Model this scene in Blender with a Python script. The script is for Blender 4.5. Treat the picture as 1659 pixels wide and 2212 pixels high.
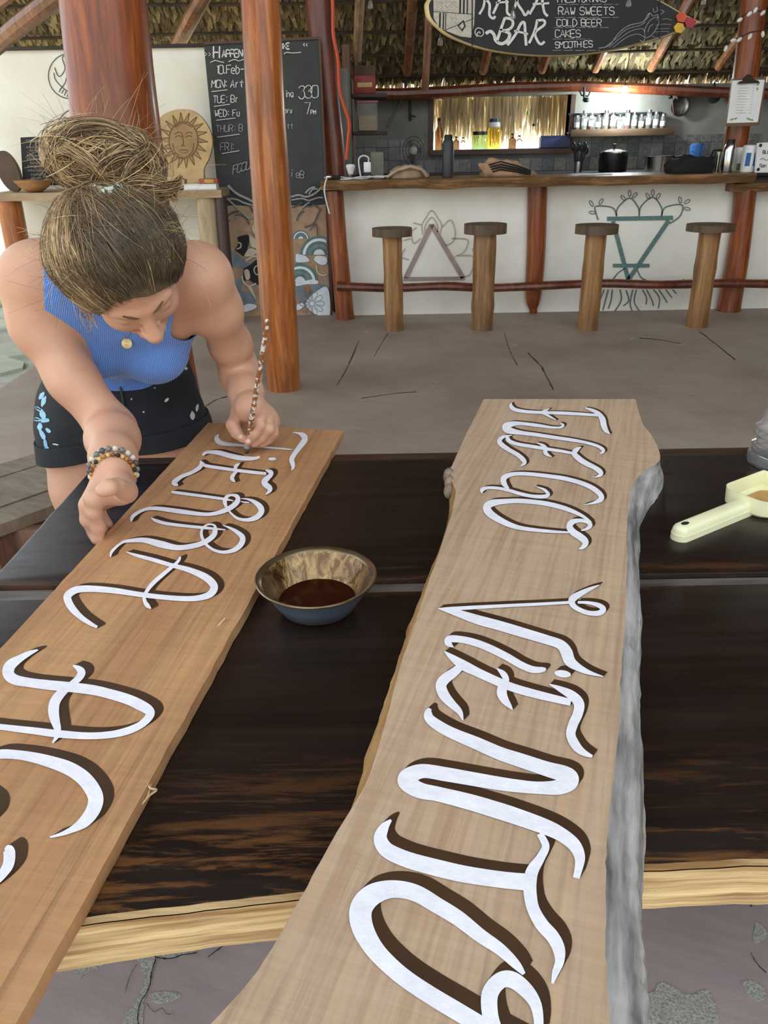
import bpy, bmesh, math, random
import numpy as np
from mathutils import Vector, Matrix, noise as mnoise

for _o in list(bpy.data.objects):
    bpy.data.objects.remove(_o, do_unlink=True)
random.seed(7)
rng = np.random.default_rng(7)
SC = bpy.context.scene
COL = SC.collection

# ------------------------------------------------------------------ camera
CAM_H, FPX, PITCH, ROLL = 1.35, 1662.0, math.radians(25.9), math.radians(1.0)
IW, IH = 1659.0, 2212.0
_F = Vector((0, math.cos(PITCH), -math.sin(PITCH)))
_R0 = Vector((1, 0, 0)); _U0 = Vector((0, math.sin(PITCH), math.cos(PITCH)))
CR = math.cos(ROLL) * _R0 - math.sin(ROLL) * _U0
CU = math.sin(ROLL) * _R0 + math.cos(ROLL) * _U0
CPOS = Vector((0, 0, CAM_H))
cam_data = bpy.data.cameras.new('camera')
cam_data.sensor_fit = 'VERTICAL'
cam_data.sensor_height = 36.0
cam_data.lens = 36.0 * FPX / IH
cam_data.clip_start = 0.02
cam_data.clip_end = 200
cam = bpy.data.objects.new('camera', cam_data)
COL.objects.link(cam)
cam.matrix_world = Matrix((( CR.x, CU.x, -_F.x, CPOS.x), (CR.y, CU.y, -_F.y, CPOS.y),
                           (CR.z, CU.z, -_F.z, CPOS.z), (0, 0, 0, 1)))
SC.camera = cam

# ------------------------------------------------------------------ world, sun, exposure
SC.view_settings.view_transform = 'Standard'
SC.view_settings.look = 'None'
SC.view_settings.gamma = 1.0
SC.view_settings.use_curve_mapping = False
SC.view_settings.exposure = 0.80
world = bpy.data.worlds.new('world'); SC.world = world
world.use_nodes = True
_bg = world.node_tree.nodes['Background']
_bg.inputs['Color'].default_value = (0.86, 0.93, 1.0, 1)
_bg.inputs['Strength'].default_value = 1.15
sun_d = bpy.data.lights.new('sun', 'SUN'); sun_d.energy = 4.2; sun_d.angle = math.radians(0.6)
sun_d.color = (1.0, 0.95, 0.86)
sun = bpy.data.objects.new('sun', sun_d); COL.objects.link(sun)
sun.rotation_euler = Vector((0.42, -0.62, -1.05)).to_track_quat('-Z', 'Y').to_euler()

# ------------------------------------------------------------------ places seen through the lens -> points in the room
def _dir(px, py):
    return _F + CR * ((px - IW / 2) / FPX) + CU * ((IH / 2 - py) / FPX)
def G(px, py, z):
    d = _dir(px, py); t = (z - CAM_H) / d.z
    return CPOS + d * t
def W(px, py, Y):
    d = _dir(px, py); t = Y / d.y
    return CPOS + d * t
def MPP(px, py, Y):
    """metres per pixel of something at distance Y"""
    return Y / _dir(px, py).y / FPX

# ------------------------------------------------------------------ materials
def lin(c):
    return tuple(((v / 255) / 12.92 if v / 255 <= 0.04045 else (((v / 255) + 0.055) / 1.055) ** 2.4) for v in c) + (1.0,)
MATS = {}
def newmat(name):
    m = bpy.data.materials.new(name); m.use_nodes = True
    nt = m.node_tree; b = nt.nodes['Principled BSDF']
    MATS[name] = m
    return m, nt, b
def node(nt, t, **kw):
    n = nt.nodes.new(t)
    for k, v in kw.items():
        if k.startswith('i_'):
            n.inputs[k[2:].replace('_', ' ')].default_value = v
        else:
            setattr(n, k, v)
    return n
def ramp(nt, fac, stops):
    r = nt.nodes.new('ShaderNodeValToRGB')
    e = r.color_ramp.elements
    while len(e) < len(stops): e.new(0.5)
    for i, (p, c) in enumerate(stops):
        e[i].position = p; e[i].color = c
    nt.links.new(fac, r.inputs['Fac'])
    return r.outputs['Color']
def coords(nt, scale=(1, 1, 1), rot=(0, 0, 0)):
    tc = nt.nodes.new('ShaderNodeTexCoord'); m1 = nt.nodes.new('ShaderNodeMapping'); m2 = nt.nodes.new('ShaderNodeMapping')
    m1.inputs['Rotation'].default_value = rot; m2.inputs['Scale'].default_value = scale
    nt.links.new(tc.outputs['Object'], m1.inputs['Vector']); nt.links.new(m1.outputs['Vector'], m2.inputs['Vector'])
    return m2.outputs['Vector']
def noise_tex(nt, vec, scale, detail=6, rough=0.55, dist=0.0):
    n = nt.nodes.new('ShaderNodeTexNoise')
    n.inputs['Scale'].default_value = scale; n.inputs['Detail'].default_value = detail
    n.inputs['Roughness'].default_value = rough; n.inputs['Distortion'].default_value = dist
    nt.links.new(vec, n.inputs['Vector'])
    return n.outputs['Fac']
def bump(nt, b, fac, strength, dist=0.01, prev=None):
    bp = nt.nodes.new('ShaderNodeBump'); bp.inputs['Strength'].default_value = strength
    bp.inputs['Distance'].default_value = dist
    nt.links.new(fac, bp.inputs['Height'])
    if prev is not None: nt.links.new(prev, bp.inputs['Normal'])
    nt.links.new(bp.outputs['Normal'], b.inputs['Normal'])
    return bp.outputs['Normal']
def mixc(nt, fac, a, b, mode='MIX'):
    m = nt.nodes.new('ShaderNodeMix'); m.data_type = 'RGBA'; m.blend_type = mode
    for sock, v in ((m.inputs[0], fac), (m.inputs[6], a), (m.inputs[7], b)):
        if hasattr(v, 'is_output'): nt.links.new(v, sock)
        else: sock.default_value = v
    return m.outputs[2]
def P(name, c1, c2=None, rough=0.6, metal=0.0, scale=8, stretch=(1, 1, 1), rot=(0, 0, 0), bs=0.0, bscale=30, spec=0.5, lo=0.3, hi=0.7, coat=0.0, trans=0.0, emit=None):
    """plain procedural material: two mottled tones, a little relief"""
    if name in MATS: return MATS[name]
    m, nt, b = newmat(name)
    c2 = c2 or tuple(v * 0.82 for v in c1)
    v = coords(nt, stretch, rot)
    nt.links.new(ramp(nt, noise_tex(nt, v, scale), [(lo, lin(c1)), (hi, lin(c2))]), b.inputs['Base Color'])
    b.inputs['Roughness'].default_value = rough; b.inputs['Metallic'].default_value = metal
    b.inputs['Specular IOR Level'].default_value = spec
    b.inputs['Coat Weight'].default_value = coat
    b.inputs['Transmission Weight'].default_value = trans
    if bs: bump(nt, b, noise_tex(nt, v, bscale, 4), bs)
    if emit:
        b.inputs['Emission Color'].default_value = lin(emit[0]); b.inputs['Emission Strength'].default_value = emit[1]
    return m

# ------------------------------------------------------------------ mesh building
ORG = {}
class MB:
    def __init__(s): s.v = []; s.f = []; s.mi = []; s.cur = 0
    def add(s, vs, fs):
        n = len(s.v); s.v += [tuple(v) for v in vs]
        for f in fs: s.f.append(tuple(i + n for i in f)); s.mi.append(s.cur)
        return s
    def box(s, a, b, bev=0.0):
        x0, x1 = sorted((a[0], b[0])); y0, y1 = sorted((a[1], b[1])); z0, z1 = sorted((a[2], b[2]))
        if bev <= 0:
            vs = [(x, y, z) for z in (z0, z1) for y in (y0, y1) for x in (x0, x1)]
            return s.add(vs, [(0, 2, 3, 1), (4, 5, 7, 6), (0, 1, 5, 4), (2, 6, 7, 3), (0, 4, 6, 2), (1, 3, 7, 5)])
        bev = min(bev, (x1 - x0) / 2.01, (y1 - y0) / 2.01, (z1 - z0) / 2.01)
        bm = bmesh.new(); bmesh.ops.create_cube(bm, size=1)
        for v in bm.verts:
            v.co = Vector(((x0 + x1) / 2 + v.co.x * (x1 - x0), (y0 + y1) / 2 + v.co.y * (y1 - y0), (z0 + z1) / 2 + v.co.z * (z1 - z0)))
        bmesh.ops.bevel(bm, geom=list(bm.edges), offset=bev, segments=2, affect='EDGES', profile=0.5)
        bm.verts.index_update()
        s.add([v.co[:] for v in bm.verts], [[v.index for v in f.verts] for f in bm.faces]); bm.free()
        return s
    def tube(s, pts, rad, n=10, cap=True, closed=False):
        pts = [Vector(p) for p in pts]; k = len(pts)
        if not hasattr(rad, '__len__'): rad = [rad] * k
        base = len(s.v); up = None; rings = []
        for i, p in enumerate(pts):
            if closed: t = pts[(i + 1) % k] - pts[i - 1]
            else: t = pts[min(i + 1, k - 1)] - pts[max(i - 1, 0)]
            if t.length < 1e-9: t = Vector((0, 0, 1))
            t.normalize()
            if up is None:
                up = t.orthogonal().normalized()
            else:
                up = (up - t * up.dot(t))
                up = up.normalized() if up.length > 1e-6 else t.orthogonal().normalized()
            w = t.cross(up)
            rings.append([p + (up * math.cos(2 * math.pi * j / n) + w * math.sin(2 * math.pi * j / n)) * rad[i] for j in range(n)])
        vs = [v for r in rings for v in r]; fs = []
        m = k if closed else k - 1
        for i in range(m):
            i2 = (i + 1) % k
            for j in range(n):
                fs.append((i * n + j, i * n + (j + 1) % n, i2 * n + (j + 1) % n, i2 * n + j))
        if cap and not closed:
            fs.append(tuple(range(n - 1, -1, -1))); fs.append(tuple((k - 1) * n + j for j in range(n)))
        return s.add(vs, fs)
    def lathe(s, c, prof, n=28, axis=None, sx=1.0):
        """prof: list of (radius, height) along axis (default z) from c"""
        c = Vector(c); ax = Vector(axis).normalized() if axis else Vector((0, 0, 1))
        u = ax.orthogonal().normalized() if axis else Vector((1, 0, 0)); w = ax.cross(u)
        vs = []; fs = []
        for r, h in prof:
            for j in range(n):
                a = 2 * math.pi * j / n
                vs.append(c + ax * h + (u * math.cos(a) * sx + w * math.sin(a)) * max(r, 1e-5))
        for i in range(len(prof) - 1):
            for j in range(n):
                fs.append((i * n + j, i * n + (j + 1) % n, (i + 1) * n + (j + 1) % n, (i + 1) * n + j))
        return s.add(vs, fs)
    def sphere(s, c, r, n=14, m=9, rot=None):
        if not hasattr(r, '__len__'): r = (r, r, r)
        c = Vector(c); vs = []; fs = []
        for i in range(m + 1):
            th = math.pi * i / m
            for j in range(n):
                a = 2 * math.pi * j / n
                p = Vector((r[0] * math.sin(th) * math.cos(a), r[1] * math.sin(th) * math.sin(a), r[2] * math.cos(th)))
                if rot is not None: p = rot @ p
                vs.append(c + p)
        for i in range(m):
            for j in range(n):
                fs.append((i * n + j, (i + 1) * n + j, (i + 1) * n + (j + 1) % n, i * n + (j + 1) % n))
        return s.add(vs, fs)
    def prism(s, outline, off):
        """outline: list of 3D points (planar), off: extrusion vector"""
        n = len(outline); o = Vector(off)
        a = [Vector(p) for p in outline]; b = [p + o for p in a]
        fs = [(i, (i + 1) % n, n + (i + 1) % n, n + i) for i in range(n)]
        fs += [tuple(range(n - 1, -1, -1)), tuple(range(n, 2 * n))]
        return s.add(a + b, fs)
    def strip(s, left, right):
        n = len(left)
        return s.add(list(left) + list(right), [(i, n + i, n + i + 1, i + 1) for i in range(n - 1)])

def link(o, parent=None, loc=None):
    COL.objects.link(o)
    if parent is not None: o.parent = parent
    return o
def tag(o, label=None, cat=None, group=None, kind=None):
    if label: o['label'] = label
    if cat: o['category'] = cat
    if group: o['group'] = group
    if kind: o['kind'] = kind
    return o
def thing(name, label, cat, loc, group=None, kind=None):
    o = bpy.data.objects.new(name, None); o.empty_display_size = 0.05
    o.location = loc; link(o); ORG[o.name] = Vector(loc)
    return tag(o, label, cat, group, kind)
def mesh_obj(name, mb, mat, parent=None, smooth=True, label=None, cat=None, group=None, kind=None, loc=None, fixn=True, auto=35):
    """verts are given in room coordinates; they are stored relative to the thing's base"""
    org = ORG.get(parent.name, Vector((0, 0, 0))) if parent is not None else Vector(loc or (0, 0, 0))
    me = bpy.data.meshes.new(name)
    if isinstance(mb, MB): vs, fs = mb.v, mb.f
    else: vs, fs = mb
    if isinstance(vs, np.ndarray):
        vs = vs - np.array(org)
        vs = vs.tolist(); fs = fs.tolist() if isinstance(fs, np.ndarray) else fs
    else:
        vs = [(v[0] - org.x, v[1] - org.y, v[2] - org.z) for v in vs]
    me.from_pydata(vs, [], fs)
    if fixn:
        bm = bmesh.new(); bm.from_mesh(me); bmesh.ops.recalc_face_normals(bm, faces=bm.faces); bm.to_mesh(me); bm.free()
    mats = mat if isinstance(mat, (list, tuple)) else [mat]
    for m in mats: me.materials.append(m)
    if isinstance(mb, MB) and len(mats) > 1:
        me.polygons.foreach_set('material_index', mb.mi)
    if smooth:
        me.polygons.foreach_set('use_smooth', [True] * len(me.polygons))
        if auto:
            try: me.set_sharp_from_angle(angle=math.radians(auto))
            except Exception: pass
    o = bpy.data.objects.new(name, me); link(o, parent)
    if parent is None: o.location = org
    ORG[o.name] = org
    return tag(o, label, cat, group, kind)
def copy_thing(root, delta, label=None, rotz=0.0, mats=None):
    r = root.copy(); COL.objects.link(r); r.location = root.location + Vector(delta); r.rotation_euler.z += rotz
    if label: r['label'] = label
    for ch in root.children:
        c = ch.copy(); COL.objects.link(c); c.parent = r
        for g in ch.children:
            d = g.copy(); COL.objects.link(d); d.parent = c
    return r

def crom(pts, sub=6):
    """Catmull-Rom through tuples of any length"""
    out = []; n = len(pts)
    for i in range(n - 1):
        p0 = pts[max(i - 1, 0)]; p1 = pts[i]; p2 = pts[i + 1]; p3 = pts[min(i + 2, n - 1)]
        for k in range(sub):
            t = k / sub
            out.append(tuple(0.5 * (2 * b + (c - a) * t + (2 * a - 5 * b + 4 * c - d) * t * t + (3 * b - a - 3 * c + d) * t ** 3)
                             for a, b, c, d in zip(p0, p1, p2, p3)))
    out.append(tuple(pts[-1]))
    return out
def ribbon2d(pts, sub=8):
    """(x, y, w) brush stroke -> left and right outline points"""
    q = crom(pts, sub) if sub > 1 else pts
    L, R = [], []
    n = len(q)
    for i in range(n):
        a = q[max(i - 1, 0)]; b = q[min(i + 1, n - 1)]
        dx, dy = b[0] - a[0], b[1] - a[1]; l = math.hypot(dx, dy) or 1.0
        nx, ny = -dy / l, dx / l; w = max(q[i][2], 0.5) / 2
        L.append((q[i][0] + nx * w, q[i][1] + ny * w)); R.append((q[i][0] - nx * w, q[i][1] - ny * w))
    return L, R
# ================================================================== MATERIALS OF THE PLACE
def make_floor_mat():
    m, nt, b = newmat('worn_cement')
    v = coords(nt)
    big = noise_tex(nt, v, 0.9, 5, 0.6)
    col = ramp(nt, big, [(0.30, lin((138, 122, 108))), (0.5, lin((160, 145, 130))), (0.72, lin((178, 165, 149)))])
    # the strip in front of the table still carries its purple paint
    tcx = nt.nodes.new('ShaderNodeTexCoord'); spx = nt.nodes.new('ShaderNodeSeparateXYZ'); nt.links.new(tcx.outputs['Object'], spx.inputs[0])
    ymask = nt.nodes.new('ShaderNodeMath'); ymask.operation = 'MULTIPLY_ADD'; nt.links.new(big, ymask.inputs[0]); ymask.inputs[1].default_value = 1.2; nt.links.new(spx.outputs['Y'], ymask.inputs[2])
    pur = ramp(nt, noise_tex(nt, v, 2.3, 5), [(.3, lin((190, 174, 172))), (.7, lin((162, 146, 144)))])
    pmk = nt.nodes.new('ShaderNodeMapRange'); pmk.inputs['From Min'].default_value = 2.3; pmk.inputs['From Max'].default_value = 3.2; pmk.inputs['To Min'].default_value = 1; pmk.inputs['To Max'].default_value = 0
    nt.links.new(ymask.outputs[0], pmk.inputs['Value'])
    col = mixc(nt, pmk.outputs['Result'], col, pur)
    brush = noise_tex(nt, coords(nt, (2, 14, 1), (0, 0, 0.35)), 3, 5, 0.6)
    col = mixc(nt, 0.22, col, ramp(nt, brush, [(0.35, lin((118, 98, 92))), (0.65, lin((182, 166, 152)))]), 'OVERLAY')
    patch = noise_tex(nt, coords(nt, (1, 1, 1)), 2.6, 6, 0.6, 0.4)
    pm = ramp(nt, patch, [(0.66, (0, 0, 0, 1)), (0.68, (1, 1, 1, 1))])
    grain = noise_tex(nt, v, 160, 3, 0.7)
    col = mixc(nt, pm, col, ramp(nt, grain, [(0.3, lin((112, 110, 100))), (0.7, lin((186, 184, 170)))]))
    nt.links.new(col, b.inputs['Base Color'])
    b.inputs['Roughness'].default_value = 0.62
    n1 = bump(nt, b, patch, 0.25, 0.01)
    bump(nt, b, grain, 0.12, 0.004, n1)
    return m
M_FLOOR = make_floor_mat()
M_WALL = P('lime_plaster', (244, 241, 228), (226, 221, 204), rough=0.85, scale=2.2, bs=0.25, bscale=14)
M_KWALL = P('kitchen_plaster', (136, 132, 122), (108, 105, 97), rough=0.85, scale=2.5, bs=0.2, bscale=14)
M_GROUND = P('sandy_ground', (205, 190, 160), (170, 155, 125), rough=0.95, scale=3)
M_PAVE = P('pale_flagstone', (196, 198, 178), (168, 172, 150), rough=0.8, scale=4, bs=0.3, bscale=20)
def varnished(name, c1, c2, c3, rough=0.28, coat=0.5):
    m, nt, b = newmat(name)
    g = noise_tex(nt, coords(nt, (14, 14, 1.1)), 2.2, 7, 0.62, 0.6)
    col = ramp(nt, g, [(0.25, lin(c1)), (0.5, lin(c2)), (0.75, lin(c3))])
    bl = noise_tex(nt, coords(nt, (3, 3, 1.4)), 1.6, 4, 0.5)
    col = mixc(nt, ramp(nt, bl, [(0.45, (0, 0, 0, 1)), (0.7, (0.75, 0.75, 0.75, 1))]), col, lin(tuple(v * 0.62 for v in c2)))
    nt.links.new(col, b.inputs['Base Color'])
    b.inputs['Roughness'].default_value = rough; b.inputs['Coat Weight'].default_value = coat
    b.inputs['Coat Roughness'].default_value = 0.18
    bump(nt, b, g, 0.25, 0.006)
    return m
M_POST = varnished('varnished_post', (80, 34, 10), (138, 68, 24), (178, 102, 44), rough=.4, coat=.25)
M_POST2 = varnished('varnished_pale_post', (118, 58, 20), (172, 96, 38), (214, 146, 76), rough=.36, coat=.3)
M_POSTD = varnished('varnished_red_post', (72, 30, 14), (108, 50, 24), (138, 72, 36), rough=.4, coat=.25)
M_LOG = varnished('weathered_log', (104, 78, 52), (142, 110, 76), (170, 138, 98), rough=0.6, coat=0.1)
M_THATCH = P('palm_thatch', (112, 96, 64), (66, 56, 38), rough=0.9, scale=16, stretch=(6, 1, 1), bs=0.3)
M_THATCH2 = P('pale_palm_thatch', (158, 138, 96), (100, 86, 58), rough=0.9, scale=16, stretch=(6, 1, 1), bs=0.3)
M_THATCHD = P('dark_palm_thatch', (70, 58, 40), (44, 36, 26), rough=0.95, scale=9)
M_POLE = varnished('roof_pole', (96, 56, 32), (138, 88, 54), (176, 124, 84), rough=0.45, coat=0.2)
def make_straw(name):
    m, nt, b = newmat(name)
    v = coords(nt, (30, 30, 0.8))
    col = ramp(nt, noise_tex(nt, v, 2, 4), [(0.3, lin((238, 226, 194))), (0.7, lin((178, 160, 118)))])
    tr = nt.nodes.new('ShaderNodeBsdfTranslucent'); mx = nt.nodes.new('ShaderNodeMixShader'); mx.inputs[0].default_value = 0.65
    nt.links.new(col, b.inputs['Base Color']); nt.links.new(col, tr.inputs['Color'])
    b.inputs['Roughness'].default_value = 0.8
    out = nt.nodes['Material Output']
    nt.links.new(b.outputs[0], mx.inputs[1]); nt.links.new(tr.outputs[0], mx.inputs[2]); nt.links.new(mx.outputs[0], out.inputs['Surface'])
    return m
M_STRAW = make_straw('dry_straw')

# ================================================================== SETTING
FLX = -2.35
g = MB().box((-40, -40, -0.12), (40, 40, -0.04))
mesh_obj('ground', g, M_GROUND, kind='structure', smooth=False, label='sandy ground outside around the open hut', cat='ground')
fl = MB().box((FLX, -2.2, -0.10), (6.5, 9.0, 0.0))
floor_ = mesh_obj('floor', fl, M_FLOOR, kind='structure', smooth=False, label='worn grey and purple cement floor with cracks', cat='floor')
def rough_cement():
    m, nt, b = newmat('exposed_cement')
    g_ = noise_tex(nt, coords(nt), 230, 4, .75)
    nt.links.new(ramp(nt, g_, [(.3, lin((132, 130, 118))), (.5, lin((186, 184, 170))), (.7, lin((226, 224, 208)))]), b.inputs['Base Color'])
    b.inputs['Roughness'].default_value = .95; bump(nt, b, g_, .9, .006)
    return m
M_EXPO = rough_cement()
def Dp(x, y): return (x / 3.9976, 1800 + y / 3.9976)
def Rp(x, y): return (1000 + x / 2.517, 1700 + y / 2.517)
def Mp(x, y): return (450 + x / 2.074, 1700 + y / 2.074)
for pts in ([Dp(*p) for p in ((820, 800), (910, 820), (905, 950), (870, 1030), (960, 1060), (850, 1160), (740, 1200), (690, 1250), (655, 1215), (700, 1080), (760, 980))],
            [Dp(*p) for p in ((1190, 760), (1300, 760), (1700, 740), (1720, 960), (1640, 1040), (1480, 1075), (1360, 1065), (1320, 1190), (1280, 1330), (1240, 1500), (1215, 1680), (1040, 1700), (1100, 1560), (1190, 1420), (1250, 1290), (1230, 1200), (1190, 1080), (1115, 980))],
            [Dp(*p) for p in ((380, 1060), (420, 1070), (415, 1120), (360, 1165), (330, 1140))], [Dp(*p) for p in ((1280, 1390), (1420, 1370), (1560, 1390), (1500, 1440), (1380, 1470), (1290, 1450))],
            [Rp(*p) for p in ((960, 1130), (1040, 1110), (1075, 1060), (1160, 1100), (1240, 1130), (1330, 1110), (1370, 1190), (1360, 1310), (960, 1310))], [Rp(*p) for p in ((1520, 1060), (1570, 1055), (1640, 1100), (1630, 1165), (1545, 1125))], [Rp(*p) for p in ((1590, 735), (1655, 790), (1640, 830), (1580, 838))],
            [Mp(*p) for p in ((140, 600), (210, 610), (225, 680), (190, 700), (170, 640))]):
    o = crom([(G(x, y, 0).x, G(x, y, 0).y) for x, y in pts + [pts[0]]], 5)[:-1]
    o = [(x + .004 * mnoise.noise(Vector((x * 90, y * 90, 1))), y + .004 * mnoise.noise(Vector((x * 90, y * 90, 7)))) for x, y in o]
    mesh_obj('exposed_patch', MB().prism([(x, y, -.004) for x, y in o], (0, 0, .0052)), M_EXPO, floor_, smooth=False)
M_CRK = P('crack_dark', (52, 46, 42), rough=1.0)
for pts, w in (([Dp(*p) for p in ((1390, 760), (1345, 900), (1335, 1000), (1350, 1070), (1480, 1080), (1560, 1055), (1700, 1030))], 3.0), ([Dp(*p) for p in ((1350, 1070), (1310, 1200), (1290, 1330), (1220, 1450), (1190, 1560), (1195, 1700))], 2.6), ([Dp(*p) for p in ((1270, 1470), (1330, 1540), (1400, 1510), (1440, 1560), (1500, 1555))], 1.4), ([Dp(*p) for p in ((1180, 1130), (1120, 1240), (1080, 1380))], 1.2), ([Mp(*p) for p in ((0, 760), (90, 700), (180, 690), (240, 660))], 2), ([Rp(*p) for p in ((1530, 580), (1570, 650))], 4), ([Rp(*p) for p in ((1565, 900), (1600, 960), (1650, 1010))], 2),
               ([(775, 735), (752, 790), (728, 832)], 1.6), ([(838, 720), (820, 748), (808, 770)], 1.2), ([(1090, 720), (1100, 755), (1118, 790)], 1.2), ([(1140, 762), (1168, 790), (1180, 812), (1196, 842)], 2.6), ([(1510, 715), (1545, 742), (1590, 778)], 2.0), ([(1380, 730), (1420, 733), (1470, 742)], 1.2), ([(440, 880), (470, 862), (520, 850)], 1.4), ([(780, 860), (850, 850), (900, 846)], 1)):
    L, R = ribbon2d([(x + 1.5 * mnoise.noise(Vector((x * .3, y, 0))), y, w * (.5 + abs(mnoise.noise(Vector((x, y, 4)))) * 1.6)) for x, y in crom(pts, 7)], 1)
    mb = MB(); mb.strip([G(x, y, .0022) for x, y in L], [G(x, y, .0022) for x, y in R]); mesh_obj('floor_crack', mb, M_CRK, floor_, smooth=False, fixn=False)
pv = thing('pavement', 'pale flagstone pavement at the left beyond the floor', 'pavement', (-3.6, 5, -0.03), kind='structure')
mesh_obj('paving_bed', MB().box((-5.2, 2.0, -0.05), (FLX, 9.5, -0.02)), P('paving_mortar', (192, 194, 176), rough=0.9), pv, smooth=False)
for iy in range(13):
    for ix in range(5):
        x0 = FLX - 0.02 - (ix + 1) * 0.55 + rng.uniform(-.06, .06); y0 = 2.05 + iy * 0.56 + (0.25 if ix % 2 else 0)
        c = Vector((x0 + 0.26, y0 + 0.26, 0)); n = int(rng.integers(6, 9)); out = []
        for k in range(n):
            a = 2 * math.pi * k / n + rng.uniform(-.2, .2); r = 0.26 + rng.uniform(-.04, .03)
            out.append((min(c.x + r * math.cos(a), FLX - .01), c.y + r * math.sin(a), -0.025))
        mesh_obj('flagstone', MB().prism(out, (0, 0, 0.025 + rng.uniform(-.006, .004))), M_PAVE, pv, smooth=False)

# thatched roof: one long slope from the low eave behind the kitchen up to a ridge above the table
EAVE_Y, EAVE_Z, SLOPE = 9.02, 1.874, math.tan(math.radians(30))
def roofz(y): return EAVE_Z + (EAVE_Y - y) * SLOPE
RIDGE_Y = 0.2
roof = thing('ceiling', 'palm thatch roof underside with pole rafters', 'thatched roof', (0, 5, roofz(5)), kind='structure')
sl = MB().prism([(-4.6, EAVE_Y, EAVE_Z + 0.06), (-4.6, RIDGE_Y, roofz(RIDGE_Y) + 0.06), (-4.6, RIDGE_Y, roofz(RIDGE_Y) + 0.26), (-4.6, EAVE_Y, EAVE_Z + 0.2)], (11.6, 0, 0))
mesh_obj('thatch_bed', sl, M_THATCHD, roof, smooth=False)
up = Vector((0, -math.cos(math.radians(30)), math.sin(math.radians(30))))
nrm = Vector((0, -math.sin(math.radians(30)), -math.cos(math.radians(30))))     # downwards, into the room
rows = 26
for r in range(rows):
    s0 = -0.06 + r * 0.085
    mb = MB(); x = -4.5
    while x < 6.2:
        w = rng.uniform(0.035, 0.06); tilt = rng.uniform(-.035, .035) + (0.03 if r % 2 else -0.03)
        ln = rng.uniform(0.12, 0.19); lift = rng.uniform(0.012, 0.055)
        base = Vector((x, EAVE_Y, EAVE_Z)) + up * (s0 + ln) + nrm * -0.03
        tip = Vector((x + tilt, EAVE_Y, EAVE_Z)) + up * s0 + nrm * lift
        mid = (base + tip) / 2 + nrm * rng.uniform(0.0, 0.02)
        X = Vector((w / 2, 0, 0)); mb.cur = 0 if rng.random() < .65 else 1
        mb.add([base - X, base + X, mid + X * 1.05 + nrm * .006, mid - X * 1.05, tip + X * .35, tip - X * .35], [(0, 1, 2, 3), (3, 2, 4, 5)])
        x += w * rng.uniform(0.62, 1.0)
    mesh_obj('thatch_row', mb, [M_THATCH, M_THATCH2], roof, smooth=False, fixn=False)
for s in (0.16, 0.48, 0.82, 1.2, 1.6, 2.0):
    p = [Vector((x, EAVE_Y, EAVE_Z)) + up * (s + 0.012 * math.sin(x * 1.7 + s * 5)) + nrm * 0.06 for x in np.linspace(-4.5, 6.3, 24)]
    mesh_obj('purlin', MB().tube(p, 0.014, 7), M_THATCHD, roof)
for px, py in ((1042, 186), (1168, 186), (1283, 180), (1402, 182), (1545, 190), (700, 190), (880, 200)):
    a = W(px, py, 8.75); a.z = roofz(8.75) - 0.10
    p = [Vector((a.x + .02 * math.sin(k), 8.75, a.z)) + up * (k * 0.9) for k in range(10)]
    mesh_obj('rafter', MB().tube(p, [0.042 + .006 * math.sin(k * 2.1) for k in range(10)], 9), M_POLE, roof)
# two heavy poles of the left roof bay and one slim pole in the middle
for (x0, y0, Y0), (x1, y1, Y1), r in (((-70, 150, 5.6), (190, -60, 4.6), 0.05), ((383, 98, 7.2), (470, -60, 6.4), 0.055), ((-60, 50, 5.0), (60, -50, 4.4), 0.045)):
    a, c = W(x0, y0, Y0), W(x1, y1, Y1); d = c - a
    mesh_obj('roof_brace', MB().tube([a, a + d * .5 + Vector((0, 0, .01)), c, a + d * 1.6], [r, r * 1.03, r * .95, r * .95], 10), M_POLE, roof)
a, c = W(771, 130, 7.6), W(780, -40, 7.3)
mesh_obj('roof_brace', MB().tube([a, c, c + (c - a) * 1.4], .04, 10), M_LOG, roof)
a, c = W(918, 195, 8.1), W(930, -40, 7.9)
mesh_obj('roof_brace', MB().tube([a, (a + c) / 2, c + (c - a) * 1.2], .035, 9), M_POLE, roof)
# eave beam, slightly bowed
bpts = [W(x, y, 8.72) for x, y in ((700, 200), (770, 203), (860, 204), (980, 199), (1100, 190), (1250, 186), (1400, 192), (1560, 200), (1760, 205))]
mesh_obj('eave_beam', MB().tube(bpts, [.05, .052, .056, .058, .05, .048, .05, .05, .05], 10), M_POSTD, roof)
fr = MB()
for k in range(900):
    x = rng.uniform(-1.2, 5.6); z0 = roofz(9.0) + .05; l = rng.uniform(.10, .24); w = rng.uniform(.01, .025); t = rng.uniform(-.04, .04)
    y = 9.0 + rng.uniform(-.03, .05)
    fr.add([(x, y, z0), (x + w, y, z0), (x + w * .7 + t, y + .02, z0 - l), (x + t, y + .02, z0 - l)], [(0, 1, 2, 3)])
mesh_obj('straw_fringe', fr, M_STRAW, roof, smooth=False, fixn=False, kind='stuff')

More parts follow.
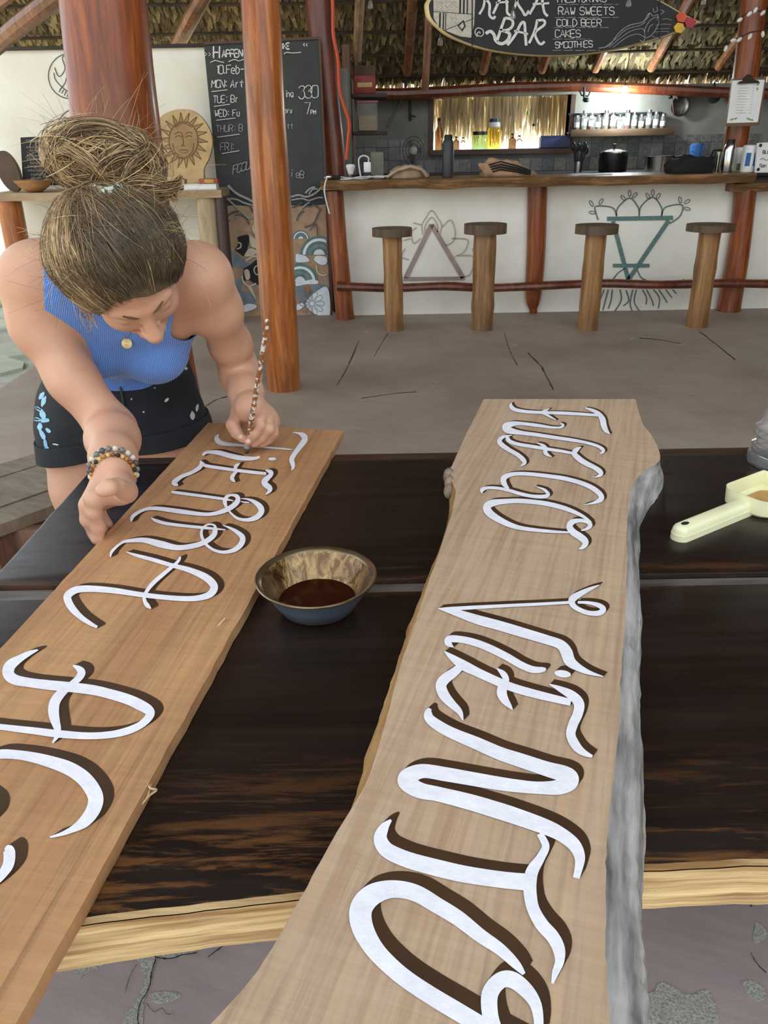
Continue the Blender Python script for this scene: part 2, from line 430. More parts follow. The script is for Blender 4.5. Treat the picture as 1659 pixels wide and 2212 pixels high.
# walls
KB = 8.9
def wz(px, py, Y): return W(px, py, Y).z
wx0, wx1 = W(936, 265, KB).x, W(1229, 265, KB).x
wzb, wzt = wz(1080, 322, KB), wz(1080, 207, KB)
kb = MB()
kx0, kx1 = W(740, 300, KB).x, W(1800, 300, KB).x
ktop = wz(1080, 188, KB)
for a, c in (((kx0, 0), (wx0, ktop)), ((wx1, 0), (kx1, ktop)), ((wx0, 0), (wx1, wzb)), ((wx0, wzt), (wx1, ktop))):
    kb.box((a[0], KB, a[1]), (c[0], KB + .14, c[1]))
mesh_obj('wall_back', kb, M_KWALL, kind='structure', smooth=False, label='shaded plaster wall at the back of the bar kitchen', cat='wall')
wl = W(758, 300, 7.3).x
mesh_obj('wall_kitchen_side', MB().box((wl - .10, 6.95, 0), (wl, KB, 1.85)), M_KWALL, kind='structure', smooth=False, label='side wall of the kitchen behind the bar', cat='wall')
WLY = 6.85
mesh_obj('wall_left', MB().box((W(-25, 200, WLY).x, WLY, 0), (W(640, 200, WLY).x, WLY + .14, wz(240, 106, WLY))), M_WALL, kind='structure', smooth=False, label='white plastered wall behind the woman with line drawings', cat='wall')
mesh_obj('trim_1', MB().box((W(-40, 100, WLY).x, WLY - .04, wz(240, 106, WLY)), (W(640, 100, WLY).x, WLY + .16, wz(240, 98, WLY)), .006), P('dark_capping', (52, 44, 36), rough=.7), kind='structure', label='dark wooden capping along the top of the white wall', cat='trim')
BY = 6.62
bw = MB(); bx0, bx1 = W(738, 550, BY).x, W(1800, 550, BY).x
nx, nz = 60, 16; top = wz(1160, 402, BY)
vs = []; fs = []
for j in range(nz + 1):
    for i in range(nx + 1):
        x = bx0 + (bx1 - bx0) * i / nx; z = top * j / nz
        vs.append((x, BY + .004 * mnoise.noise(Vector((x * 2, z * 2, 3))) + .002 * mnoise.noise(Vector((x * 7, z * 7, 1))), z))
for j in range(nz):
    for i in range(nx):
        q = j * (nx + 1) + i; fs.append((q, q + 1, q + nx + 2, q + nx + 1))
bw.add(vs, fs); bw.box((bx0, BY + .03, 0), (bx1, BY + .16, top))
mesh_obj('wall_bar', bw, M_WALL, kind='structure', label='white plastered bar front with carved symbols', cat='wall')

mesh_obj('added_wall_right', MB().box((5.3, -1.0, 0), (5.45, 8.8, 3.4)), P('unseen_brown_wall', (120, 98, 76), (96, 78, 60), rough=.9), kind='structure', smooth=False, label='unseen brown wall added at the far right to shade the hut', cat='wall')  # out of view, added to block light so posts and floor darken rightwards
# posts
def post(name, pts, Y, wpx, mat, label, base=True, bumps=.03, n=14):
    P_ = crom([(W(x, y, Y).x, W(x, y, Y).z, w * MPP(x, y, Y) / 2) for (x, y), w in zip(pts, wpx)], 8)
    ps = [Vector((x, Y, z)) for x, z, r in P_]; rs = [r * (1 + bumps * mnoise.noise(Vector((x * 3, z * 4, 5)))) for x, z, r in P_]
    if base:
        d = (ps[-1] - ps[-2]); t = (0.0 - ps[-1].z) / d.z
        ps[-1] = ps[-1] + d * t
    loc = (ps[-1].x, Y, min(ps[-1].z, ps[0].z))
    return mesh_obj(name, MB().tube(ps, rs, n), mat, loc=loc, label=label, cat='post')
post('wooden_post', [(205, -160), (223, 0), (268, 416), (322, 800), (338, 930)], 3.7, [182, 184, 188, 200, 206], M_POST, 'thick varnished wooden post behind the woman', n=28)
post('wooden_post', [(548, -160), (562, 0), (575, 250), (590, 480), (604, 700), (613, 832)], 4.52, [84, 84, 83, 82, 77, 72], M_POST2, 'slim varnished post in front of the chalkboard', n=24)
post('wooden_post', [(680, -160), (689, 0), (708, 200), (726, 385), (738, 660)], 6.85, [62, 60, 52, 48, 46], M_POSTD, 'dark reddish corner post between chalkboard and kitchen')
post('wooden_post', [(1652, -160), (1630, 0), (1612, 150), (1592, 290), (1560, 560)], 6.95, [54, 54, 54, 52, 50], M_POST, 'varnished post at the right carrying the clipboard')
post('bar_post', [(722, 412), (734, 560), (746, 688)], 6.5, [38, 38, 40], M_POST, 'varnished post under the left end of the bar counter')
post('bar_post', [(1161, 402), (1158, 540), (1152, 640), (1152, 668)], 6.58, [42, 41, 34, 16], M_POST, 'varnished half post in the middle of the bar front')
post('bar_post', [(1611, 400), (1596, 540), (1570, 688)], 6.55, [46, 46, 50], M_POST, 'varnished post under the right end of the bar counter')

# window with straw blind
win = thing('window_1', 'kitchen window with a dry straw blind outside', 'window', ((wx0 + wx1) / 2, KB, wzb), kind='structure')
fm = MB(); t = .045
fm.box((wx0 - t, KB - .03, wzb - t), (wx0, KB + .15, wzt)); fm.box((wx1, KB - .03, wzb - t), (wx1 + t, KB + .15, wzt))
fm.box((wx0 - t, KB - .10, wzb - t), (wx1 + t, KB + .15, wzb))
mesh_obj('window_frame', fm, P('dark_frame_wood', (84, 52, 34), (58, 36, 24), rough=.5, stretch=(1, 1, 8)), win, smooth=False)
sb = MB()
for k in range(620):
    x = rng.uniform(wx0 - .15, wx1 + .15); w = rng.uniform(.008, .024)
    zb = wzb + max(0.03, rng.normal(.10, .05)) * (1.0 + .5 * math.sin(x * 9)); t1 = rng.uniform(-.06, .06)
    y = KB + .2 + rng.uniform(0, .05); zt = wzt + .06; xm = x + t1 * .5 + rng.uniform(-.012, .012); zm = (zb + zt) / 2
    sb.add([(x, y, zt), (x + w, y, zt), (xm + w * 1.1, y + .01, zm), (xm, y + .01, zm), (x + t1 + w * .4, y, zb), (x + t1, y, zb)], [(0, 1, 2, 3), (3, 2, 4, 5)])
mesh_obj('straw_blind', sb, M_STRAW, win, smooth=False, fixn=False, kind='stuff')
# ================================================================== TABLE
TZ = 0.75
def make_table_mat():
    m, nt, b = newmat('dark_stained_wood')
    g1 = noise_tex(nt, coords(nt, (1.2, 30, 6)), 2.0, 7, 0.62, 0.3)
    col = ramp(nt, g1, [(0.3, lin((26, 19, 16))), (0.62, lin((38, 27, 22))), (0.85, lin((54, 37, 28)))])
    worn = noise_tex(nt, coords(nt, (1.6, 16, 3)), 3.2, 9, 0.72, 0.5)
    tc = nt.nodes.new('ShaderNodeTexCoord'); sp = nt.nodes.new('ShaderNodeSeparateXYZ')
    nt.links.new(tc.outputs['Object'], sp.inputs[0])
    # the stain is rubbed through along the front and back edges of the top
    edge = ramp(nt, node_math(nt, 'MULTIPLY_ADD', sp.outputs['Y'], 0.8, 0.5), [(0.0, (1, 1, 1, 1)), (0.09, (.8, .8, .8, 1)), (0.15, (.35, .35, .35, 1)), (0.22, (.03, .03, .03, 1)), (0.455, (.02, .02, .02, 1)), (0.475, (.45, .45, .45, 1)), (0.50, (.3, .3, .3, 1)), (0.525, (.25, .25, .25, 1)), (0.535, (.0, .0, .0, 1)), (0.93, (.0, .0, .0, 1)), (0.955, (.7, .7, .7, 1))])
    wm = ramp(nt, worn, [(0.50, (0, 0, 0, 1)), (0.60, (1, 1, 1, 1))])
    mul = mixc(nt, 1.0, wm, edge, 'MULTIPLY')
    col = mixc(nt, mul, col, lin((116, 76, 42)))
    nt.links.new(col, b.inputs['Base Color'])
    nt.links.new(ramp(nt, noise_tex(nt, coords(nt, (2, 8, 2)), 3, 4), [(0.3, (.22, .22, .22, 1)), (0.7, (.42, .42, .42, 1))]), b.inputs['Roughness'])
    b.inputs['Specular IOR Level'].default_value = 0.4
    bump(nt, b, worn, 0.10, 0.003)
    return m
def node_math(nt, op, a, b=0.0, c=0.0):
    n = nt.nodes.new('ShaderNodeMath'); n.operation = op
    for i, v in enumerate((a, b, c)):
        if hasattr(v, 'is_output'): nt.links.new(v, n.inputs[i])
        else: n.inputs[i].default_value = v
    return n.outputs[0]
M_TABLE = make_table_mat()
M_RAW = P('raw_sawn_edge', (232, 204, 150), (150, 112, 66), rough=0.8, scale=3, stretch=(1.5, 10, 40), bs=.4, bscale=6, lo=.35, hi=.68)
M_TLEG = P('dark_leg_wood', (58, 40, 30), (36, 26, 20), rough=.5, stretch=(8, 8, 1))
table = thing('wooden_table', 'long dark stained plank table with a pale raw front edge', 'table', (0.2, 1.0, 0))
TH = 0.042
XR = 2.0
# far plank
fl_, fr_ = G(205, 1004, TZ), G(700, 978, TZ)
far_y = G(900, 977, TZ).y
seam_y = G(829, 1252, TZ).y
cl = G(0, 1231, TZ); cdir = (G(205, 1004, TZ) - cl)
def left_at(y): return cl.x + cdir.x * (y - cl.y) / cdir.y
def edgeplank(outline, name, mat, dz=0.0):
    mb = MB(); n = len(outline)
    top = [(x, y, TZ + dz) for x, y in outline]; bev = .006
    cx = sum(p[0] for p in outline) / n; cy = sum(p[1] for p in outline) / n
    bm = bmesh.new(); vs = [bm.verts.new(p) for p in top]; f = bm.faces.new(vs)
    r = bmesh.ops.extrude_face_region(bm, geom=[f])
    for v in r['geom']:
        if isinstance(v, bmesh.types.BMVert): v.co.z -= TH
    bmesh.ops.recalc_face_normals(bm, faces=bm.faces)
    es = [e for e in bm.edges if all(abs(v.co.z - TZ - dz) < 1e-6 for v in e.verts)]
    bmesh.ops.bevel(bm, geom=es, offset=.005, segments=2, affect='EDGES', profile=.6)
    bm.verts.index_update()
    mb.add([v.co[:] for v in bm.verts], [[v.index for v in fc.verts] for fc in bm.faces]); bm.free()
    return mesh_obj(name, mb, mat, table, smooth=True, auto=40)
ys = np.linspace(seam_y + .004, far_y - .035, 24)
lo = [(left_at(y) + .004 * mnoise.noise(Vector((y * 14, 0, 2))), y) for y in ys]
edgeplank([(XR, ys[0])] + [(XR, ys[-1])] + lo[::-1], 'plank', M_TABLE)
edgeplank([(XR, far_y - .034), (XR, far_y), (left_at(far_y), far_y), (left_at(far_y - .034), far_y - .034)], 'edge_batten', P('worn_brown_batten', (84, 58, 40), (44, 30, 22), rough=.45, scale=4, stretch=(2, 30, 8)), -.0005)
# dull grey batten that fills the joint between the planks
M_GREY = P('grey_batten', (120, 116, 110), (70, 62, 54), rough=.55, scale=4, stretch=(2, 14, 8))
jl = G(0, 1282, TZ)
edgeplank([(XR, seam_y - .016), (XR, seam_y + .003), (-1.35, seam_y + .003), (-1.35, seam_y - .040)], 'joint_batten', M_GREY, -.008)
near = [(G(x, y, TZ).x, G(x, y, TZ).y) for x, y in ((-60, 2030), (60, 2008), (148, 1994), (300, 1973), (480, 1953), (650, 1934), (900, 1908), (1150, 1886), (1376, 1873), (1659, 1860), (1900, 1850))]
near = [(a + 0.0, b) for a, b in crom(near, 5)]
near = [(a, b + .0016 * mnoise.noise(Vector((a * 30, 0, 7)))) for a, b in near]
ny0 = near[-1][1]
edgeplank([(XR, seam_y - .018), (-1.35, seam_y - .043), (-1.35, near[0][1] - .01)] + near + [(XR, ny0)], 'plank', M_TABLE)
# raw front edge of the near plank
re = MB(); L = []; R = []
for a, b in near:
    L.append((a, b - .004, TZ - .002)); R.append((a, b - .003 + .002 * mnoise.noise(Vector((a * 9, 3, 1))), TZ - TH - .012 + .004 * mnoise.noise(Vector((a * 5, 9, 1)))))
re.strip(L, R)
re.strip([(a[0], a[1] + .010, a[2]) for a in R], [(a[0], a[1] + .010, a[2] - .0) for a in L])
re.strip(R, [(a[0], a[1] + .010, a[2]) for a in R])
re.strip([(a[0], a[1] + .010, a[2] + .0015) for a in L], [(a[0], a[1], a[2] + .0015) for a in L])
mesh_obj('raw_edge', re, M_RAW, table, smooth=False)
for (x, y) in ((-0.95, 1.38), (1.75, 1.38), (-0.95, .62), (1.75, .62)):
    mesh_obj('leg', MB().box((x - .05, y - .05, 0), (x + .05, y + .05, TZ - TH), .008), M_TLEG, table)
mesh_obj('cross_beam', MB().box((-1.0, .62, TZ - TH - .08), (-.9, 1.4, TZ - TH), .006), M_TLEG, table)
mesh_obj('cross_beam', MB().box((1.7, .62, TZ - TH - .08), (1.8, 1.4, TZ - TH), .006), M_TLEG, table)

# ================================================================== LETTERED BOARDS
def board_mat(name, ang, tones, streak, sat2):
    m, nt, b = newmat(name)
    r = (0, 0, -ang)
    fine = noise_tex(nt, coords(nt, (3, 90, 20), r), 1.4, 8, 0.65, 0.2)
    broad = noise_tex(nt, coords(nt, (1.1, 9, 4), r), 1.5, 5, 0.55, 0.5)
    col = ramp(nt, broad, [(0.25, lin(tones[0])), (0.5, lin(tones[1])), (0.75, lin(tones[2]))])
    col = mixc(nt, 0.42, col, ramp(nt, fine, [(0.28, lin(streak[0])), (0.55, (.5, .5, .5, 1)), (0.8, lin(streak[1]))]), 'OVERLAY')
    wv = noise_tex(nt, coords(nt, (0.25, 42, 4), r), 1.0, 4, 0.6, 0.2)
    col = mixc(nt, ramp(nt, wv, [(0.60, (0, 0, 0, 1)), (0.66, (.42, .42, .42, 1))]), col, lin(sat2[0]))
    saw = noise_tex(nt, coords(nt, (60, 2.2, 2), r), 2.0, 5, 0.7)          # marks of the saw across the grain
    col = mixc(nt, ramp(nt, saw, [(0.38, (.13, .13, .13, 1)), (0.62, (0, 0, 0, 1))]), col, lin(sat2[1]), 'MULTIPLY')
    nt.links.new(col, b.inputs['Base Color'])
    b.inputs['Roughness'].default_value = 0.62
    b.inputs['Specular IOR Level'].default_value = 0.3
    n = bump(nt, b, fine, 0.22, 0.003)
    bump(nt, b, saw, 0.16, 0.003, n)
    return m
M_PAINT = P('white_paint', (247, 246, 250), (232, 230, 238), rough=.55, scale=40, stretch=(1, 1, 1), bs=.12, bscale=120)
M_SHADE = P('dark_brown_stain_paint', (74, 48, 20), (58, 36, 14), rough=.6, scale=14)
def letters(board, z, specs, off=(0.0074, 0.0098)):
    for strokes, shade in specs:
        ribs = []
        for (ox, oy, sc, pts, kind) in strokes:
            if kind == 'dot':
                cx, cy, rx, ry, rot = pts; q = []
                for k in range(28):
                    a = 2 * math.pi * k / 28; u, v = rx * math.cos(a), ry * math.sin(a)
                    q.append((ox + (cx + u * math.cos(rot) - v * math.sin(rot)) / sc, oy + (cy + u * math.sin(rot) + v * math.cos(rot)) / sc))
                ribs.append(('poly', [G(x, y, z) for x, y in q]))
            else:
                L, R = ribbon2d(pts)
                ribs.append(('rib', [G(ox + x / sc, oy + y / sc, z) for x, y in L], [G(ox + x / sc, oy + y / sc, z) for x, y in R]))
        def put(mb, dx, dy, dz, sel, lift=1.0):
            d = Vector((dx, dy, dz))
            for i, r in enumerate(ribs):
                if sel is not None and i not in sel: continue
                if r[0] == 'poly': mb.add([p + d for p in r[1]], [tuple(range(len(r[1])))])
                else:
                    m_ = len(r[1]); up_ = [d + Vector((0, 0, (.00012 * i + .0004 * k / m_) * lift)) for k in range(m_)]
                    mb.strip([p + u for p, u in zip(r[1], up_)], [p + u for p, u in zip(r[2], up_)])
        mb = MB(); put(mb, 0, 0, .0014, None)
        lt = mesh_obj('painted_letter', mb, M_PAINT, board, smooth=False, fixn=False)
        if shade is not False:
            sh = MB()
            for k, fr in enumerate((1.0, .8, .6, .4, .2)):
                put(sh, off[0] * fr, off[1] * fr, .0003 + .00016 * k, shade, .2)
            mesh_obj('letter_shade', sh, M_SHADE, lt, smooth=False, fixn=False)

# ---- left board
LZ = TZ + .018
A0 = (260, 900, 3.9976); B0 = (120, 1080, 3.9976); C0 = (0, 1380, 3.9976); D0 = (0, 1800, 3.9976)
def S(o, *pts): return (o[0], o[1], o[2], list(pts), 'rib')
def DOT(o, *p): return (o[0], o[1], o[2], p, 'dot')
la, lb = G(450, 913, LZ), G(0, 1402, LZ); ra, rb = G(742, 930, LZ), G(34, 2212, LZ)
lang = math.atan2(*( (lambda d: (d.y, d.x))(ra - rb)))
M_BL = board_mat('warm_brown_board', lang, ((174, 126, 88), (192, 148, 104), (204, 160, 112)), ((100, 68, 46), (214, 178, 134)), ((120, 74, 44), (150, 110, 76)))
lboard = thing('sign_board', 'long brown wooden board reading TIERRA AGUA in white letters, lying at the left', 'sign board', tuple((la + ra) / 2 - Vector((0, 0, .017))))
mb = MB(); n = 70; tl = []; tr = []
lend = lb + (lb - la) * 1.25; rend = rb + (rb - ra) * .18
for i in range(n + 1):
    t = i / n
    p = la.lerp(lend, t); q = ra.lerp(rend, t)
    p = p + Vector((.0016 * mnoise.noise(Vector((t * 60, 1, 1))), .002 * mnoise.noise(Vector((t * 30, 4, 1))), 0))
    q = q + Vector((.0022 * mnoise.noise(Vector((t * 75, 8, 1))) + .0012 * mnoise.noise(Vector((t * 300, 8, 4))), .001 * mnoise.noise(Vector((t * 40, 4, 1))), 0))
    tl.append(p); tr.append(q)
D = Vector((0, 0, -.017))
mb.strip(tl, tr); mb.strip([p + D for p in tr], [p + D for p in tl])
mb.strip([p + D for p in tl], tl); mb.strip(tr, [p + D for p in tr])
mb.add([tl[0], tr[0], tr[0] + D, tl[0] + D], [(0, 1, 2, 3)]); mb.add([tl[-1], tr[-1], tr[-1] + D, tl[-1] + D], [(3, 2, 1, 0)])
mesh_obj('plank', mb, M_BL, lboard, smooth=False)
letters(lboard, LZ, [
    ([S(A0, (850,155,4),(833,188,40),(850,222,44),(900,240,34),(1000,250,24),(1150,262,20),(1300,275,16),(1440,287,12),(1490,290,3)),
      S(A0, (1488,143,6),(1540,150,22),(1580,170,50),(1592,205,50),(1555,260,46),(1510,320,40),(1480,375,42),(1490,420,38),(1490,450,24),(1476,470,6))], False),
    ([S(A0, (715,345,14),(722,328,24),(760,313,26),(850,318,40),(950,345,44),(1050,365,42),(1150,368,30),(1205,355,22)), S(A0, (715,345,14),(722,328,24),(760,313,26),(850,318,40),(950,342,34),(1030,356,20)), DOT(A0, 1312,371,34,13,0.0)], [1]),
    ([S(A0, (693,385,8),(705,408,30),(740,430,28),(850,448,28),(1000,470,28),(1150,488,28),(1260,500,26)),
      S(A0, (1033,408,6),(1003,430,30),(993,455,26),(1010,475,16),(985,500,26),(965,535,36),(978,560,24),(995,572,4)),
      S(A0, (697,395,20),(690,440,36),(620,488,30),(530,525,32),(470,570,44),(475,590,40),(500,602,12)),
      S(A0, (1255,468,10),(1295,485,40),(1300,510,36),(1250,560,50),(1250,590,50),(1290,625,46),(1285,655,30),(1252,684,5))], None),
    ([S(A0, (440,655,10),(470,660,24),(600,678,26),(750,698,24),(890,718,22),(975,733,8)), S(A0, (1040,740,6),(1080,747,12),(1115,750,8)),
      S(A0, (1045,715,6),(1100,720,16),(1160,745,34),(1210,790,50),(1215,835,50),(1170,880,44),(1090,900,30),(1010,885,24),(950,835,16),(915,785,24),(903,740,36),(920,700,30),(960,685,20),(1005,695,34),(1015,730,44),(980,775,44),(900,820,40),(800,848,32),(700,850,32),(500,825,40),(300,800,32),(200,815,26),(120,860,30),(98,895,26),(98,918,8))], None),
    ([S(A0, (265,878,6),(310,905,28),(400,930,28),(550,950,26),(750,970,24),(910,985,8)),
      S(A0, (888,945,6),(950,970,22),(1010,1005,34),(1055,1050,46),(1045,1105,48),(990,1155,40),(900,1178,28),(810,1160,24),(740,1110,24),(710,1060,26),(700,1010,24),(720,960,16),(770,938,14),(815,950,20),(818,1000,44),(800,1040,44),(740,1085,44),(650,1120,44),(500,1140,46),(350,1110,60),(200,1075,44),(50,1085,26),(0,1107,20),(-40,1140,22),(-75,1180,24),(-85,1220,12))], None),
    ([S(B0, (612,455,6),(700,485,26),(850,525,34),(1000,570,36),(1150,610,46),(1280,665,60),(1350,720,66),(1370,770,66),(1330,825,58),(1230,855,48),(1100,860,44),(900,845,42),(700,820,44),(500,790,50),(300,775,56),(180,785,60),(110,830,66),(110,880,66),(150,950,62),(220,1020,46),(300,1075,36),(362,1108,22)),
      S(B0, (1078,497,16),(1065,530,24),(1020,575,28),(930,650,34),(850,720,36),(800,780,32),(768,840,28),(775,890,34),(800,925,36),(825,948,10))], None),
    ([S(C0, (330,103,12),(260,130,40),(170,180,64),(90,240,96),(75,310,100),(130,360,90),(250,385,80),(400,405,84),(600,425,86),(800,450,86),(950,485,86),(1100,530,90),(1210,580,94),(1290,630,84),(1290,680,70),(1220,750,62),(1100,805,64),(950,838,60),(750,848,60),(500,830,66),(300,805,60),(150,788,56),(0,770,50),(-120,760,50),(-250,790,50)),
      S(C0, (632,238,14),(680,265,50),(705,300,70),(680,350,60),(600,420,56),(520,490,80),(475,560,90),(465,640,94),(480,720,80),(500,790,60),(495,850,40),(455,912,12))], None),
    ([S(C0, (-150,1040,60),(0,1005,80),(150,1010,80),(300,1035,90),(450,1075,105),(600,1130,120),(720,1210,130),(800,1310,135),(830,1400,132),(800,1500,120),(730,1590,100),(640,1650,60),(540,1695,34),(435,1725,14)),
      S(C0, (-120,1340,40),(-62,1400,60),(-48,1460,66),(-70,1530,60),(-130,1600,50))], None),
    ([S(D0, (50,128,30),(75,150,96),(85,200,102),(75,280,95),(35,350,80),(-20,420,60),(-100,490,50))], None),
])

# ---- right board
RZ = TZ + .046
RT_L = [(1045,862),(1005,942),(973,1013),(976,1040),(985,1060),(977,1107),(959,1162),(945,1205),(927,1252),(912,1299),(892,1360),(863,1443),(836,1549),(803,1660),(783,1708),(749,1763),(720,1811),(691,1864),(648,1941),(595,2038),(537,2124),(455,2212),(330,2330)]
RO_L = [(1045,862),(1005,942),(973,1013),(967,1030),(967,1060),(962,1100),(945,1162),(930,1191),(909,1234),(894,1277),(874,1321),(856,1380),(815,1496),(781,1583),(771,1626),(745,1713),(718,1796),(691,1864),(648,1941),(595,2038),(537,2124),(455,2212),(330,2330)]
RT_R = [(1373,862),(1379,886),(1388,916),(1406,938),(1419,960),(1426,982),(1426,995),(1408,1008),(1388,1020),(1369,1041),(1362,1066),(1357,1099),(1354,1132),(1353,1169),(1355,1206),(1353,1257),(1352,1322),(1345,1409),(1340,1481),(1340,1539),(1335,1587),(1328,1665),(1318,1745),(1310,1831),(1308,1938),(1308,2038),(1312,2137),(1318,2212),(1326,2330)]
RO_R = [(1373,862),(1379,886),(1388,916),(1406,938),(1420,960),(1428,982),(1428,1004),(1417,1026),(1395,1052),(1377,1085),(1373,1110),(1375,1132),(1373,1169),(1372,1202),(1375,1239),(1380,1283),(1377,1337),(1374,1409),(1376,1520),(1381,1587),(1383,1660),(1386,1732),(1381,1799),(1375,1899),(1377,1970),(1387,2030),(1391,2097),(1391,2212),(1392,2330)]
def xat(lst, y):
    ys_ = [p[1] for p in lst]
    return float(np.interp(y, ys_, [p[0] for p in lst]))
rboard = thing('sign_board', 'wide pale live-edge board reading FUEGO VIENTO in white letters', 'sign board', tuple(G(1180, 1300, TZ)))
rang = math.atan2(*((lambda d: (d.y, d.x))(G(1345, 1300, RZ) - G(1312, 2100, RZ))))
M_BR = board_mat('pale_live_edge_board', rang - .03, ((178, 150, 122), (194, 168, 140), (186, 156, 126)), ((122, 96, 74), (212, 190, 164)), ((206, 176, 140), (170, 134, 104)))
M_BARK = P('grey_bark', (182, 179, 174), (88, 84, 82), rough=.9, scale=3, stretch=(2.5, 16, 16), rot=(0, 0, -rang), lo=.32, hi=.68, bs=.5, bscale=6)
M_BARKT = P('tan_bark', (192, 150, 92), (124, 88, 48), rough=.85, scale=3, stretch=(2.5, 16, 16), rot=(0, 0, -rang), bs=.5, bscale=8)
rowsY = list(np.linspace(862, 1120, 48)) + list(np.linspace(1128, 1500, 36)) + list(np.linspace(1512, 2330, 50))
tl, tr, ol, orr = [], [], [], []
for y in rowsY:
    xl, xr = xat(RT_L, y), xat(RT_R, y); xo, xp = xat(RO_L, y), xat(RO_R, y)
    jit = Vector((.0012 * mnoise.noise(Vector((y * .11, 2, 5))), 0, 0)); jit2 = Vector((.0018 * mnoise.noise(Vector((y * .17, 9, 5))), 0, 0))
    p = G(xl, y, RZ) + jit; q = G(xr, y, RZ) + jit2; tl.append(p); tr.append(q)
    o = G(xo, y, TZ + .001) if xl - xo > 2 else p + Vector((0.004, 0, -.045))
    # keep the outer rim at the same length along the board as the face above it
    o.y = p.y
    e = G(xp, y, TZ + .001) if xp - xr > 2 else q + Vector((-.003, 0, -.045))
    if xp - xr > 2: e = Vector((q.x + max((xp - xr), 0) * MPP(xp, y, q.y) + .010, q.y, TZ + .001))
    if xl - xo > 2: o = Vector((p.x - (xl - xo) * MPP(xo, y, p.y) + .004, p.y, TZ + .001))
    ol.append(o); orr.append(e)
mb = MB(); cols = 8
grid = [[a.lerp(b, k / cols) for k in range(cols + 1)] for a, b in zip(tl, tr)]
mb.add([p for r in grid for p in r], [(i * (cols + 1) + k, i * (cols + 1) + k + 1, (i + 1) * (cols + 1) + k + 1, (i + 1) * (cols + 1) + k) for i in range(len(grid) - 1) for k in range(cols)])
mb.strip(ol, orr)
mb.add([tl[0], tr[0], orr[0], ol[0]], [(0, 1, 2, 3)]); mb.add([tl[-1], tr[-1], orr[-1], ol[-1]], [(0, 1, 2, 3)])
mesh_obj('plank', mb, M_BR, rboard, smooth=False, fixn=False)
def bark(inner, outer, mat, seed):
    b = MB(); K = 5; g_ = []
    for i, (p, o) in enumerate(zip(inner, outer)):
        row = []
        for k in range(K + 1):
            t = k / K; q = p.lerp(o, t); bulge = math.sin(math.pi * t)
            s = (o.x - p.x); s = (1 if s > 0 else -1) * min(abs(s), .02)
            q = q + Vector((s * .35 * bulge, 0, bulge * .003)) + Vector((.0025, 0, .002)) * (mnoise.noise(Vector((i * .5, t * 3, seed))) * (0 if k == 0 else 1))
            row.append(q)
        g_.append(row)
    b.add([q for r in g_ for q in r], [(i * (K + 1) + k, i * (K + 1) + k + 1, (i + 1) * (K + 1) + k + 1, (i + 1) * (K + 1) + k) for i in range(len(g_) - 1) for k in range(K)])
    return b
mesh_obj('bark_edge', bark(tr, orr, M_BARK, 3), M_BARK, rboard, label='grey bark along the right edge')
mesh_obj('bark_edge', bark(tl, ol, M_BARKT, 8), M_BARKT, rboard, label='tan sapwood along the left edge')
kn = MB()
for x, y, r in ((970, 1030, .014), (972, 1046, .013), (969, 1062, .011), (977, 1020, .009)):
    kn.sphere(G(x, y, RZ - .012), (r * .8, r * 1.3, r * 1.2), 12, 8)
mesh_obj('knot', kn, P('knot_wood', (150, 132, 110), (92, 76, 60), rough=.8, scale=40, bs=.5), rboard)
E0 = (1000, 860, 3.9976); F0 = (920, 1240, 3.9976); G0 = (780, 1500, 3.0); H0 = (730, 1760, 3.0)
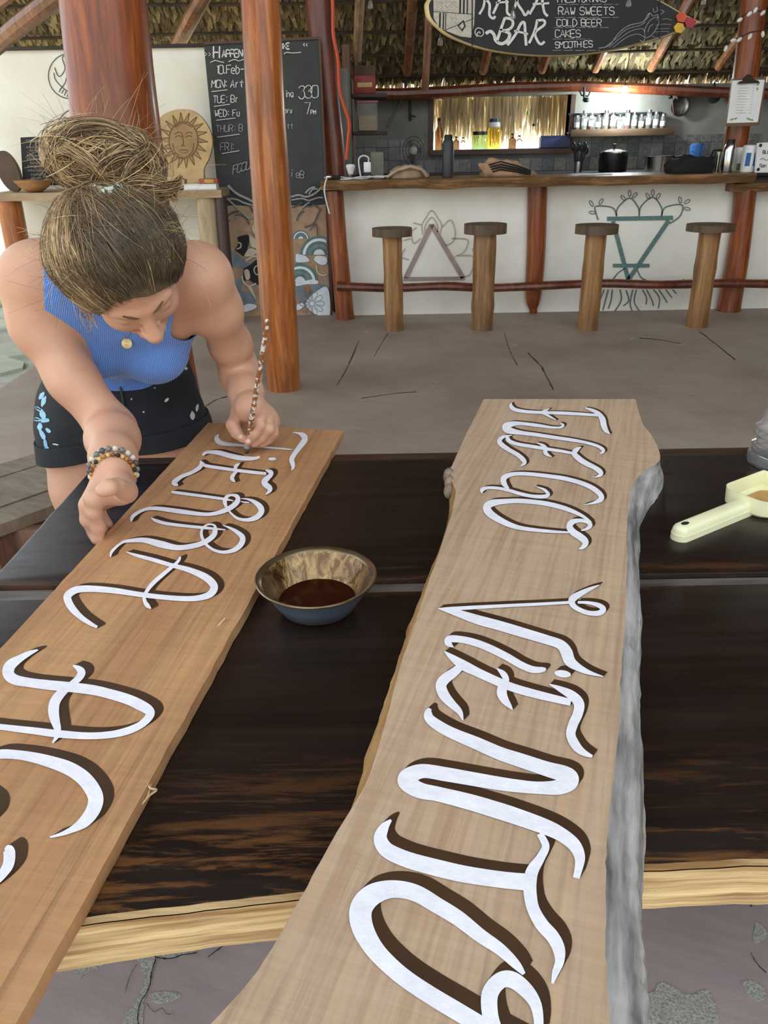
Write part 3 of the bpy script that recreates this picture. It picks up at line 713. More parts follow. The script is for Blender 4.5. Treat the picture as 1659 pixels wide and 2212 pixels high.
letters(rboard, RZ, [
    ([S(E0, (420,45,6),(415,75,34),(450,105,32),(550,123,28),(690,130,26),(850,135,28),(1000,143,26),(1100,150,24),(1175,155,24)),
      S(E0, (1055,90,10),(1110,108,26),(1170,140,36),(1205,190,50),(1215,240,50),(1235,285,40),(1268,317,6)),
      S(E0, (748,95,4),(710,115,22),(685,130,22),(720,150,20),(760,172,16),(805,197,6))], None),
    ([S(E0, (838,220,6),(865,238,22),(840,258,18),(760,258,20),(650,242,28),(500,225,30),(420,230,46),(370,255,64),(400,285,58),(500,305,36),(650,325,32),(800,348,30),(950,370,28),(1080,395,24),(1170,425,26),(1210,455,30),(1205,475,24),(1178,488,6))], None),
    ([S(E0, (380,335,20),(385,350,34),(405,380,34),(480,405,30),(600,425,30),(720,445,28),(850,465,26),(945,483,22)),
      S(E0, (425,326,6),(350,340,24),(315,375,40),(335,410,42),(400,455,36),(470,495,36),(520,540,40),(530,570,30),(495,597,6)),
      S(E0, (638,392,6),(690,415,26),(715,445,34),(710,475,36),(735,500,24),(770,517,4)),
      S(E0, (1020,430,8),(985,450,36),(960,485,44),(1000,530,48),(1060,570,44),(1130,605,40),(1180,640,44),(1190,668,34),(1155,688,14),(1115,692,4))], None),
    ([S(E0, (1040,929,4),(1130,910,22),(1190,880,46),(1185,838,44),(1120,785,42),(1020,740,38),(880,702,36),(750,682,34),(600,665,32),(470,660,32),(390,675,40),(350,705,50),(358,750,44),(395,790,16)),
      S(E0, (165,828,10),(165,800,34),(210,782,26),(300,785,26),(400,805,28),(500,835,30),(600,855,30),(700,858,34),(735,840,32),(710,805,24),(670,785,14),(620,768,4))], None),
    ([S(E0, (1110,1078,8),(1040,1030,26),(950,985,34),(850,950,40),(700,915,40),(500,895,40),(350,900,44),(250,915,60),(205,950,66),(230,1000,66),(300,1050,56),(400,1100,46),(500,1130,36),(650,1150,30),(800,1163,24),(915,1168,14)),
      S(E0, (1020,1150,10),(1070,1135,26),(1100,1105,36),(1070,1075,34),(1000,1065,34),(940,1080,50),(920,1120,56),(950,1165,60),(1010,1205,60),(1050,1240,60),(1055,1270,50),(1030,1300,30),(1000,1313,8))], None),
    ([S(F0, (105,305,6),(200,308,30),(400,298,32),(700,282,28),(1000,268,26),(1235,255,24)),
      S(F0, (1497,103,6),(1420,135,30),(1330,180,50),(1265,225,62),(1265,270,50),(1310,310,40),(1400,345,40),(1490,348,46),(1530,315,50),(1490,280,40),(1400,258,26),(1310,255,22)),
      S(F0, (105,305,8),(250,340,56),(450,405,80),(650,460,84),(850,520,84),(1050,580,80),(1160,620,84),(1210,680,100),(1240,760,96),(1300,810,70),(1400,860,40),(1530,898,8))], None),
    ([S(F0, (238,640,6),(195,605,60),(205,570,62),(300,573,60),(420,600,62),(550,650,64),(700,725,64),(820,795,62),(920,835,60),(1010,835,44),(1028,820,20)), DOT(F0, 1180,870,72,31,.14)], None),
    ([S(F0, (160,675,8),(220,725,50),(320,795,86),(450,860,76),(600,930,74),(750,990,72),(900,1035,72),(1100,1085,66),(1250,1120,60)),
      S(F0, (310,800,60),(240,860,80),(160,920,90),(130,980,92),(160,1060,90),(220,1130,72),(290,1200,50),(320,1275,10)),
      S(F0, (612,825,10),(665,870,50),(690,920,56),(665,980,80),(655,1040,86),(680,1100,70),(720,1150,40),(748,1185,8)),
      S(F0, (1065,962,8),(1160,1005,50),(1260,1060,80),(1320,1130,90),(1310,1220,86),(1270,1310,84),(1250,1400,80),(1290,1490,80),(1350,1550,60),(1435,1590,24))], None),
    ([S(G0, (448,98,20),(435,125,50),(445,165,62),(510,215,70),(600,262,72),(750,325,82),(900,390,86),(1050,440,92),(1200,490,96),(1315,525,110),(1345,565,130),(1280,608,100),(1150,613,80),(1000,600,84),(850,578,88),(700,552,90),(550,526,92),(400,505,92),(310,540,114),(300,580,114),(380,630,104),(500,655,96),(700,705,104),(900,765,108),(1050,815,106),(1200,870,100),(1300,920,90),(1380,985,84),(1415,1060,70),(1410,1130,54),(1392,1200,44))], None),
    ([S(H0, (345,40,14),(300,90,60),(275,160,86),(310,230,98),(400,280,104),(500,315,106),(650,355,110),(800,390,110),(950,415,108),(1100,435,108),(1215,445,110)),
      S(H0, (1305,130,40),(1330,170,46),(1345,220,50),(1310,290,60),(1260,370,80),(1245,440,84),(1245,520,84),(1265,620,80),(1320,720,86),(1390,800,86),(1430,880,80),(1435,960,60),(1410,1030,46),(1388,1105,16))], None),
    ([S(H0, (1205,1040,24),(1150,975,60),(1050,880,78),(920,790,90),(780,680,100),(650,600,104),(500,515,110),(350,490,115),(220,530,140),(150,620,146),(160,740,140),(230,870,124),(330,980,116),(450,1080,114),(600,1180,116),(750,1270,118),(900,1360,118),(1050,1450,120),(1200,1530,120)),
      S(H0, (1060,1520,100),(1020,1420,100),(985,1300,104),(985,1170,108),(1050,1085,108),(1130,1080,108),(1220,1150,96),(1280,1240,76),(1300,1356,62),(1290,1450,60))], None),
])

# loose shavings along the board edges
M_SHAV = P('pale_wood_fibre', (222, 200, 158), (190, 164, 118), rough=.8)
def shaving(pts, r, label):
    p = [G(x, y, z) for x, y, z in pts]
    mesh_obj('wood_shaving', MB().tube([Vector(q) for q in crom([tuple(v) for v in p], 5)], r, 5), M_SHAV, loc=tuple(p[-1]), label=label, cat='shaving', group='wood shavings on the table')
shaving([(314, 1664, TZ + .012), (322, 1700, TZ + .016), (338, 1706, TZ + .010), (318, 1722, TZ + .006), (285, 1760, TZ + .003), (258, 1785, TZ + .004), (232, 1818, TZ + .012)], .0013, 'long curled wood shaving beside the brown board near its big G')
shaving([(486, 1336, TZ + .02), (468, 1358, TZ + .016), (472, 1378, TZ + .008), (475, 1402, TZ + .002)], .0012, 'short pale wood splinter at the brown board edge below the bowl')
shaving([(326, 1692, TZ + .012), (316, 1725, TZ + .010), (290, 1752, TZ + .006), (262, 1775, TZ + .004)], .0010, 'thin wood fibre lying beside the long curled shaving')

# ================================================================== BOWL, SCOOP, PEPPER MILL
M_STEEL = P('bluish_dull_steel', (150, 160, 172), (112, 122, 134), rough=.32, metal=.6, scale=10)
M_RIM = P('brassy_steel', (168, 150, 118), (110, 92, 66), rough=.25, metal=.9, scale=14)
def make_coat():
    m, nt, b = newmat('stain_coated_steel')
    v = coords(nt, (1, 1, .35))
    f = noise_tex(nt, v, 70, 6, .6, 1.0)
    nt.links.new(ramp(nt, f, [(.35, lin((158, 132, 86))), (.6, lin((92, 64, 34)))]), b.inputs['Base Color'])
    b.inputs['Metallic'].default_value = .9; b.inputs['Roughness'].default_value = .1
    b.inputs['Coat Weight'].default_value = .6
    bump(nt, b, f, .5, .004)
    return m
bc = G(683, 1250, .797); bc.z = TZ
R_ = 130 * MPP(683, 1250, bc.y)
bowl = thing('metal_bowl', 'small shiny metal bowl of dark wood stain on the table', 'bowl', tuple(bc))
hb = .052
mesh_obj('bowl_wall', MB().lathe(bc, [(0.0, .0015), (R_ * .56, .0015), (R_ * .62, .004), (R_ * .78, hb * .5), (R_ * .90, hb * .86), (R_ * .985, hb * .98), (R_ * 1.0, hb)], 64), M_STEEL, bowl)
mesh_obj('rim', MB().lathe(bc, [(R_ * .985, hb * .975), (R_ * 1.005, hb * .985), (R_ * 1.008, hb * 1.01), (R_ * .99, hb * 1.03), (R_ * .93, hb * .985), (R_ * .90, hb * .94)], 64), M_RIM, bowl)
mesh_obj('coated_inside', MB().lathe(bc, [(R_ * .90, hb * .94), (R_ * .84, hb * .78), (R_ * .72, hb * .42), (R_ * .58, .008), (0, .006)], 64), make_coat(), bowl)
mesh_obj('wood_stain', MB().lathe(bc, [(R_ * .645, .0145), (R_ * .6, .0150), (0, .0150)], 48), P('dark_stain_liquid', (54, 20, 8), (40, 14, 6), rough=.12, scale=6, spec=.6), bowl)

M_PLASTIC = P('pale_yellow_plastic', (240, 238, 196), (228, 224, 176), rough=.32, scale=12)
sa, sb_ = G(1456, 1168, TZ), G(1622, 1100, TZ); ax = (sb_ - sa); ax.z = 0; hl = ax.length; ax.normalize(); bx = Vector((-ax.y, ax.x, 0))
scoop = thing('plastic_scoop', 'pale yellow plastic scoop lying on the table at the right', 'scoop', tuple(sa))
def rr(c, l, w, r, n=8, r2=None):
    pts = []
    for (sx, sy), a0 in (((1, 1), 0), ((-1, 1), 90), ((-1, -1), 180), ((1, -1), 270)):
        q = r if sx < 0 else (r2 if r2 is not None else r)
        for k in range(n + 1):
            a = math.radians(a0 + 90 * k / n)
            pts.append(c + ax * (sx * (l / 2 - q) + q * math.cos(a)) + bx * (sy * (w / 2 - q) + q * math.sin(a)))
    return pts
hm = MB(); hw = .032
cen = sa + ax * (hl / 2)
# handle: wide lower flange, then a domed bar, with a hanging hole near the end
levels = [(.0, hw, hl), (.011, hw, hl), (.0115, hw * .93, hl - .002), (.018, hw * .90, hl - .003), (.023, hw * .74, hl - .008), (.0255, hw * .45, hl - .016)]
rings = [[p + Vector((0, 0, z)) for p in rr(cen, l, w, w / 2 * .98)] for z, w, l in levels]
n = len(rings[0])
hm.add([p for r in rings for p in r], [(i * n + j, i * n + (j + 1) % n, (i + 1) * n + (j + 1) % n, (i + 1) * n + j) for i in range(len(rings) - 1) for j in range(n)] + [tuple(range((len(rings) - 1) * n, len(rings) * n)), tuple(range(n - 1, -1, -1))])
mesh_obj('handle', hm, M_PLASTIC, scoop)
hole = MB(); hc = sa + ax * .022 + Vector((0, 0, .0258))
hole.add([hc + ax * (.0085 * math.cos(a)) + bx * (.0048 * math.sin(a)) for a in np.linspace(0, 2 * math.pi, 24, endpoint=False)], [tuple(range(24))])
mesh_obj('hanging_hole', hole, P('hole_dark', (26, 20, 16), rough=.9), scoop, smooth=False, fixn=False)
tray = MB(); tw = .098; tl_ = .13; tc_ = sa + ax * (hl - .028 + tl_ / 2); wall_t = .0022
outer = [[p + Vector((0, 0, z)) for p in rr(tc_, tl_ + e, tw + e, .026, r2=.004)] for z, e in ((.001, -.012), (.006, -.003), (.034, .0))]
inner = [[p + Vector((0, 0, z)) for p in rr(tc_, tl_ + e - 2 * wall_t, tw + e - 2 * wall_t, .025, r2=.004)] for z, e in ((.034, .0), (.007, -.003), (.0035, -.012))]
rings = outer + inner; n = len(rings[0])
tray.add([p for r in rings for p in r], [(i * n + j, i * n + (j + 1) % n, (i + 1) * n + (j + 1) % n, (i + 1) * n + j) for i in range(len(rings) - 1) for j in range(n)] + [tuple(range((len(rings) - 1) * n, len(rings) * n)), tuple(range(n - 1, -1, -1))])
mesh_obj('scoop_tray', tray, M_PLASTIC, scoop)
rs = MB(); rs.prism([p + Vector((0, 0, .0036)) for p in rr(tc_ + ax * .012, tl_ - .044, tw - .030, .022)], (0, 0, .0008)); mesh_obj('residue', rs, P('orange_brown_residue', (176, 126, 66), (206, 168, 108), rough=.6, scale=20), scoop, smooth=False)

def make_clear(name, tint=(1, 1, 1, 1), rough=.06):
    m, nt, b = newmat(name)
    b.inputs['Base Color'].default_value = tint; b.inputs['Transmission Weight'].default_value = .94
    b.inputs['IOR'].default_value = 1.32
    nt.links.new(ramp(nt, noise_tex(nt, coords(nt, (1, 1, .5)), 60, 4), [(.45, (rough,) * 3 + (1,)), (.75, (rough + .08,) * 3 + (1,))]), b.inputs['Roughness'])
    return m
M_CLEAR = make_clear('scratched_clear_plastic')
pc = G(1694, 1000, TZ)
s_ = MPP(1694, 1000, pc.y)
mill = thing('pepper_mill', 'clear plastic pepper mill standing at the right edge of the table', 'pepper mill', tuple(pc))
pr = [(0, .0), (74, .0), (76, 6), (76, 16), (70, 22), (72, 30), (72, 36), (64, 40), (64, 52), (72, 60), (72, 70), (62, 80), (60, 92), (44, 205), (46, 214), (40, 222), (30, 228)]
kk = s_; zk = s_ / math.cos(PITCH)
outp = [(r * kk, h * zk) for r, h in pr]
inp = [(max(r * kk - .003, .0), h * zk + (.004 if i < 2 else 0)) for i, (r, h) in enumerate(pr)][::-1]
mesh_obj('mill_body', MB().lathe(pc, outp + [(28 * kk, 226 * zk)] + inp, 40), M_CLEAR, mill)
mesh_obj('mill_cap', MB().lathe(pc, [(r * kk, h * zk) for r, h in ((0, 224), (30, 224), (30, 230), (24, 236), (22, 242), (34, 250), (40, 262), (38, 276), (26, 288), (8, 293), (0, 293))], 36), M_CLEAR, mill)
mesh_obj('grinder_core', MB().lathe(pc, [(r * kk, h * zk) for r, h in ((0, 14), (26, 14), (30, 36), (16, 44), (4, 50), (3, 222), (0, 222))], 20), P('dull_grey_plastic', (120, 118, 124), rough=.4), mill)

# ================================================================== LOW BENCH AT THE LEFT
M_BTOP = P('grey_brown_bench_wood', (146, 132, 112), (112, 98, 80), rough=.6, scale=4, stretch=(3, 10, 3), rot=(0, 0, .5))
M_BSIDE = P('reddish_bench_wood', (140, 106, 84), (106, 76, 58), rough=.7, scale=4, stretch=(6, 6, 1.5))
BZ = .45
c0, c1, c2, c3 = G(-90, 1030, BZ), G(72, 981, BZ), G(150, 1078, BZ), G(-90, 1166, BZ)
bench = thing('low_bench', 'low bench of wide grey-brown planks beside the table at the left', 'bench', (c2.x - .3, c2.y + .1, 0))
for k in range(4):
    t0, t1 = k / 4 + .006, (k + 1) / 4 - .006
    o = [c0.lerp(c3, t0), c1.lerp(c2, t0), c1.lerp(c2, t1), c0.lerp(c3, t1)]
    mesh_obj('plank', MB().prism([(p.x, p.y, BZ - .035) for p in o], (0, 0, .035 + rng.uniform(-.002, .002))), M_BTOP, bench, smooth=False)
f0, f1 = c3.lerp(c2, .03), c3.lerp(c2, .97); inn = Vector((.0, .03, 0))
d = (f1 - f0); mesh_obj('apron', MB().prism([(f0 + inn).to_tuple()[:2] + (.02,), (f1 + inn).to_tuple()[:2] + (.02,), (f1 + inn).to_tuple()[:2] + (BZ - .036,), (f0 + inn).to_tuple()[:2] + (BZ - .036,)], (0, .03, 0)), M_BSIDE, bench, smooth=False)
for t in (.12, .52, .9):
    p = f0 + d * t
    mesh_obj('leg', MB().box((p.x - .045, p.y - .005, 0), (p.x + .045, p.y + .03, BZ - .036), .004), M_BSIDE, bench)
p = c1.lerp(c0, .15)
mesh_obj('leg', MB().box((p.x - .05, p.y - .1, 0), (p.x + .05, p.y - .02, BZ - .036), .004), M_BSIDE, bench)
# ================================================================== BACKGROUND HELPERS
def bpx(x0, y0, x1, y1, Y, depth, bev=0.004, mb=None):
    a, c = W(x0, (y0 + y1) / 2, Y), W(x1, (y0 + y1) / 2, Y)
    xm = (x0 + x1) / 2
    return (mb or MB()).box((a.x, Y, wz(xm, y1, Y)), (c.x, Y + depth, wz(xm, y0, Y)), bev)
def lpx(cx, ybase, Y, prof, n=20, mb=None, zbase=None):
    """turned shape: prof = (radius px, height px above base)"""
    b = W(cx, ybase, Y); s = MPP(cx, ybase, Y); zs = s / math.cos(math.radians(3))
    if zbase is not None: b.z = zbase
    return (mb or MB()).lathe(b, [(r * s, h * zs) for r, h in prof], n)
def line_px(pts, Y, w, mb=None, sub=5, taper=False):
    q = [(p[0], p[1], (p[2] if len(p) > 2 else w)) for p in pts]
    L, R = ribbon2d(q, sub if len(q) > 2 else 1)
    return (mb or MB()).strip([W(x, y, Y) for x, y in L], [W(x, y, Y) for x, y in R])
def poly_px(pts, Y, mb=None, smooth=False):
    if smooth: pts = [p for p in crom([tuple(q) for q in pts] + [tuple(pts[0])], 5)][:-1]
    return (mb or MB()).add([W(x, y, Y) for x, y in pts], [tuple(range(len(pts)))])
def ell(cx, cy, rx, ry, rot=0, n=24, a0=0, a1=360):
    o = []
    for k in range(n + (0 if a1 - a0 == 360 else 1)):
        a = math.radians(a0 + (a1 - a0) * k / n); u, v = rx * math.cos(a), ry * math.sin(a); r = math.radians(rot)
        o.append((cx + u * math.cos(r) - v * math.sin(r), cy + u * math.sin(r) + v * math.cos(r)))
    return o
GL = {'A': '00 26 40|12 32', 'B': '00 06 36 45 44 33 03|33 42 41 30 00', 'C': '45 36 16 05 01 10 30 41', 'D': '00 06 26 44 42 20 00', 'E': '46 06 00 40|03 33',
      'F': '46 06 00|03 33', 'G': '45 36 16 05 01 10 30 41 43 23', 'H': '00 06|40 46|03 43', 'I': '20 26', 'K': '00 06|46 03 40', 'L': '06 00 40', 'M': '00 06 23 46 40',
      'N': '00 06 40 46', 'O': '16 05 01 10 30 41 45 36 16', 'P': '00 06 36 45 44 33 03', 'R': '00 06 36 45 44 33 03|23 40', 'S': '45 36 16 05 04 13 33 42 41 30 10 01',
      'T': '06 46|26 20', 'U': '06 01 10 30 41 46', 'W': '06 10 23 30 46', 'Y': '06 23 46|23 20', 'r': '10 14|13 24 34', 't': '26 21 30|04 44', 'u': '04 01 10 30 34|34 30', 'n': '00 04|03 14 24 33 30',
      'i': '20 24|25 26', 'e': '12 32 33 24 14 03 01 10 30', 'b': '06 00 20 31 33 24 04', 'o': '14 03 01 10 20 31 33 24 14', 'c': '33 24 14 03 01 10 20 31', 'm': '00 04 14 20|23 34 44 40', 'a': '34 30 10 01 03 14 34',
      'y': '04 11 31|34 31 20 00', 'g': '34 14 03 02 11 31|34 30 10', '0': '16 05 01 10 30 41 45 36 16', '1': '15 26 20', '3': '05 16 36 45 34 23 34 42 41 30 10 01', '7': '06 46 20', ':': '11 12|14 15', '.': '10 11', '-': '03 33', '>': '05 33 01', '<': '35 03 31', ' ': ''}
def text_px(s, x, y, h, Y, w=2.0, adv=0.95, slope=0.0, lean=0.0, mb=None, asp=0.62):
    """hand-chalked lettering: baseline start (x, y), cap height h in photo pixels"""
    mb = mb or MB(); cx = x
    for ch in s:
        g_ = GL.get(ch, '')
        for pl in [p for p in g_.split('|') if p]:
            pts = []
            for t in pl.split():
                gx, gy = int(t[0]) / 4 * h * asp, int(t[1]) / 6 * h
                px = cx + gx + gy * lean; py = y - gy + (px - x) * slope
                pts.append((px + random.uniform(-.02, .02) * h, py + random.uniform(-.02, .02) * h, w * random.uniform(.85, 1.15)))
            L, R = ribbon2d(pts, 3 if len(pts) > 3 else 1)
            mb.strip([W(a, b, Y) for a, b in L], [W(a, b, Y) for a, b in R])
        cx += h * asp * adv * (1.25 if ch not in 'I1:.i ' else .75)
    return mb
def flat(name, mb, mat, parent): return mesh_obj(name, mb, mat, parent, smooth=False, fixn=False)
def words(name, s, x, y, h, Y, w, mat, parent, adv=.95, asp=.62, slope=0.0, **kw):
    cx = x
    for wd in s.split(' '):
        if wd: flat(name, text_px(wd, cx, y + (cx - x) * slope, h, Y, w, adv=adv, asp=asp, slope=slope, **kw), mat, parent)
        cx += sum(h * asp * adv * (1.25 if ch not in 'I1:.i ' else .75) for ch in wd + ' ')
M_CHALK = P('chalk', (226, 226, 220), (190, 190, 186), rough=.9, scale=60)
M_CHALKD = P('smudged_chalk', (170, 172, 168), (128, 130, 128), rough=.9, scale=60)
M_SLATE = P('chalkboard_black', (64, 68, 66), (48, 50, 50), rough=.75, scale=3, lo=.3, hi=.7)
M_BLACK = P('matt_black', (24, 23, 23), (16, 16, 16), rough=.6)
M_WHITE = P('white_plastic', (236, 236, 232), (222, 222, 218), rough=.4)
M_CHROME = P('polished_steel', (206, 206, 202), (170, 170, 166), rough=.18, metal=1.0)
M_DSTEEL = P('dark_steel', (70, 70, 70), (40, 40, 42), rough=.35, metal=.8)
M_PAPER = P('paper', (242, 242, 238), (230, 230, 226), rough=.9)
M_GLASS = make_clear('clear_glass', rough=.03)
M_CORD_W = P('white_cord', (228, 228, 224), rough=.5)

# ================================================================== BAR COUNTER, RAIL, STOOLS
def make_slab_mat():
    m, nt, b = newmat('rustic_slab_wood')
    g1 = noise_tex(nt, coords(nt, (1.5, 6, 9)), 2.5, 8, .65, .6)
    nt.links.new(ramp(nt, g1, [(.25, lin((66, 44, 28))), (.5, lin((120, 88, 56))), (.75, lin((178, 140, 92)))]), b.inputs['Base Color'])
    b.inputs['Roughness'].default_value = .4; bump(nt, b, g1, .5, .01)
    return m
M_SLAB = make_slab_mat()
CT = wz(1160, 383, 6.36)
def slab(x0, x1, y0, y1, zt, th, label, name='bar_counter', seed=0):
    n = 48; mb = MB(); A = []
    for i in range(n + 1):
        x = x0 + (x1 - x0) * i / n
        e = .02 * mnoise.noise(Vector((x * 2.5, seed, 0))) + .008 * mnoise.noise(Vector((x * 11, seed, 2)))
        t = th * (1 + .18 * mnoise.noise(Vector((x * 3, seed, 9))))
        A.append([(x, y1, zt), (x, y0 + e + .012, zt), (x, y0 + e, zt - .012), (x, y0 + e + .01, zt - t * .6), (x, y0 + e + .03, zt - t), (x, y1, zt - th)])
    k = 6
    mb.add([p for r in A for p in r], [(i * k + j, i * k + (j + 1) % k, (i + 1) * k + (j + 1) % k, (i + 1) * k + j) for i in range(n) for j in range(k)] + [tuple(range(k)), tuple(n * k + j for j in range(k - 1, -1, -1))])
    return mesh_obj(name, mb, M_SLAB, loc=((x0 + x1) / 2, y0, zt - th), label=label, cat='counter')
slab(W(692, 392, 6.36).x, W(1636, 376, 6.36).x, 6.36, 6.9, CT, 19 * MPP(1160, 395, 6.36), 'long rustic wooden slab counter on the bar front')
slab(W(1588, 396, 6.45).x, W(1800, 396, 6.45).x, 6.45, 6.9, CT - .075, .06, 'lower wooden slab continuing the counter at the right edge', seed=4)
rp = crom([tuple(W(x, y, 6.4)) for x, y in ((728, 618), (850, 622), (960, 618), (1050, 622), (1155, 618), (1300, 612), (1420, 615), (1560, 612), (1700, 614))], 4)
mesh_obj('foot_rail', MB().tube(rp, [(.034 if i else .04) + .004 * mnoise.noise(Vector((i * .4, 1, 1))) for i in range(len(rp))], 10), M_POSTD, loc=tuple(rp[0]), label='long dark round foot rail along the bar front', cat='rail')
M_STOOL = varnished('stool_log', (92, 64, 40), (136, 98, 60), (176, 134, 86), rough=.5, coat=.15)
M_STOOLT = varnished('pale_stool_log', (104, 70, 38), (150, 106, 60), (184, 142, 92), rough=.45, coat=.2)
M_SEAT = P('stool_seat_wood', (112, 90, 66), (70, 54, 38), rough=.55, scale=5, stretch=(1, 8, 1))
M_SEATS = P('stool_seat_rim', (96, 70, 48), (58, 42, 30), rough=.7, scale=8)
for (bx_, by_), (tx, ty), wp, ws, th, mt, lab in (
        ((852, 716), (847, 492), 42, 86, 17, M_STOOLT, 'log bar stool with a round seat, leftmost at the bar'),
        ((1041, 715), (1049, 483), 50, 92, 20, M_STOOL, 'stout rough log bar stool beside the pink triangle symbol'),
        ((1269, 715), (1290, 485), 46, 93, 18, M_STOOLT, 'log bar stool in front of the teal triangle symbol'),
        ((1505, 709), (1537, 484), 46, 102, 14, M_STOOLT, 'log bar stool with a thin seat, rightmost at the bar')):
    b = G(bx_, by_ - 4, 0); Y = b.y; t = W(tx, ty, Y); s = MPP(tx, ty, Y)
    st = thing('bar_stool', lab, 'bar stool', (b.x, Y, 0), group='log stools along the bar')
    n = 9; pts = [Vector((b.x, Y, 0)).lerp(Vector((t.x, Y, t.z - th * s)), i / (n - 1)) for i in range(n)]
    mesh_obj('stool_post', MB().tube(pts, [wp * s / 2 * (1 + .10 * mnoise.noise(Vector((i * .7, bx_, 0)))) for i in range(n)], 16), mt, st)
    o = []
    for k in range(30):
        a = 2 * math.pi * k / 30; r = ws * s / 2 * (1 + .05 * mnoise.noise(Vector((math.cos(a) * 1.3, math.sin(a) * 1.3, bx_))))
        o.append((t.x + r * math.cos(a), Y + r * math.sin(a) * .85, t.z - th * s))
    mesh_obj('seat', MB().prism(o, (0, 0, th * s)), M_SEAT, st, auto=30)

# symbols scratched and painted on the bar front
SY = BY - .010
def C4(x, y): return (680 + x / 1.695, 360 + y / 1.695)
def L4(pts, w, mb, sub=5): return line_px([C4(*p) for p in pts], SY, w, mb, sub)
M_PINK = P('dusty_pink_paint', (176, 156, 146), (150, 130, 122), rough=.9)
M_PINKL = P('pinkish_scratch', (196, 178, 162), (172, 156, 140), rough=.9)
M_TEAL = P('teal_paint', (112, 140, 136), (84, 112, 108), rough=.9, scale=50)
M_TEALD = P('dark_teal_line', (108, 124, 116), (88, 104, 98), rough=.9)
sym = thing('wall_symbol', 'dusty pink triangle with lotus petals drawn on the bar front', 'symbol', tuple(W(935, 605, SY)))
mb = MB(); L4([(428, 212), (333, 408)], 10, mb, 1); L4([(428, 212), (543, 408)], 10, mb, 1); L4([(325, 411), (550, 409)], 8, mb, 1)
flat('triangle', mb, M_PINK, sym)
mb = MB()
for p in ([(397, 250), (392, 215), (405, 190), (428, 160), (452, 190), (465, 215), (458, 245)], [(405, 240), (405, 215), (428, 185), (450, 215), (448, 240)],
          [(360, 205), (392, 213)], [(388, 262), (362, 280), (355, 240), (372, 222)], [(465, 222), (498, 195), (515, 240), (505, 275), (478, 288)], [(500, 262), (560, 268), (548, 310), (512, 330)],
          [(520, 325), (582, 330), (572, 390), (548, 402)], [(325, 270), (350, 262)], [(330, 300), (318, 330), (345, 340)], [(575, 300), (590, 320)]):
    L4(p, 2.4, mb)
flat('lotus_lines', mb, M_PINKL, sym)
sym = thing('wall_symbol', 'teal upside-down triangle with lotus and roots drawn on the bar front', 'symbol', tuple(W(1357, 607, SY)))
mb = MB(); L4([(1070, 191), (1312, 187)], 9, mb, 1); L4([(1092, 200), (1150, 418)], 9, mb, 1); L4([(1296, 197), (1146, 418)], 9, mb, 1); L4([(1092, 362), (1226, 362)], 8, mb, 1)
flat('triangle', mb, M_TEAL, sym)
mb = MB()
for p in ([(1038, 195), (1030, 170), (1030, 145), (1090, 150), (1105, 180)], [(1105, 182), (1110, 150), (1153, 115), (1185, 150), (1188, 182)], [(1188, 182), (1195, 145), (1238, 112), (1270, 150), (1270, 182)],
          [(1270, 178), (1285, 148), (1345, 140), (1338, 180), (1300, 208)]):
    L4(p, 2.6, mb)
for cx, cy, r in ((1013, 135, 60), (1048, 128, -60), (1016, 168, 10), (1130, 115, 50), (1153, 98, 90), (1172, 105, -50), (1220, 108, 60), (1238, 96, 90), (1258, 108, -60), (1338, 122, 80), (1364, 128, -35), (1364, 154, 15)):
    q = ell(*C4(cx, cy), 7, 3, r, 12); L, R = ribbon2d([(a, b, 1.6) for a, b in q + [q[0]]], 1)
    mb.strip([W(a, b, SY) for a, b in L], [W(a, b, SY) for a, b in R])
for p in ([(1138, 372), (1110, 390), (1085, 425)], [(1180, 375), (1200, 410), (1250, 425)], [(1250, 418), (1330, 425), (1352, 412)], [(1060, 450), (1048, 480), (1040, 505)], [(1075, 450), (1062, 500), (1055, 525)], [(1090, 450), (1085, 490), (1075, 520)],
          [(1118, 450), (1122, 490), (1095, 535)], [(1140, 452), (1150, 490), (1130, 510)], [(1165, 450), (1155, 500), (1165, 535)], [(1178, 450), (1170, 495), (1190, 530)], [(1200, 450), (1215, 480), (1212, 505)], [(1215, 450), (1235, 490), (1240, 510)],
          [(1240, 450), (1262, 480), (1258, 520)], [(1260, 450), (1280, 480), (1290, 498)], [(1285, 450), (1308, 480)], [(1310, 450), (1325, 465)]):
    L4([(a, b, 3.0 if i < len(p) - 1 else 1.2) for i, (a, b) in enumerate(p)] if False else p, 2.6, mb)
flat('lotus_and_roots', mb, M_TEALD, sym)

# ================================================================== CHALKBOARD WITH MURAL
MY = 6.68
mur = thing('mural_board', 'tall chalkboard with weekly schedule above a painted mural', 'chalkboard', (W(580, 683, MY).x, MY, 0))
TLc, TRc, BRc, BLc = (440, 94), (690, 82), (716, 684), (497, 690)
mb = MB(); mb.prism([tuple(W(x, y, MY)) for x, y in (TLc, TRc, BRc, BLc)], (0, .03, 0)); mesh_obj('panel', mb, M_SLATE, mur, smooth=False)
fm = MB()
for a, c in ((TLc, TRc), (TRc, BRc)):
    p, q = W(*a, MY - .008), W(*c, MY - .008); fm.tube([p, q], .012, 4)
mesh_obj('board_frame', fm, P('dark_red_frame', (84, 56, 44), rough=.6), mur, smooth=False)
def C2(x, y): return (430 + x / 5.53, 70 + y / 5.53)
def C3(x, y): return (430 + x / 5.184, 400 + y / 5.184)
my = [MY - .003]
def nxt(): my[0] -= .0006; return my[0]
def T2(s, x, y, h, w=2.0, mat=M_CHALK, **kw):
    kw['asp'] = kw.get('asp', .5); kw['adv'] = kw.get('adv', .95) * 1.22
    px, py = C2(x, y); words('chalk_word', s, px, py, h / 5.53, nxt(), w, mat, mur, **kw)
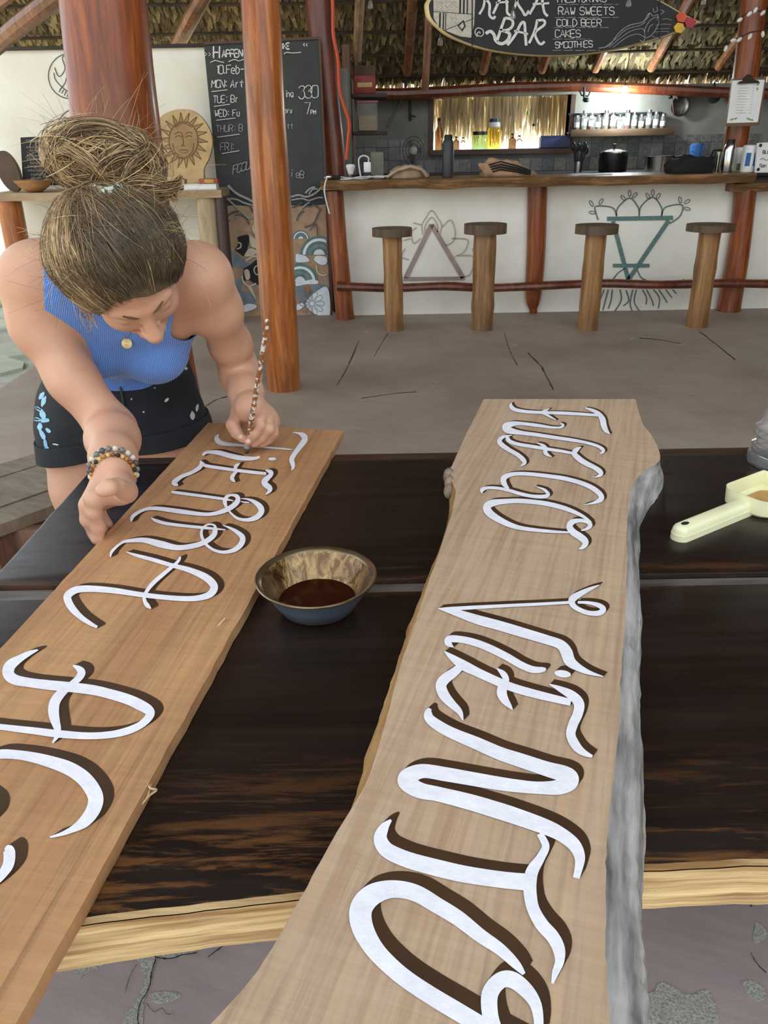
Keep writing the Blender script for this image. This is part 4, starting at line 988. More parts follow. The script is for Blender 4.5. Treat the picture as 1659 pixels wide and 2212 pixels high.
T2('>>>', 72, 290, 60, 1.5, asp=.5); T2('H', 172, 310, 145, 3.2, asp=.5); T2('APPENINGS', 275, 298, 85, 2.6, slope=-.03, adv=.78)
T2('AT THE', 850, 205, 66, 3.0, slope=-.05, adv=.85); T2('<<', 1245, 170, 46, 1.8)
T2('10.Feb-', 205, 495, 100, 2.0, slope=-.02, adv=.74); T2('MON: Art', 150, 660, 90, 2.0, slope=-.01, adv=.78, lean=.06)
T2('TUE: Br', 170, 840, 82, 1.7, slope=-.02, adv=.80); T2('ing', 1025, 775, 80, 1.7, slope=-.02, adv=.7); T2('330', 1190, 790, 145, 1.8, slope=-.06, adv=.72)
T2('WED: Fu', 190, 1005, 78, 1.8, slope=-.02, adv=.85); T2('umenary', 880, 965, 62, 1.6, slope=-.02, adv=.72); T2('7', 1260, 975, 135, 1.8, asp=.5); T2('PM', 1335, 978, 48, 1.6)
T2('THUR: B', 205, 1190, 80, 1.6, M_CHALKD, slope=-.03, adv=.86); T2('tt', 1050, 1150, 60, 1.5, M_CHALKD); T2('FRI:', 255, 1410, 90, 1.7, M_CHALKD, adv=.8)
T2('FOCUS', 400, 1690, 95, 1.8, M_CHALKD, slope=-.3, adv=.72, lean=.15); T2('ideB', 1085, 1720, 85, 1.7, M_CHALKD, slope=.15, adv=.7, lean=.1)
mb = MB(); ly = nxt()
for (x0, y0, x1, y1) in ((150, 707, 340, 685), (178, 885, 370, 857), (205, 1050, 435, 1022), (218, 1252, 485, 1215), (270, 1448, 480, 1412)):
    line_px([C2(x0, y0), C2(x1, y1)], ly, 1.6, mb)
for p in ([(135, 360), (190, 335), (250, 350), (300, 358)], [(350, 350), (420, 325), (480, 340), (540, 315)], [(1015, 260), (1040, 240), (1120, 245), (1220, 238)]):
    line_px([C2(*q) for q in p], ly, 1.8, mb)
flat('chalk_underlines', mb, M_CHALK, mur)
def paint(mat, polys=(), lines=(), name='painted_shape'):
    y_ = nxt()
    for p in polys: flat(name, poly_px([C3(*q) for q in p], y_, smooth=True), mat, mur)
    for p, w in lines: flat(name, line_px([C3(*q) for q in p], y_, w), mat, mur)
K = {}
for nm, a, c in (('tan', (176, 146, 116), (150, 124, 98)), ('greyblue', (128, 140, 144), (104, 116, 122)), ('teal', (104, 132, 122), (80, 106, 98)), ('cloud', (224, 230, 232), (200, 210, 214)), ('cream', (204, 196, 176), (180, 172, 152)), ('ink', (36, 36, 36), (24, 24, 24)), ('orange', (168, 116, 70), (140, 96, 58)), ('grey', (120, 118, 112), (96, 94, 90)), ('smoke', (88, 88, 84), (70, 70, 68))):
    K[nm] = P('mural_' + nm, a, c, rough=.85, scale=18)
y_ = nxt(); mb = MB(); poly_px([C3(262, 236), C3(420, 225), C3(620, 240), C3(1000, 225), C3(1200, 235), C3(1415, 215), (715, 682), (498, 689)], y_, mb); flat('painted_ground', mb, K['tan'], mur)
paint(K['greyblue'], [[(345, 720), (430, 770), (520, 850), (600, 900), (560, 940), (450, 930), (350, 880)], [(1085, 870), (1180, 880), (1270, 960), (1300, 1060), (1200, 1070), (1090, 1060)], [(400, 1060), (470, 1060), (480, 1160), (440, 1200), (405, 1140)], [(1090, 1120), (1200, 1130), (1330, 1110), (1440, 1120), (1450, 1240), (1200, 1330), (1095, 1260)], [(430, 1180), (560, 1200), (640, 1300), (470, 1380)]])
def ringpoly(cx, cy, r0, a0=180, a1=360): return ell(cx, cy, r0, r0, 0, 20, a0, a1)
for cx, cy, R0 in ((1140, 600, 95), (1345, 780, 215), (1130, 1080, 200)):
    cols = ['teal', 'cloud', 'teal', 'greyblue', 'teal', 'cloud']
    for k, c in enumerate(cols):
        r = R0 * (1 - k / 7)
        pts = [q for q in ell(cx, cy, r, r, 0, 22, 180, 360)]
        pts = [(min(q[0], 1425), q[1]) for q in pts]
        y_ = nxt(); mb = MB(); poly_px([C3(*q) for q in pts], y_, mb); flat('painted_wave', mb, K[c], mur)
paint(K['cloud'], [[(1085, 770), (1130, 775), (1200, 800), (1235, 850), (1150, 865), (1085, 855)], [(1300, 800), (1350, 790), (1425, 810), (1425, 880), (1360, 890), (1290, 840)], [(1085, 1070), (1150, 1080), (1260, 1055), (1330, 1075), (1320, 1105), (1200, 1110), (1090, 1130)], [(470, 1370), (540, 1330), (630, 1340), (630, 1380), (510, 1420)], [(1095, 1340), (1150, 1320), (1180, 1360), (1100, 1400)]])
paint(K['ink'], [[(430, 580), (540, 555), (560, 620), (510, 790), (440, 750), (405, 720), (440, 660)], [(500, 930), (560, 900), (680, 830), (690, 1080), (640, 1110), (560, 1060), (500, 1060)]])
paint(K['cream'], [[(560, 540), (640, 620), (660, 700), (590, 690), (565, 620)], [(500, 800), (560, 710), (650, 735), (600, 790)], [(590, 470), (620, 440), (650, 560), (600, 520)], [(540, 1130), (590, 1150), (640, 1280), (600, 1230)], [(505, 960), (530, 940), (560, 960), (570, 1040), (530, 1060), (510, 1010)]])
paint(K['cream'], (), [([(690, 900), (640, 905), (615, 950), (640, 1000), (680, 990)], 2.5), ([(520, 850), (600, 800), (670, 800)], 4), ([(480, 1010), (500, 1090), (560, 1130), (640, 1100)], 3.5), ([(440, 640), (470, 660), (460, 700), (420, 715)], 3), ([(1310, 900), (1330, 980), (1390, 1010), (1430, 1000)], 2.5)])
paint(K['orange'], [[(1175, 1150), (1215, 1125), (1245, 1180), (1210, 1225)]])
paint(K['cloud'], [[(1210, 1290), (1300, 1200), (1440, 1150), (1462, 1460), (1330, 1455), (1240, 1400), (1195, 1340)]])
fl_lines = []
for a in range(0, 360, 36):
    ca, sa_ = math.cos(math.radians(a)), math.sin(math.radians(a)); r = 110
    fl_lines.append(([(1265 + 22 * ca, 1325 + 22 * sa_), (1265 + r * ca - 26 * sa_, 1325 + r * sa_ + 26 * ca), (1265 + (r + 30) * ca, 1325 + (r + 30) * sa_), (1265 + r * ca + 26 * sa_, 1325 + r * sa_ - 26 * ca), (1265 + 22 * ca, 1325 + 22 * sa_)], 1.1))
paint(K['grey'], (), [l for l in fl_lines if all(1080 < q[0] < 1455 and q[1] < 1460 for q in l[0])], 'painted_flower')
paint(K['smoke'], (), [([(330, 420), (400, 350), (470, 330), (540, 390), (560, 440)], 3), ([(300, 360), (380, 300), (440, 300)], 4), ([(1090, 400), (1130, 320), (1180, 290)], 3), ([(1180, 470), (1280, 430), (1330, 330), (1360, 260)], 3), ([(1240, 510), (1310, 440), (1330, 560)], 2), ([(1150, 270), (1200, 230), (1240, 240), (1290, 220), (1340, 260)], 3), ([(480, 200), (560, 230), (600, 300)], 3), ([(1040, 250), (1100, 230), (1150, 190)], 3)])
paint(M_CHALKD, (), [([(325, 0), (380, 60), (450, 110), (540, 150), (610, 190)], 5), ([(270, 205), (330, 155), (420, 160), (500, 195), (600, 225)], 3.5), ([(285, 110), (320, 150), (400, 230), (480, 300), (560, 370), (610, 330)], 3), ([(1030, 130), (1120, 110), (1200, 130), (1300, 90), (1385, 10)], 4), ([(1035, 165), (1150, 150), (1230, 170), (1330, 140), (1390, 140)], 3), ([(1190, 90), (1240, 40), (1300, 20)], 4), ([(1230, 100), (1270, 50), (1330, 40)], 3), ([(330, 440), (380, 370), (440, 350)], 2.5), ([(1100, 320), (1180, 230), (1240, 190)], 2.5)], 'chalk_roots')

# ================================================================== LEFT WALL: DRAWINGS, SHELF AND WHAT STANDS ON IT
WD = WLY - .006
dr = thing('wall_drawing', 'two dark line drawings of birds in circles on the white wall', 'drawing', tuple(W(150, 290, WD)))
M_LINE = P('dark_grey_line', (82, 80, 74), (64, 62, 58), rough=.9)
mb = MB()
def CL(x, y): return (x / 3.567, y / 3.567)
for p in (ell(540, 585, 168, 175, 0, 30), ell(590, 985, 145, 148, 0, 30)):
    line_px([CL(*q) for q in p + [p[0]]], WD, 1.8, mb, 1)
for p in ([(415, 560), (430, 620), (500, 690), (560, 720)], [(420, 520), (455, 590), (500, 530), (480, 450), (500, 420)], [(460, 690), (500, 640), (520, 560), (545, 540)], [(455, 710), (470, 680)], [(475, 720), (490, 690)], [(495, 735), (510, 700)], [(515, 745), (530, 710)], [(490, 900), (540, 915), (590, 890)], [(500, 940), (550, 950), (600, 920)], [(545, 770), (548, 840)], [(470, 1010), (520, 990), (570, 1010)]):
    line_px([CL(*q) for q in p], WD, 1.8, mb)
flat('drawn_lines', mb, M_LINE, dr)
SHY = 6.32; SHZ = wz(240, 414, SHY)
sh = thing('wall_shelf', 'long pale wooden shelf along the white wall', 'shelf', (W(240, 420, SHY).x, SHY, SHZ - .07))
mb = MB(); xs = np.linspace(W(-30, 414, SHY).x, W(478, 414, SHY).x, 20)
mb.prism([(x, SHY + .03 * mnoise.noise(Vector((x * 3, 1, 0))), SHZ - .055) for x in xs] + [(xs[-1], WLY, SHZ - .055), (xs[0], WLY, SHZ - .055)], (0, 0, .055))
mesh_obj('shelf_slab', mb, P('pale_shelf_wood', (186, 160, 124), (146, 120, 88), rough=.6, scale=3, stretch=(1, 8, 4)), sh, auto=30)
M_PALELOG = P('pale_log', (196, 176, 140), (158, 136, 100), rough=.6, scale=4, stretch=(6, 6, 1))
for (x0, y0, w0, m_, dY) in ((20, 500, 52, M_POST2, .12), (448, 500, 46, M_PALELOG, .10), (478, 500, 26, P('dark_maroon_post', (78, 58, 52), (60, 44, 40), rough=.5, stretch=(6, 6, 1)), .06)):
    Y = SHY + dY; t = W(x0, 440, Y); s = MPP(x0, 440, Y)
    mesh_obj('shelf_leg', MB().tube([(t.x, Y, 0), (t.x - .01, Y, .4), (t.x, Y, SHZ - .05)], [w0 * s / 2 * 1.05, w0 * s / 2, w0 * s / 2], 14), m_, sh)
# sun plaque
PY_ = 6.5
def C1(x, y): return (x / 2.304, y / 2.304)
sol = thing('sun_plaque', 'pale wooden plaque carved with a sun face and SOL, on the shelf', 'plaque', (W(400, 400, PY_).x, PY_, SHZ))
out = [(775, 610), (795, 570), (835, 543), (900, 528), (960, 538), (1010, 580), (1045, 640), (1055, 700), (1040, 770), (1012, 830), (1002, 918), (848, 918), (838, 860), (812, 790), (788, 730), (772, 660)]
out = crom([C1(*p) for p in out] + [C1(*out[0])], 4)[:-1]
op = [W(x, y, PY_) for x, y in out]
zlow = min(p.z for p in op)
for p in op: p.z += (SHZ + .0005 - zlow)
mesh_obj('plaque_slab', MB().prism(op, (0, .045, 0)), P('pale_carved_wood', (206, 176, 124), (176, 144, 96), rough=.6, scale=5, stretch=(2, 2, 2)), sol, auto=30)
M_CARVE = P('burnt_line', (104, 80, 50), (84, 62, 38), rough=.8); M_CARVE2 = P('toned_wood', (176, 142, 94), (150, 118, 76), rough=.7)
dz_ = (SHZ + .0005 - zlow) / MPP(400, 300, PY_)
def CS(x, y): return (x / 2.304, y / 2.304 - dz_)
mb = MB(); poly_px([CS(*q) for q in ell(913, 685, 72, 92, 0, 28)], PY_ - .002, mb); flat('sun_disc', mb, M_CARVE2, sol)
mb = MB(); rays = MB()
for k in range(18):
    a = 2 * math.pi * k / 18; ca, sa_ = math.cos(a), math.sin(a)
    b0 = (913 + 74 * math.cos(a - .13), 685 + 95 * math.sin(a - .13)); b1 = (913 + 74 * math.cos(a + .13), 685 + 95 * math.sin(a + .13)); tp = (913 + 122 * math.cos(a + .06), 685 + 140 * math.sin(a + .06))
    poly_px([CS(*b0), CS(*tp), CS(*b1)], PY_ - .002, rays)
    line_px([CS(*b0), CS(*tp)], PY_ - .004, 1.3, mb); line_px([CS(*tp), CS(*b1)], PY_ - .004, 1.3, mb)
flat('sun_ray_faces', rays, M_CARVE2, sol)
e_ = ell(913, 685, 72, 92, 0, 28)
line_px([CS(*q) for q in e_ + [e_[0]]], PY_ - .004, 1.6, mb, 1)
for p in ([(870, 670), (890, 662), (905, 672)], [(922, 672), (938, 662), (955, 668)], [(868, 655), (890, 645), (906, 655), (912, 700), (905, 712), (922, 712)], [(922, 655), (940, 645), (958, 652)], [(888, 738), (905, 732), (913, 736), (922, 732), (938, 738)], [(892, 742), (913, 750), (935, 742)], [(860, 700), (870, 745), (913, 772), (955, 745), (965, 700)], [(870, 620), (913, 600), (955, 620)]):
    line_px([CS(*q) for q in p], PY_ - .004, 1.6, mb)
flat('carved_lines', mb, M_CARVE, sol)
flat('carved_letters', text_px('SOL', *CS(872, 912), 15, PY_ - .004, 2.4, adv=1.0), M_CARVE, sol)
# menu slate, disc, bowl, books and pencils
ms = thing('menu_slate', 'small black menu slate leaning on the wall at the far left', 'chalkboard', (W(80, 392, 6.55).x, 6.55, SHZ))
mesh_obj('slate', MB().prism([tuple(W(x, y, 6.55)) for x, y in ((44, 297), (120, 293), (126, 400), (50, 404))], (0, .02, 0)), P('slate_black', (40, 42, 42), rough=.8), ms, smooth=False)
mb = MB()
for k, (y, n_) in enumerate(((303, 8), (318, 7), (325, 5), (336, 8), (343, 6), (352, 5), (359, 6), (368, 7), (377, 4), (385, 4))):
    x = 56 + k * .6 + (6 if n_ < 6 else 0)
    for j in range(n_):
        line_px([(x + j * 6, y + 2), (x + j * 6 + 1.5, y - 2.5), (x + j * 6 + 3, y + 2), (x + j * 6 + 5, y - 1)], 6.547, 1.1, mb, 1)
flat('chalk_lines', mb, M_CHALKD, ms)
db = W(25, 408, 6.5); s = MPP(25, 367, 6.5)
o = [(db.x + 23 * s * math.cos(a) - 6 * s * math.sin(a), 6.5, SHZ + 41 * s + 41 * s * math.sin(a)) for a in np.linspace(0, 2 * math.pi, 30, endpoint=False)]
dd = thing('wooden_disc', 'dark round slice of wood leaning at the left end of the shelf', 'wood slice', (db.x, 6.5, SHZ))
mesh_obj('disc_face', MB().prism(o, (0, .004, 0)), P('dark_disc_wood', (92, 70, 52), (66, 48, 36), rough=.6, scale=8), dd, auto=30)
mesh_obj('bark_rim', MB().prism([(p[0] * 1.0, p[1] + .004, p[2]) for p in o], (0, .04, 0)), P('disc_bark', (150, 124, 92), rough=.8), dd, auto=30)
wb = MB().lathe((W(76, 412, 6.42).x, 6.42, SHZ), [(0, .002), (.05, .002), (.11, .04), (.145, .088), (.138, .088), (.10, .045), (.04, .012), (0, .012)], 28)
mesh_obj('wooden_bowl', wb, P('turned_bowl_wood', (188, 140, 92), (146, 102, 62), rough=.45, stretch=(1, 1, 4)), loc=(W(76, 412, 6.42).x, 6.42, SHZ), label='small turned wooden bowl on the shelf in front of the menu slate', cat='bowl')
x0, x1 = W(396, 405, 6.36).x, W(468, 405, 6.36).x
bk = thing('book', 'white book lying on the shelf in front of the sun plaque', 'book', ((x0 + x1) / 2, 6.36, SHZ))
mesh_obj('pages', MB().box((x0 + .004, 6.364, SHZ + .006), (x1 - .004, 6.47, SHZ + .034)), M_PAPER, bk, smooth=False)
cv = MB().box((x0, 6.36, SHZ), (x1, 6.475, SHZ + .005)); cv.box((x0, 6.36, SHZ + .035), (x1, 6.475, SHZ + .040)); mesh_obj('cover', cv, M_WHITE, bk, smooth=False)
xa = W(432, 392, 6.4).x
pb = thing('pencil_box', 'flat red and yellow pencil box on top of the white book', 'box', (xa, 6.38, SHZ + .041))
mesh_obj('box_body', MB().box((xa - .005, 6.375, SHZ + .041), (x1 + .01, 6.46, SHZ + .075), .004), P('faded_red_card', (176, 84, 66), (150, 66, 56), rough=.6), pb)
mesh_obj('box_label', MB().box((xa + .04, 6.372, SHZ + .046), (xa + .11, 6.376, SHZ + .072)), P('yellow_card', (206, 172, 70), rough=.6), pb, smooth=False)
for k in range(3):
    xx = W(366 + k * 9, 405, 6.38).x
    mesh_obj('pencil', MB().tube([(xx - .02, 6.37 + k * .02, SHZ + .006), (xx + .12, 6.39 + k * .015, SHZ + .006), (xx + .135, 6.392 + k * .015, SHZ + .006)], [.005, .005, .001], 6), P(('pencil_dark', 'pencil_yellow', 'pencil_brown')[k], ((52, 46, 40), (196, 160, 60), (120, 84, 50))[k], rough=.5), loc=(xx, 6.38, SHZ), label=('dark pencil on the shelf beside the sun plaque', 'yellow pencil on the shelf beside the sun plaque', 'brown pencil on the shelf beside the sun plaque')[k], cat='pencil', group='pencils on the shelf')
# paint can standing on the floor behind
pcx = G(424, 714, 0)
can = thing('paint_can', 'small maroon and white paint can on the floor by the mural', 'paint can', tuple(pcx))
s = MPP(424, 700, pcx.y)
mesh_obj('can_body', MB().lathe(pcx, [(0, 0), (17 * s, 0), (17 * s, 36 * s), (0, 36 * s)], 24), M_CHROME, can, auto=30)
mesh_obj('can_label', MB().lathe(pcx, [(17.3 * s, 5 * s), (17.3 * s, 24 * s)], 24), P('maroon_label', (128, 44, 66), (108, 36, 54), rough=.5), can, fixn=False)
mesh_obj('lid', MB().lathe(pcx, [(0, 36 * s), (16 * s, 36 * s), (16.5 * s, 38 * s), (14 * s, 37 * s), (0, 37 * s)], 24), M_WHITE, can)
# ================================================================== KITCHEN BEHIND THE BAR
KCY = 8.15; KCZ = wz(1300, 374, KCY)
kc = thing('kitchen_counter', 'dark worktop along the back wall of the kitchen', 'worktop', (W(1300, 374, 8.5).x, 8.5, 0))
xa, xb = W(830, 374, KCY).x, W(1790, 374, KCY).x
mesh_obj('worktop', MB().box((xa, KCY, KCZ - .05), (xb, KB - .002, KCZ), .006), P('dark_worktop', (70, 64, 58), (52, 48, 44), rough=.45), kc)
mesh_obj('base', MB().box((xa, KCY + .05, 0), (xb, KB - .002, KCZ - .051)), P('dark_base', (60, 54, 48), rough=.8), kc, smooth=False)
# patterned tiles above the worktop
ti = thing('tile_backsplash', 'patterned grey wall tiles behind the worktop', 'tiles', (W(1400, 330, KB).x, KB, KCZ))
M_T = [P('tile_grey', (124, 122, 116), (84, 84, 82), rough=.3, scale=30), P('tile_blue', (104, 106, 106), (64, 68, 72), rough=.3, scale=45), P('tile_pale', (136, 132, 122), (104, 102, 96), rough=.3, scale=24)]
tx0, tx1 = W(760, 300, KB).x, W(1620, 300, KB).x; tzt = wz(1400, 292, KB); tsz = .125
me_cache = {}
i = 0; x = tx0
while x < tx1:
    z = KCZ + .002; j = 0
    while z < tzt - .02:
        h = min(tsz, tzt - z)
        if not (x + tsz > wx0 - .06 and x < wx1 + .06 and z + h > wzb - .05):
            mesh_obj('tile', MB().box((x + .002, KB - .010, z + .002), (x + tsz - .002, KB - .0005, z + h - .002)), M_T[(i * 7 + j * 3 + i * j) % 3], ti, smooth=False)
        z += tsz; j += 1
    x += tsz; i += 1
# spice shelf with jars
sp = thing('spice_shelf', 'wooden spice shelf on the back wall under the lamp', 'shelf', (W(1340, 285, 8.75).x, 8.75, wz(1340, 296, 8.7)))
zs = wz(1340, 283, 8.72); zs2 = wz(1340, 294, 8.72)
x0, x1 = W(1232, 290, 8.72).x, W(1455, 290, 8.72).x
mesh_obj('shelf_board', MB().box((x0, 8.72, zs - .02), (x1, KB - .001, zs), .003), P('shelf_brown', (110, 84, 60), (84, 62, 44), rough=.6, stretch=(1, 6, 6)), sp)
mesh_obj('front_rail', MB().box((x0, 8.70, zs2), (x1, 8.719, zs + .02), .003), MATS['shelf_brown'], sp)
mesh_obj('hanging_rail', MB().box((x0, 8.86, wz(1340, 247, 8.86)), (W(1430, 247, 8.86).x, KB - .001, wz(1340, 243, 8.86))), M_BLACK, sp, smooth=False)
SPC = [('spice_brown', (128, 92, 60)), ('spice_white', (206, 200, 186)), ('spice_rust', (150, 84, 50)), ('spice_green', (120, 122, 80)), ('spice_tan', (176, 148, 108))]
for k in range(13):
    px_ = 1246 + k * 15.4; X = W(px_, 270, 8.80).x; hgt = .115 + .02 * ((k * 5) % 3); r = .026
    j = thing('spice_jar', 'clear spice jar on the shelf under the lamp, number %s from the left' % ('one two three four five six seven eight nine ten eleven twelve thirteen'.split()[k]), 'jar', (X, 8.80, zs), group='spice jars under the lamp')
    mesh_obj('jar_glass', MB().lathe((X, 8.80, zs), [(0, 0), (r, .0), (r, hgt), (r * .8, hgt + .012), (r * .8, hgt + .02)], 16), M_GLASS, j)
    mesh_obj('spice', MB().lathe((X, 8.80, zs), [(0, .004), (r * .88, .004), (r * .88, hgt * (.45 + .4 * ((k * 3) % 4) / 4)), (0, hgt * (.45 + .4 * ((k * 3) % 4) / 4))], 14), P(SPC[k % 5][0], SPC[k % 5][1], rough=.9), j)
    mesh_obj('lid', MB().lathe((X, 8.80, zs), [(0, hgt + .036), (r * .88, hgt + .036), (r * .9, hgt + .012), (0, hgt + .012)], 16), M_CHROME, j, auto=30)
    mesh_obj('jar_label', MB().lathe((X, 8.80, zs), [(r * 1.01, hgt * .35), (r * 1.01, hgt * .75)], 16), M_PAPER, j, fixn=False)
# hanging strainer, pan, ladles
def hang(name, label, cat, px_, py_, Y): return thing(name, label, cat, tuple(W(px_, py_, Y)))
h = hang('strainer', 'round mesh strainer hanging on the back wall right of the lamp', 'strainer', 1470, 250, 8.82)
c = W(1470, 229, 8.82); s = MPP(1470, 229, 8.82)
mesh_obj('hoop', MB().tube([c + Vector((19 * s * math.cos(a), 0, 19 * s * math.sin(a))) for a in np.linspace(0, 2 * math.pi, 26, endpoint=False)], .008, 6, closed=True), M_DSTEEL, h)
bs = MB().lathe(c, [(19 * s * math.cos(a), .05 * math.sin(a)) for a in np.linspace(0, math.pi / 2, 7)], 20, axis=(0, 1, 0)); mesh_obj('mesh_bowl', bs, P('wire_mesh', (112, 108, 100), (70, 66, 60), rough=.5, scale=120, metal=.5), h)
mesh_obj('handle', MB().tube([W(1463, 214, 8.81), W(1458, 190, 8.81)], .009, 7), P('handle_wood', (104, 58, 40), rough=.5), h)
mesh_obj('handle', MB().tube([W(1455, 246, 8.80), W(1452, 212, 8.80)], .006, 7), MATS['handle_wood'], h)
h = hang('frying_pan', 'small dark pan hanging on the back wall near the clipboard', 'pan', 1542, 222, 8.82)
c = W(1542, 208, 8.84); s = MPP(1542, 208, 8.84)
mesh_obj('pan_dish', MB().lathe(c, [(14 * s, .0), (13 * s, -.04), (0, -.045)], 24, axis=(0, 1, 0)), P('cast_iron', (46, 46, 46), (30, 30, 30), rough=.45, metal=.4), h)
mesh_obj('handle', MB().tube([W(1543, 195, 8.84), W(1544, 178, 8.84)], .010, 7), M_BLACK, h)
h = hang('ladle_bundle', 'black ladle hanging from the beam right of the straw window', 'ladle', 1262, 222, 8.6)
mesh_obj('ladle_handle', MB().tube([W(1262, 188, 8.6), W(1262, 215, 8.6)], .012, 8), M_BLACK, h)
mesh_obj('ladle_cup', MB().sphere(W(1266, 216, 8.6), (.035, .03, .022), 12, 8), M_BLACK, h)
mesh_obj('hook', MB().tube([W(1252, 196, 8.6), W(1256, 206, 8.6), W(1270, 208, 8.6), W(1275, 198, 8.6)], .007, 6), M_BLACK, h)
h = hang('ladle', 'small metal ladle hanging beside the strainer', 'ladle', 1449, 213, 8.8)
mesh_obj('ladle_handle', MB().tube([W(1450, 186, 8.8), W(1449, 208, 8.8)], .006, 7), M_CHROME, h)
mesh_obj('ladle_cup', MB().sphere(W(1448, 209, 8.8), (.024, .02, .02), 12, 8), M_DSTEEL, h)
# lit bulb
bl = thing('light_bulb', 'bare lit bulb glowing against the kitchen wall', 'light bulb', tuple(W(1348, 222, 8.55)))
c = W(1348, 211, 8.55); mb = MB().sphere(c, .05, 20, 12)
mg, nt, b = newmat('lit_bulb_glass'); b.inputs['Base Color'].default_value = (1, 1, 1, 1); b.inputs['Emission Color'].default_value = (.80, .95, 1, 1); b.inputs['Emission Strength'].default_value = 260
mesh_obj('bulb_glass', mb, mg, bl)
mesh_obj('bulb_socket', MB().lathe(c, [(.022, .04), (.024, .10), (.012, .11), (0, .11)], 14), M_WHITE, bl)
mesh_obj('ceiling_cord', MB().tube([Vector((c.x + .02, c.y, roofz(c.y) - .02)), c + Vector((.0, 0, .25)), c + Vector((0, 0, .11))], .004, 6), P('thin_dark_wire', (48, 44, 40), rough=.8), bl)
# pots and tools on the worktop
def stand(px_, Y): return Vector((W(px_, 370, Y).x, Y, KCZ))
def U(px_): return MPP(px_, 350, 8.35)
p = stand(1248, 8.35); u = U(1248)
t = thing('utensil_holder', 'steel holder of black cooking spoons on the worktop', 'utensil holder', tuple(p))
mesh_obj('cup', MB().lathe(p, [(0, .002), (9 * u, .002), (9 * u, 22 * u), (8 * u, 22 * u), (8 * u, .01), (0, .01)], 18), M_CHROME, t, auto=30)
for k, (dx, hh) in enumerate(((-14, 52), (-8, 46), (-2, 50), (5, 48), (11, 52), (16, 44))):
    q = p + Vector((dx * u, .01 * (k % 3), hh * u)); mb = MB().tube([p + Vector((dx * .3 * u, 0, .02)), q], .008, 6); mb.sphere(q, (.024, .012, .04), 10, 7); mesh_obj('spoon', mb, M_BLACK, t)
p = stand(1322, 8.3); u = U(1322)
t = thing('cooking_pot', 'large lidded steel pot on the worktop under the spice shelf', 'pot', tuple(p))
mesh_obj('pot_body', MB().lathe(p, [(0, .002), (28 * u, .002), (30 * u, 4 * u), (30 * u, 38 * u), (29 * u, 38 * u)], 32), M_DSTEEL, t, auto=40)
mesh_obj('lid', MB().lathe(p, [(31 * u, 38 * u), (30 * u, 41 * u), (14 * u, 45 * u), (0, 46 * u)], 32), M_CHROME, t)
mesh_obj('lid_knob', MB().lathe(p, [(2 * u, 46 * u), (2 * u, 50 * u), (5 * u, 52 * u), (4 * u, 55 * u), (0, 56 * u)], 14), M_BLACK, t)
for sg in (-1, 1):
    mesh_obj('pot_handle', MB().tube([p + Vector((sg * 29 * u, -.02, 32 * u)), p + Vector((sg * 37 * u, -.02, 33 * u)), p + Vector((sg * 37 * u, .03, 33 * u)), p + Vector((sg * 29 * u, .03, 32 * u))], .007, 6), M_CHROME, t)
p = stand(1420, 8.3); u = U(1420)
t = thing('saucepan', 'wide shallow steel saucepan on the worktop', 'saucepan', tuple(p))
mesh_obj('pan_body', MB().lathe(p, [(0, .002), (28 * u, .002), (30 * u, 30 * u), (31 * u, 31 * u), (29 * u, 30 * u), (27 * u, .012), (0, .012)], 30), M_CHROME, t, auto=40)
mesh_obj('handle', MB().tube([p + Vector((28 * u, -.05, 28 * u)), p + Vector((52 * u, -.16, 32 * u))], .011, 8), M_BLACK, t)
p = stand(1498, 8.3); u = U(1498)
t = thing('blue_container', 'blue plastic container with a screw lid on the worktop', 'container', tuple(p))
mesh_obj('container_body', MB().lathe(p, [(0, .002), (13 * u, .002), (13 * u, 38 * u), (0, 38 * u)], 22), P('blue_plastic', (54, 110, 180), (40, 90, 156), rough=.35), t, auto=30)
mesh_obj('lid', MB().lathe(p, [(14 * u, 38 * u), (14 * u, 50 * u), (10 * u, 53 * u), (0, 53 * u)], 22), P('blue_lid', (66, 124, 196), rough=.35), t, auto=30)
p = stand(1543, 8.25); u = U(1543)
t = thing('kettle', 'dark kettle standing beside the blue container', 'kettle', tuple(p))
mesh_obj('kettle_body', MB().lathe(p, [(0, .002), (17 * u, .002), (18 * u, 10 * u), (12 * u, 26 * u), (5 * u, 30 * u), (0, 34 * u)], 24), M_DSTEEL, t)
mesh_obj('handle', MB().tube([p + Vector((-14 * u, 0, 22 * u)), p + Vector((-8 * u, 0, 40 * u)), p + Vector((8 * u, 0, 40 * u)), p + Vector((14 * u, 0, 22 * u))], .010, 7), M_BLACK, t)
mesh_obj('spout', MB().tube([p + Vector((15 * u, 0, 12 * u)), p + Vector((26 * u, 0, 26 * u))], [.02, .01], 8), M_DSTEEL, t)
# things on the window sill
def sill(px_): return Vector((W(px_, 318, 8.84).x, 8.84, wzb + .001))
us = MPP(1080, 318, 8.84)
def bottle(px_, r, hh, mat, label, name='bottle', cap=M_BLACK, neck=.35):
    p = sill(px_); t = thing(name, label, name.replace('_', ' '), tuple(p), group='bottles and jars on the window sill')
    mesh_obj('bottle_body', MB().lathe(p, [(0, .001), (r * us, .001), (r * us, hh * .58 * us), (r * neck * us, hh * .75 * us), (r * neck * us, hh * .94 * us)], 18), mat, t)
    mesh_obj('cap', MB().lathe(p, [(r * neck * 1.15 * us, hh * .90 * us), (r * neck * 1.15 * us, hh * us), (0, hh * us)], 14), cap, t, auto=30)
M_BG = make_clear('green_glass', (.35, .5, .2, 1), .05); M_BB = make_clear('brown_glass', (.28, .14, .05, 1), .05); M_BY_ = make_clear('yellow_oil_glass', (.95, .75, .12, 1), .03)
bottle(948, 8, 62, M_BB, 'tall dark bottle at the left end of the window sill')
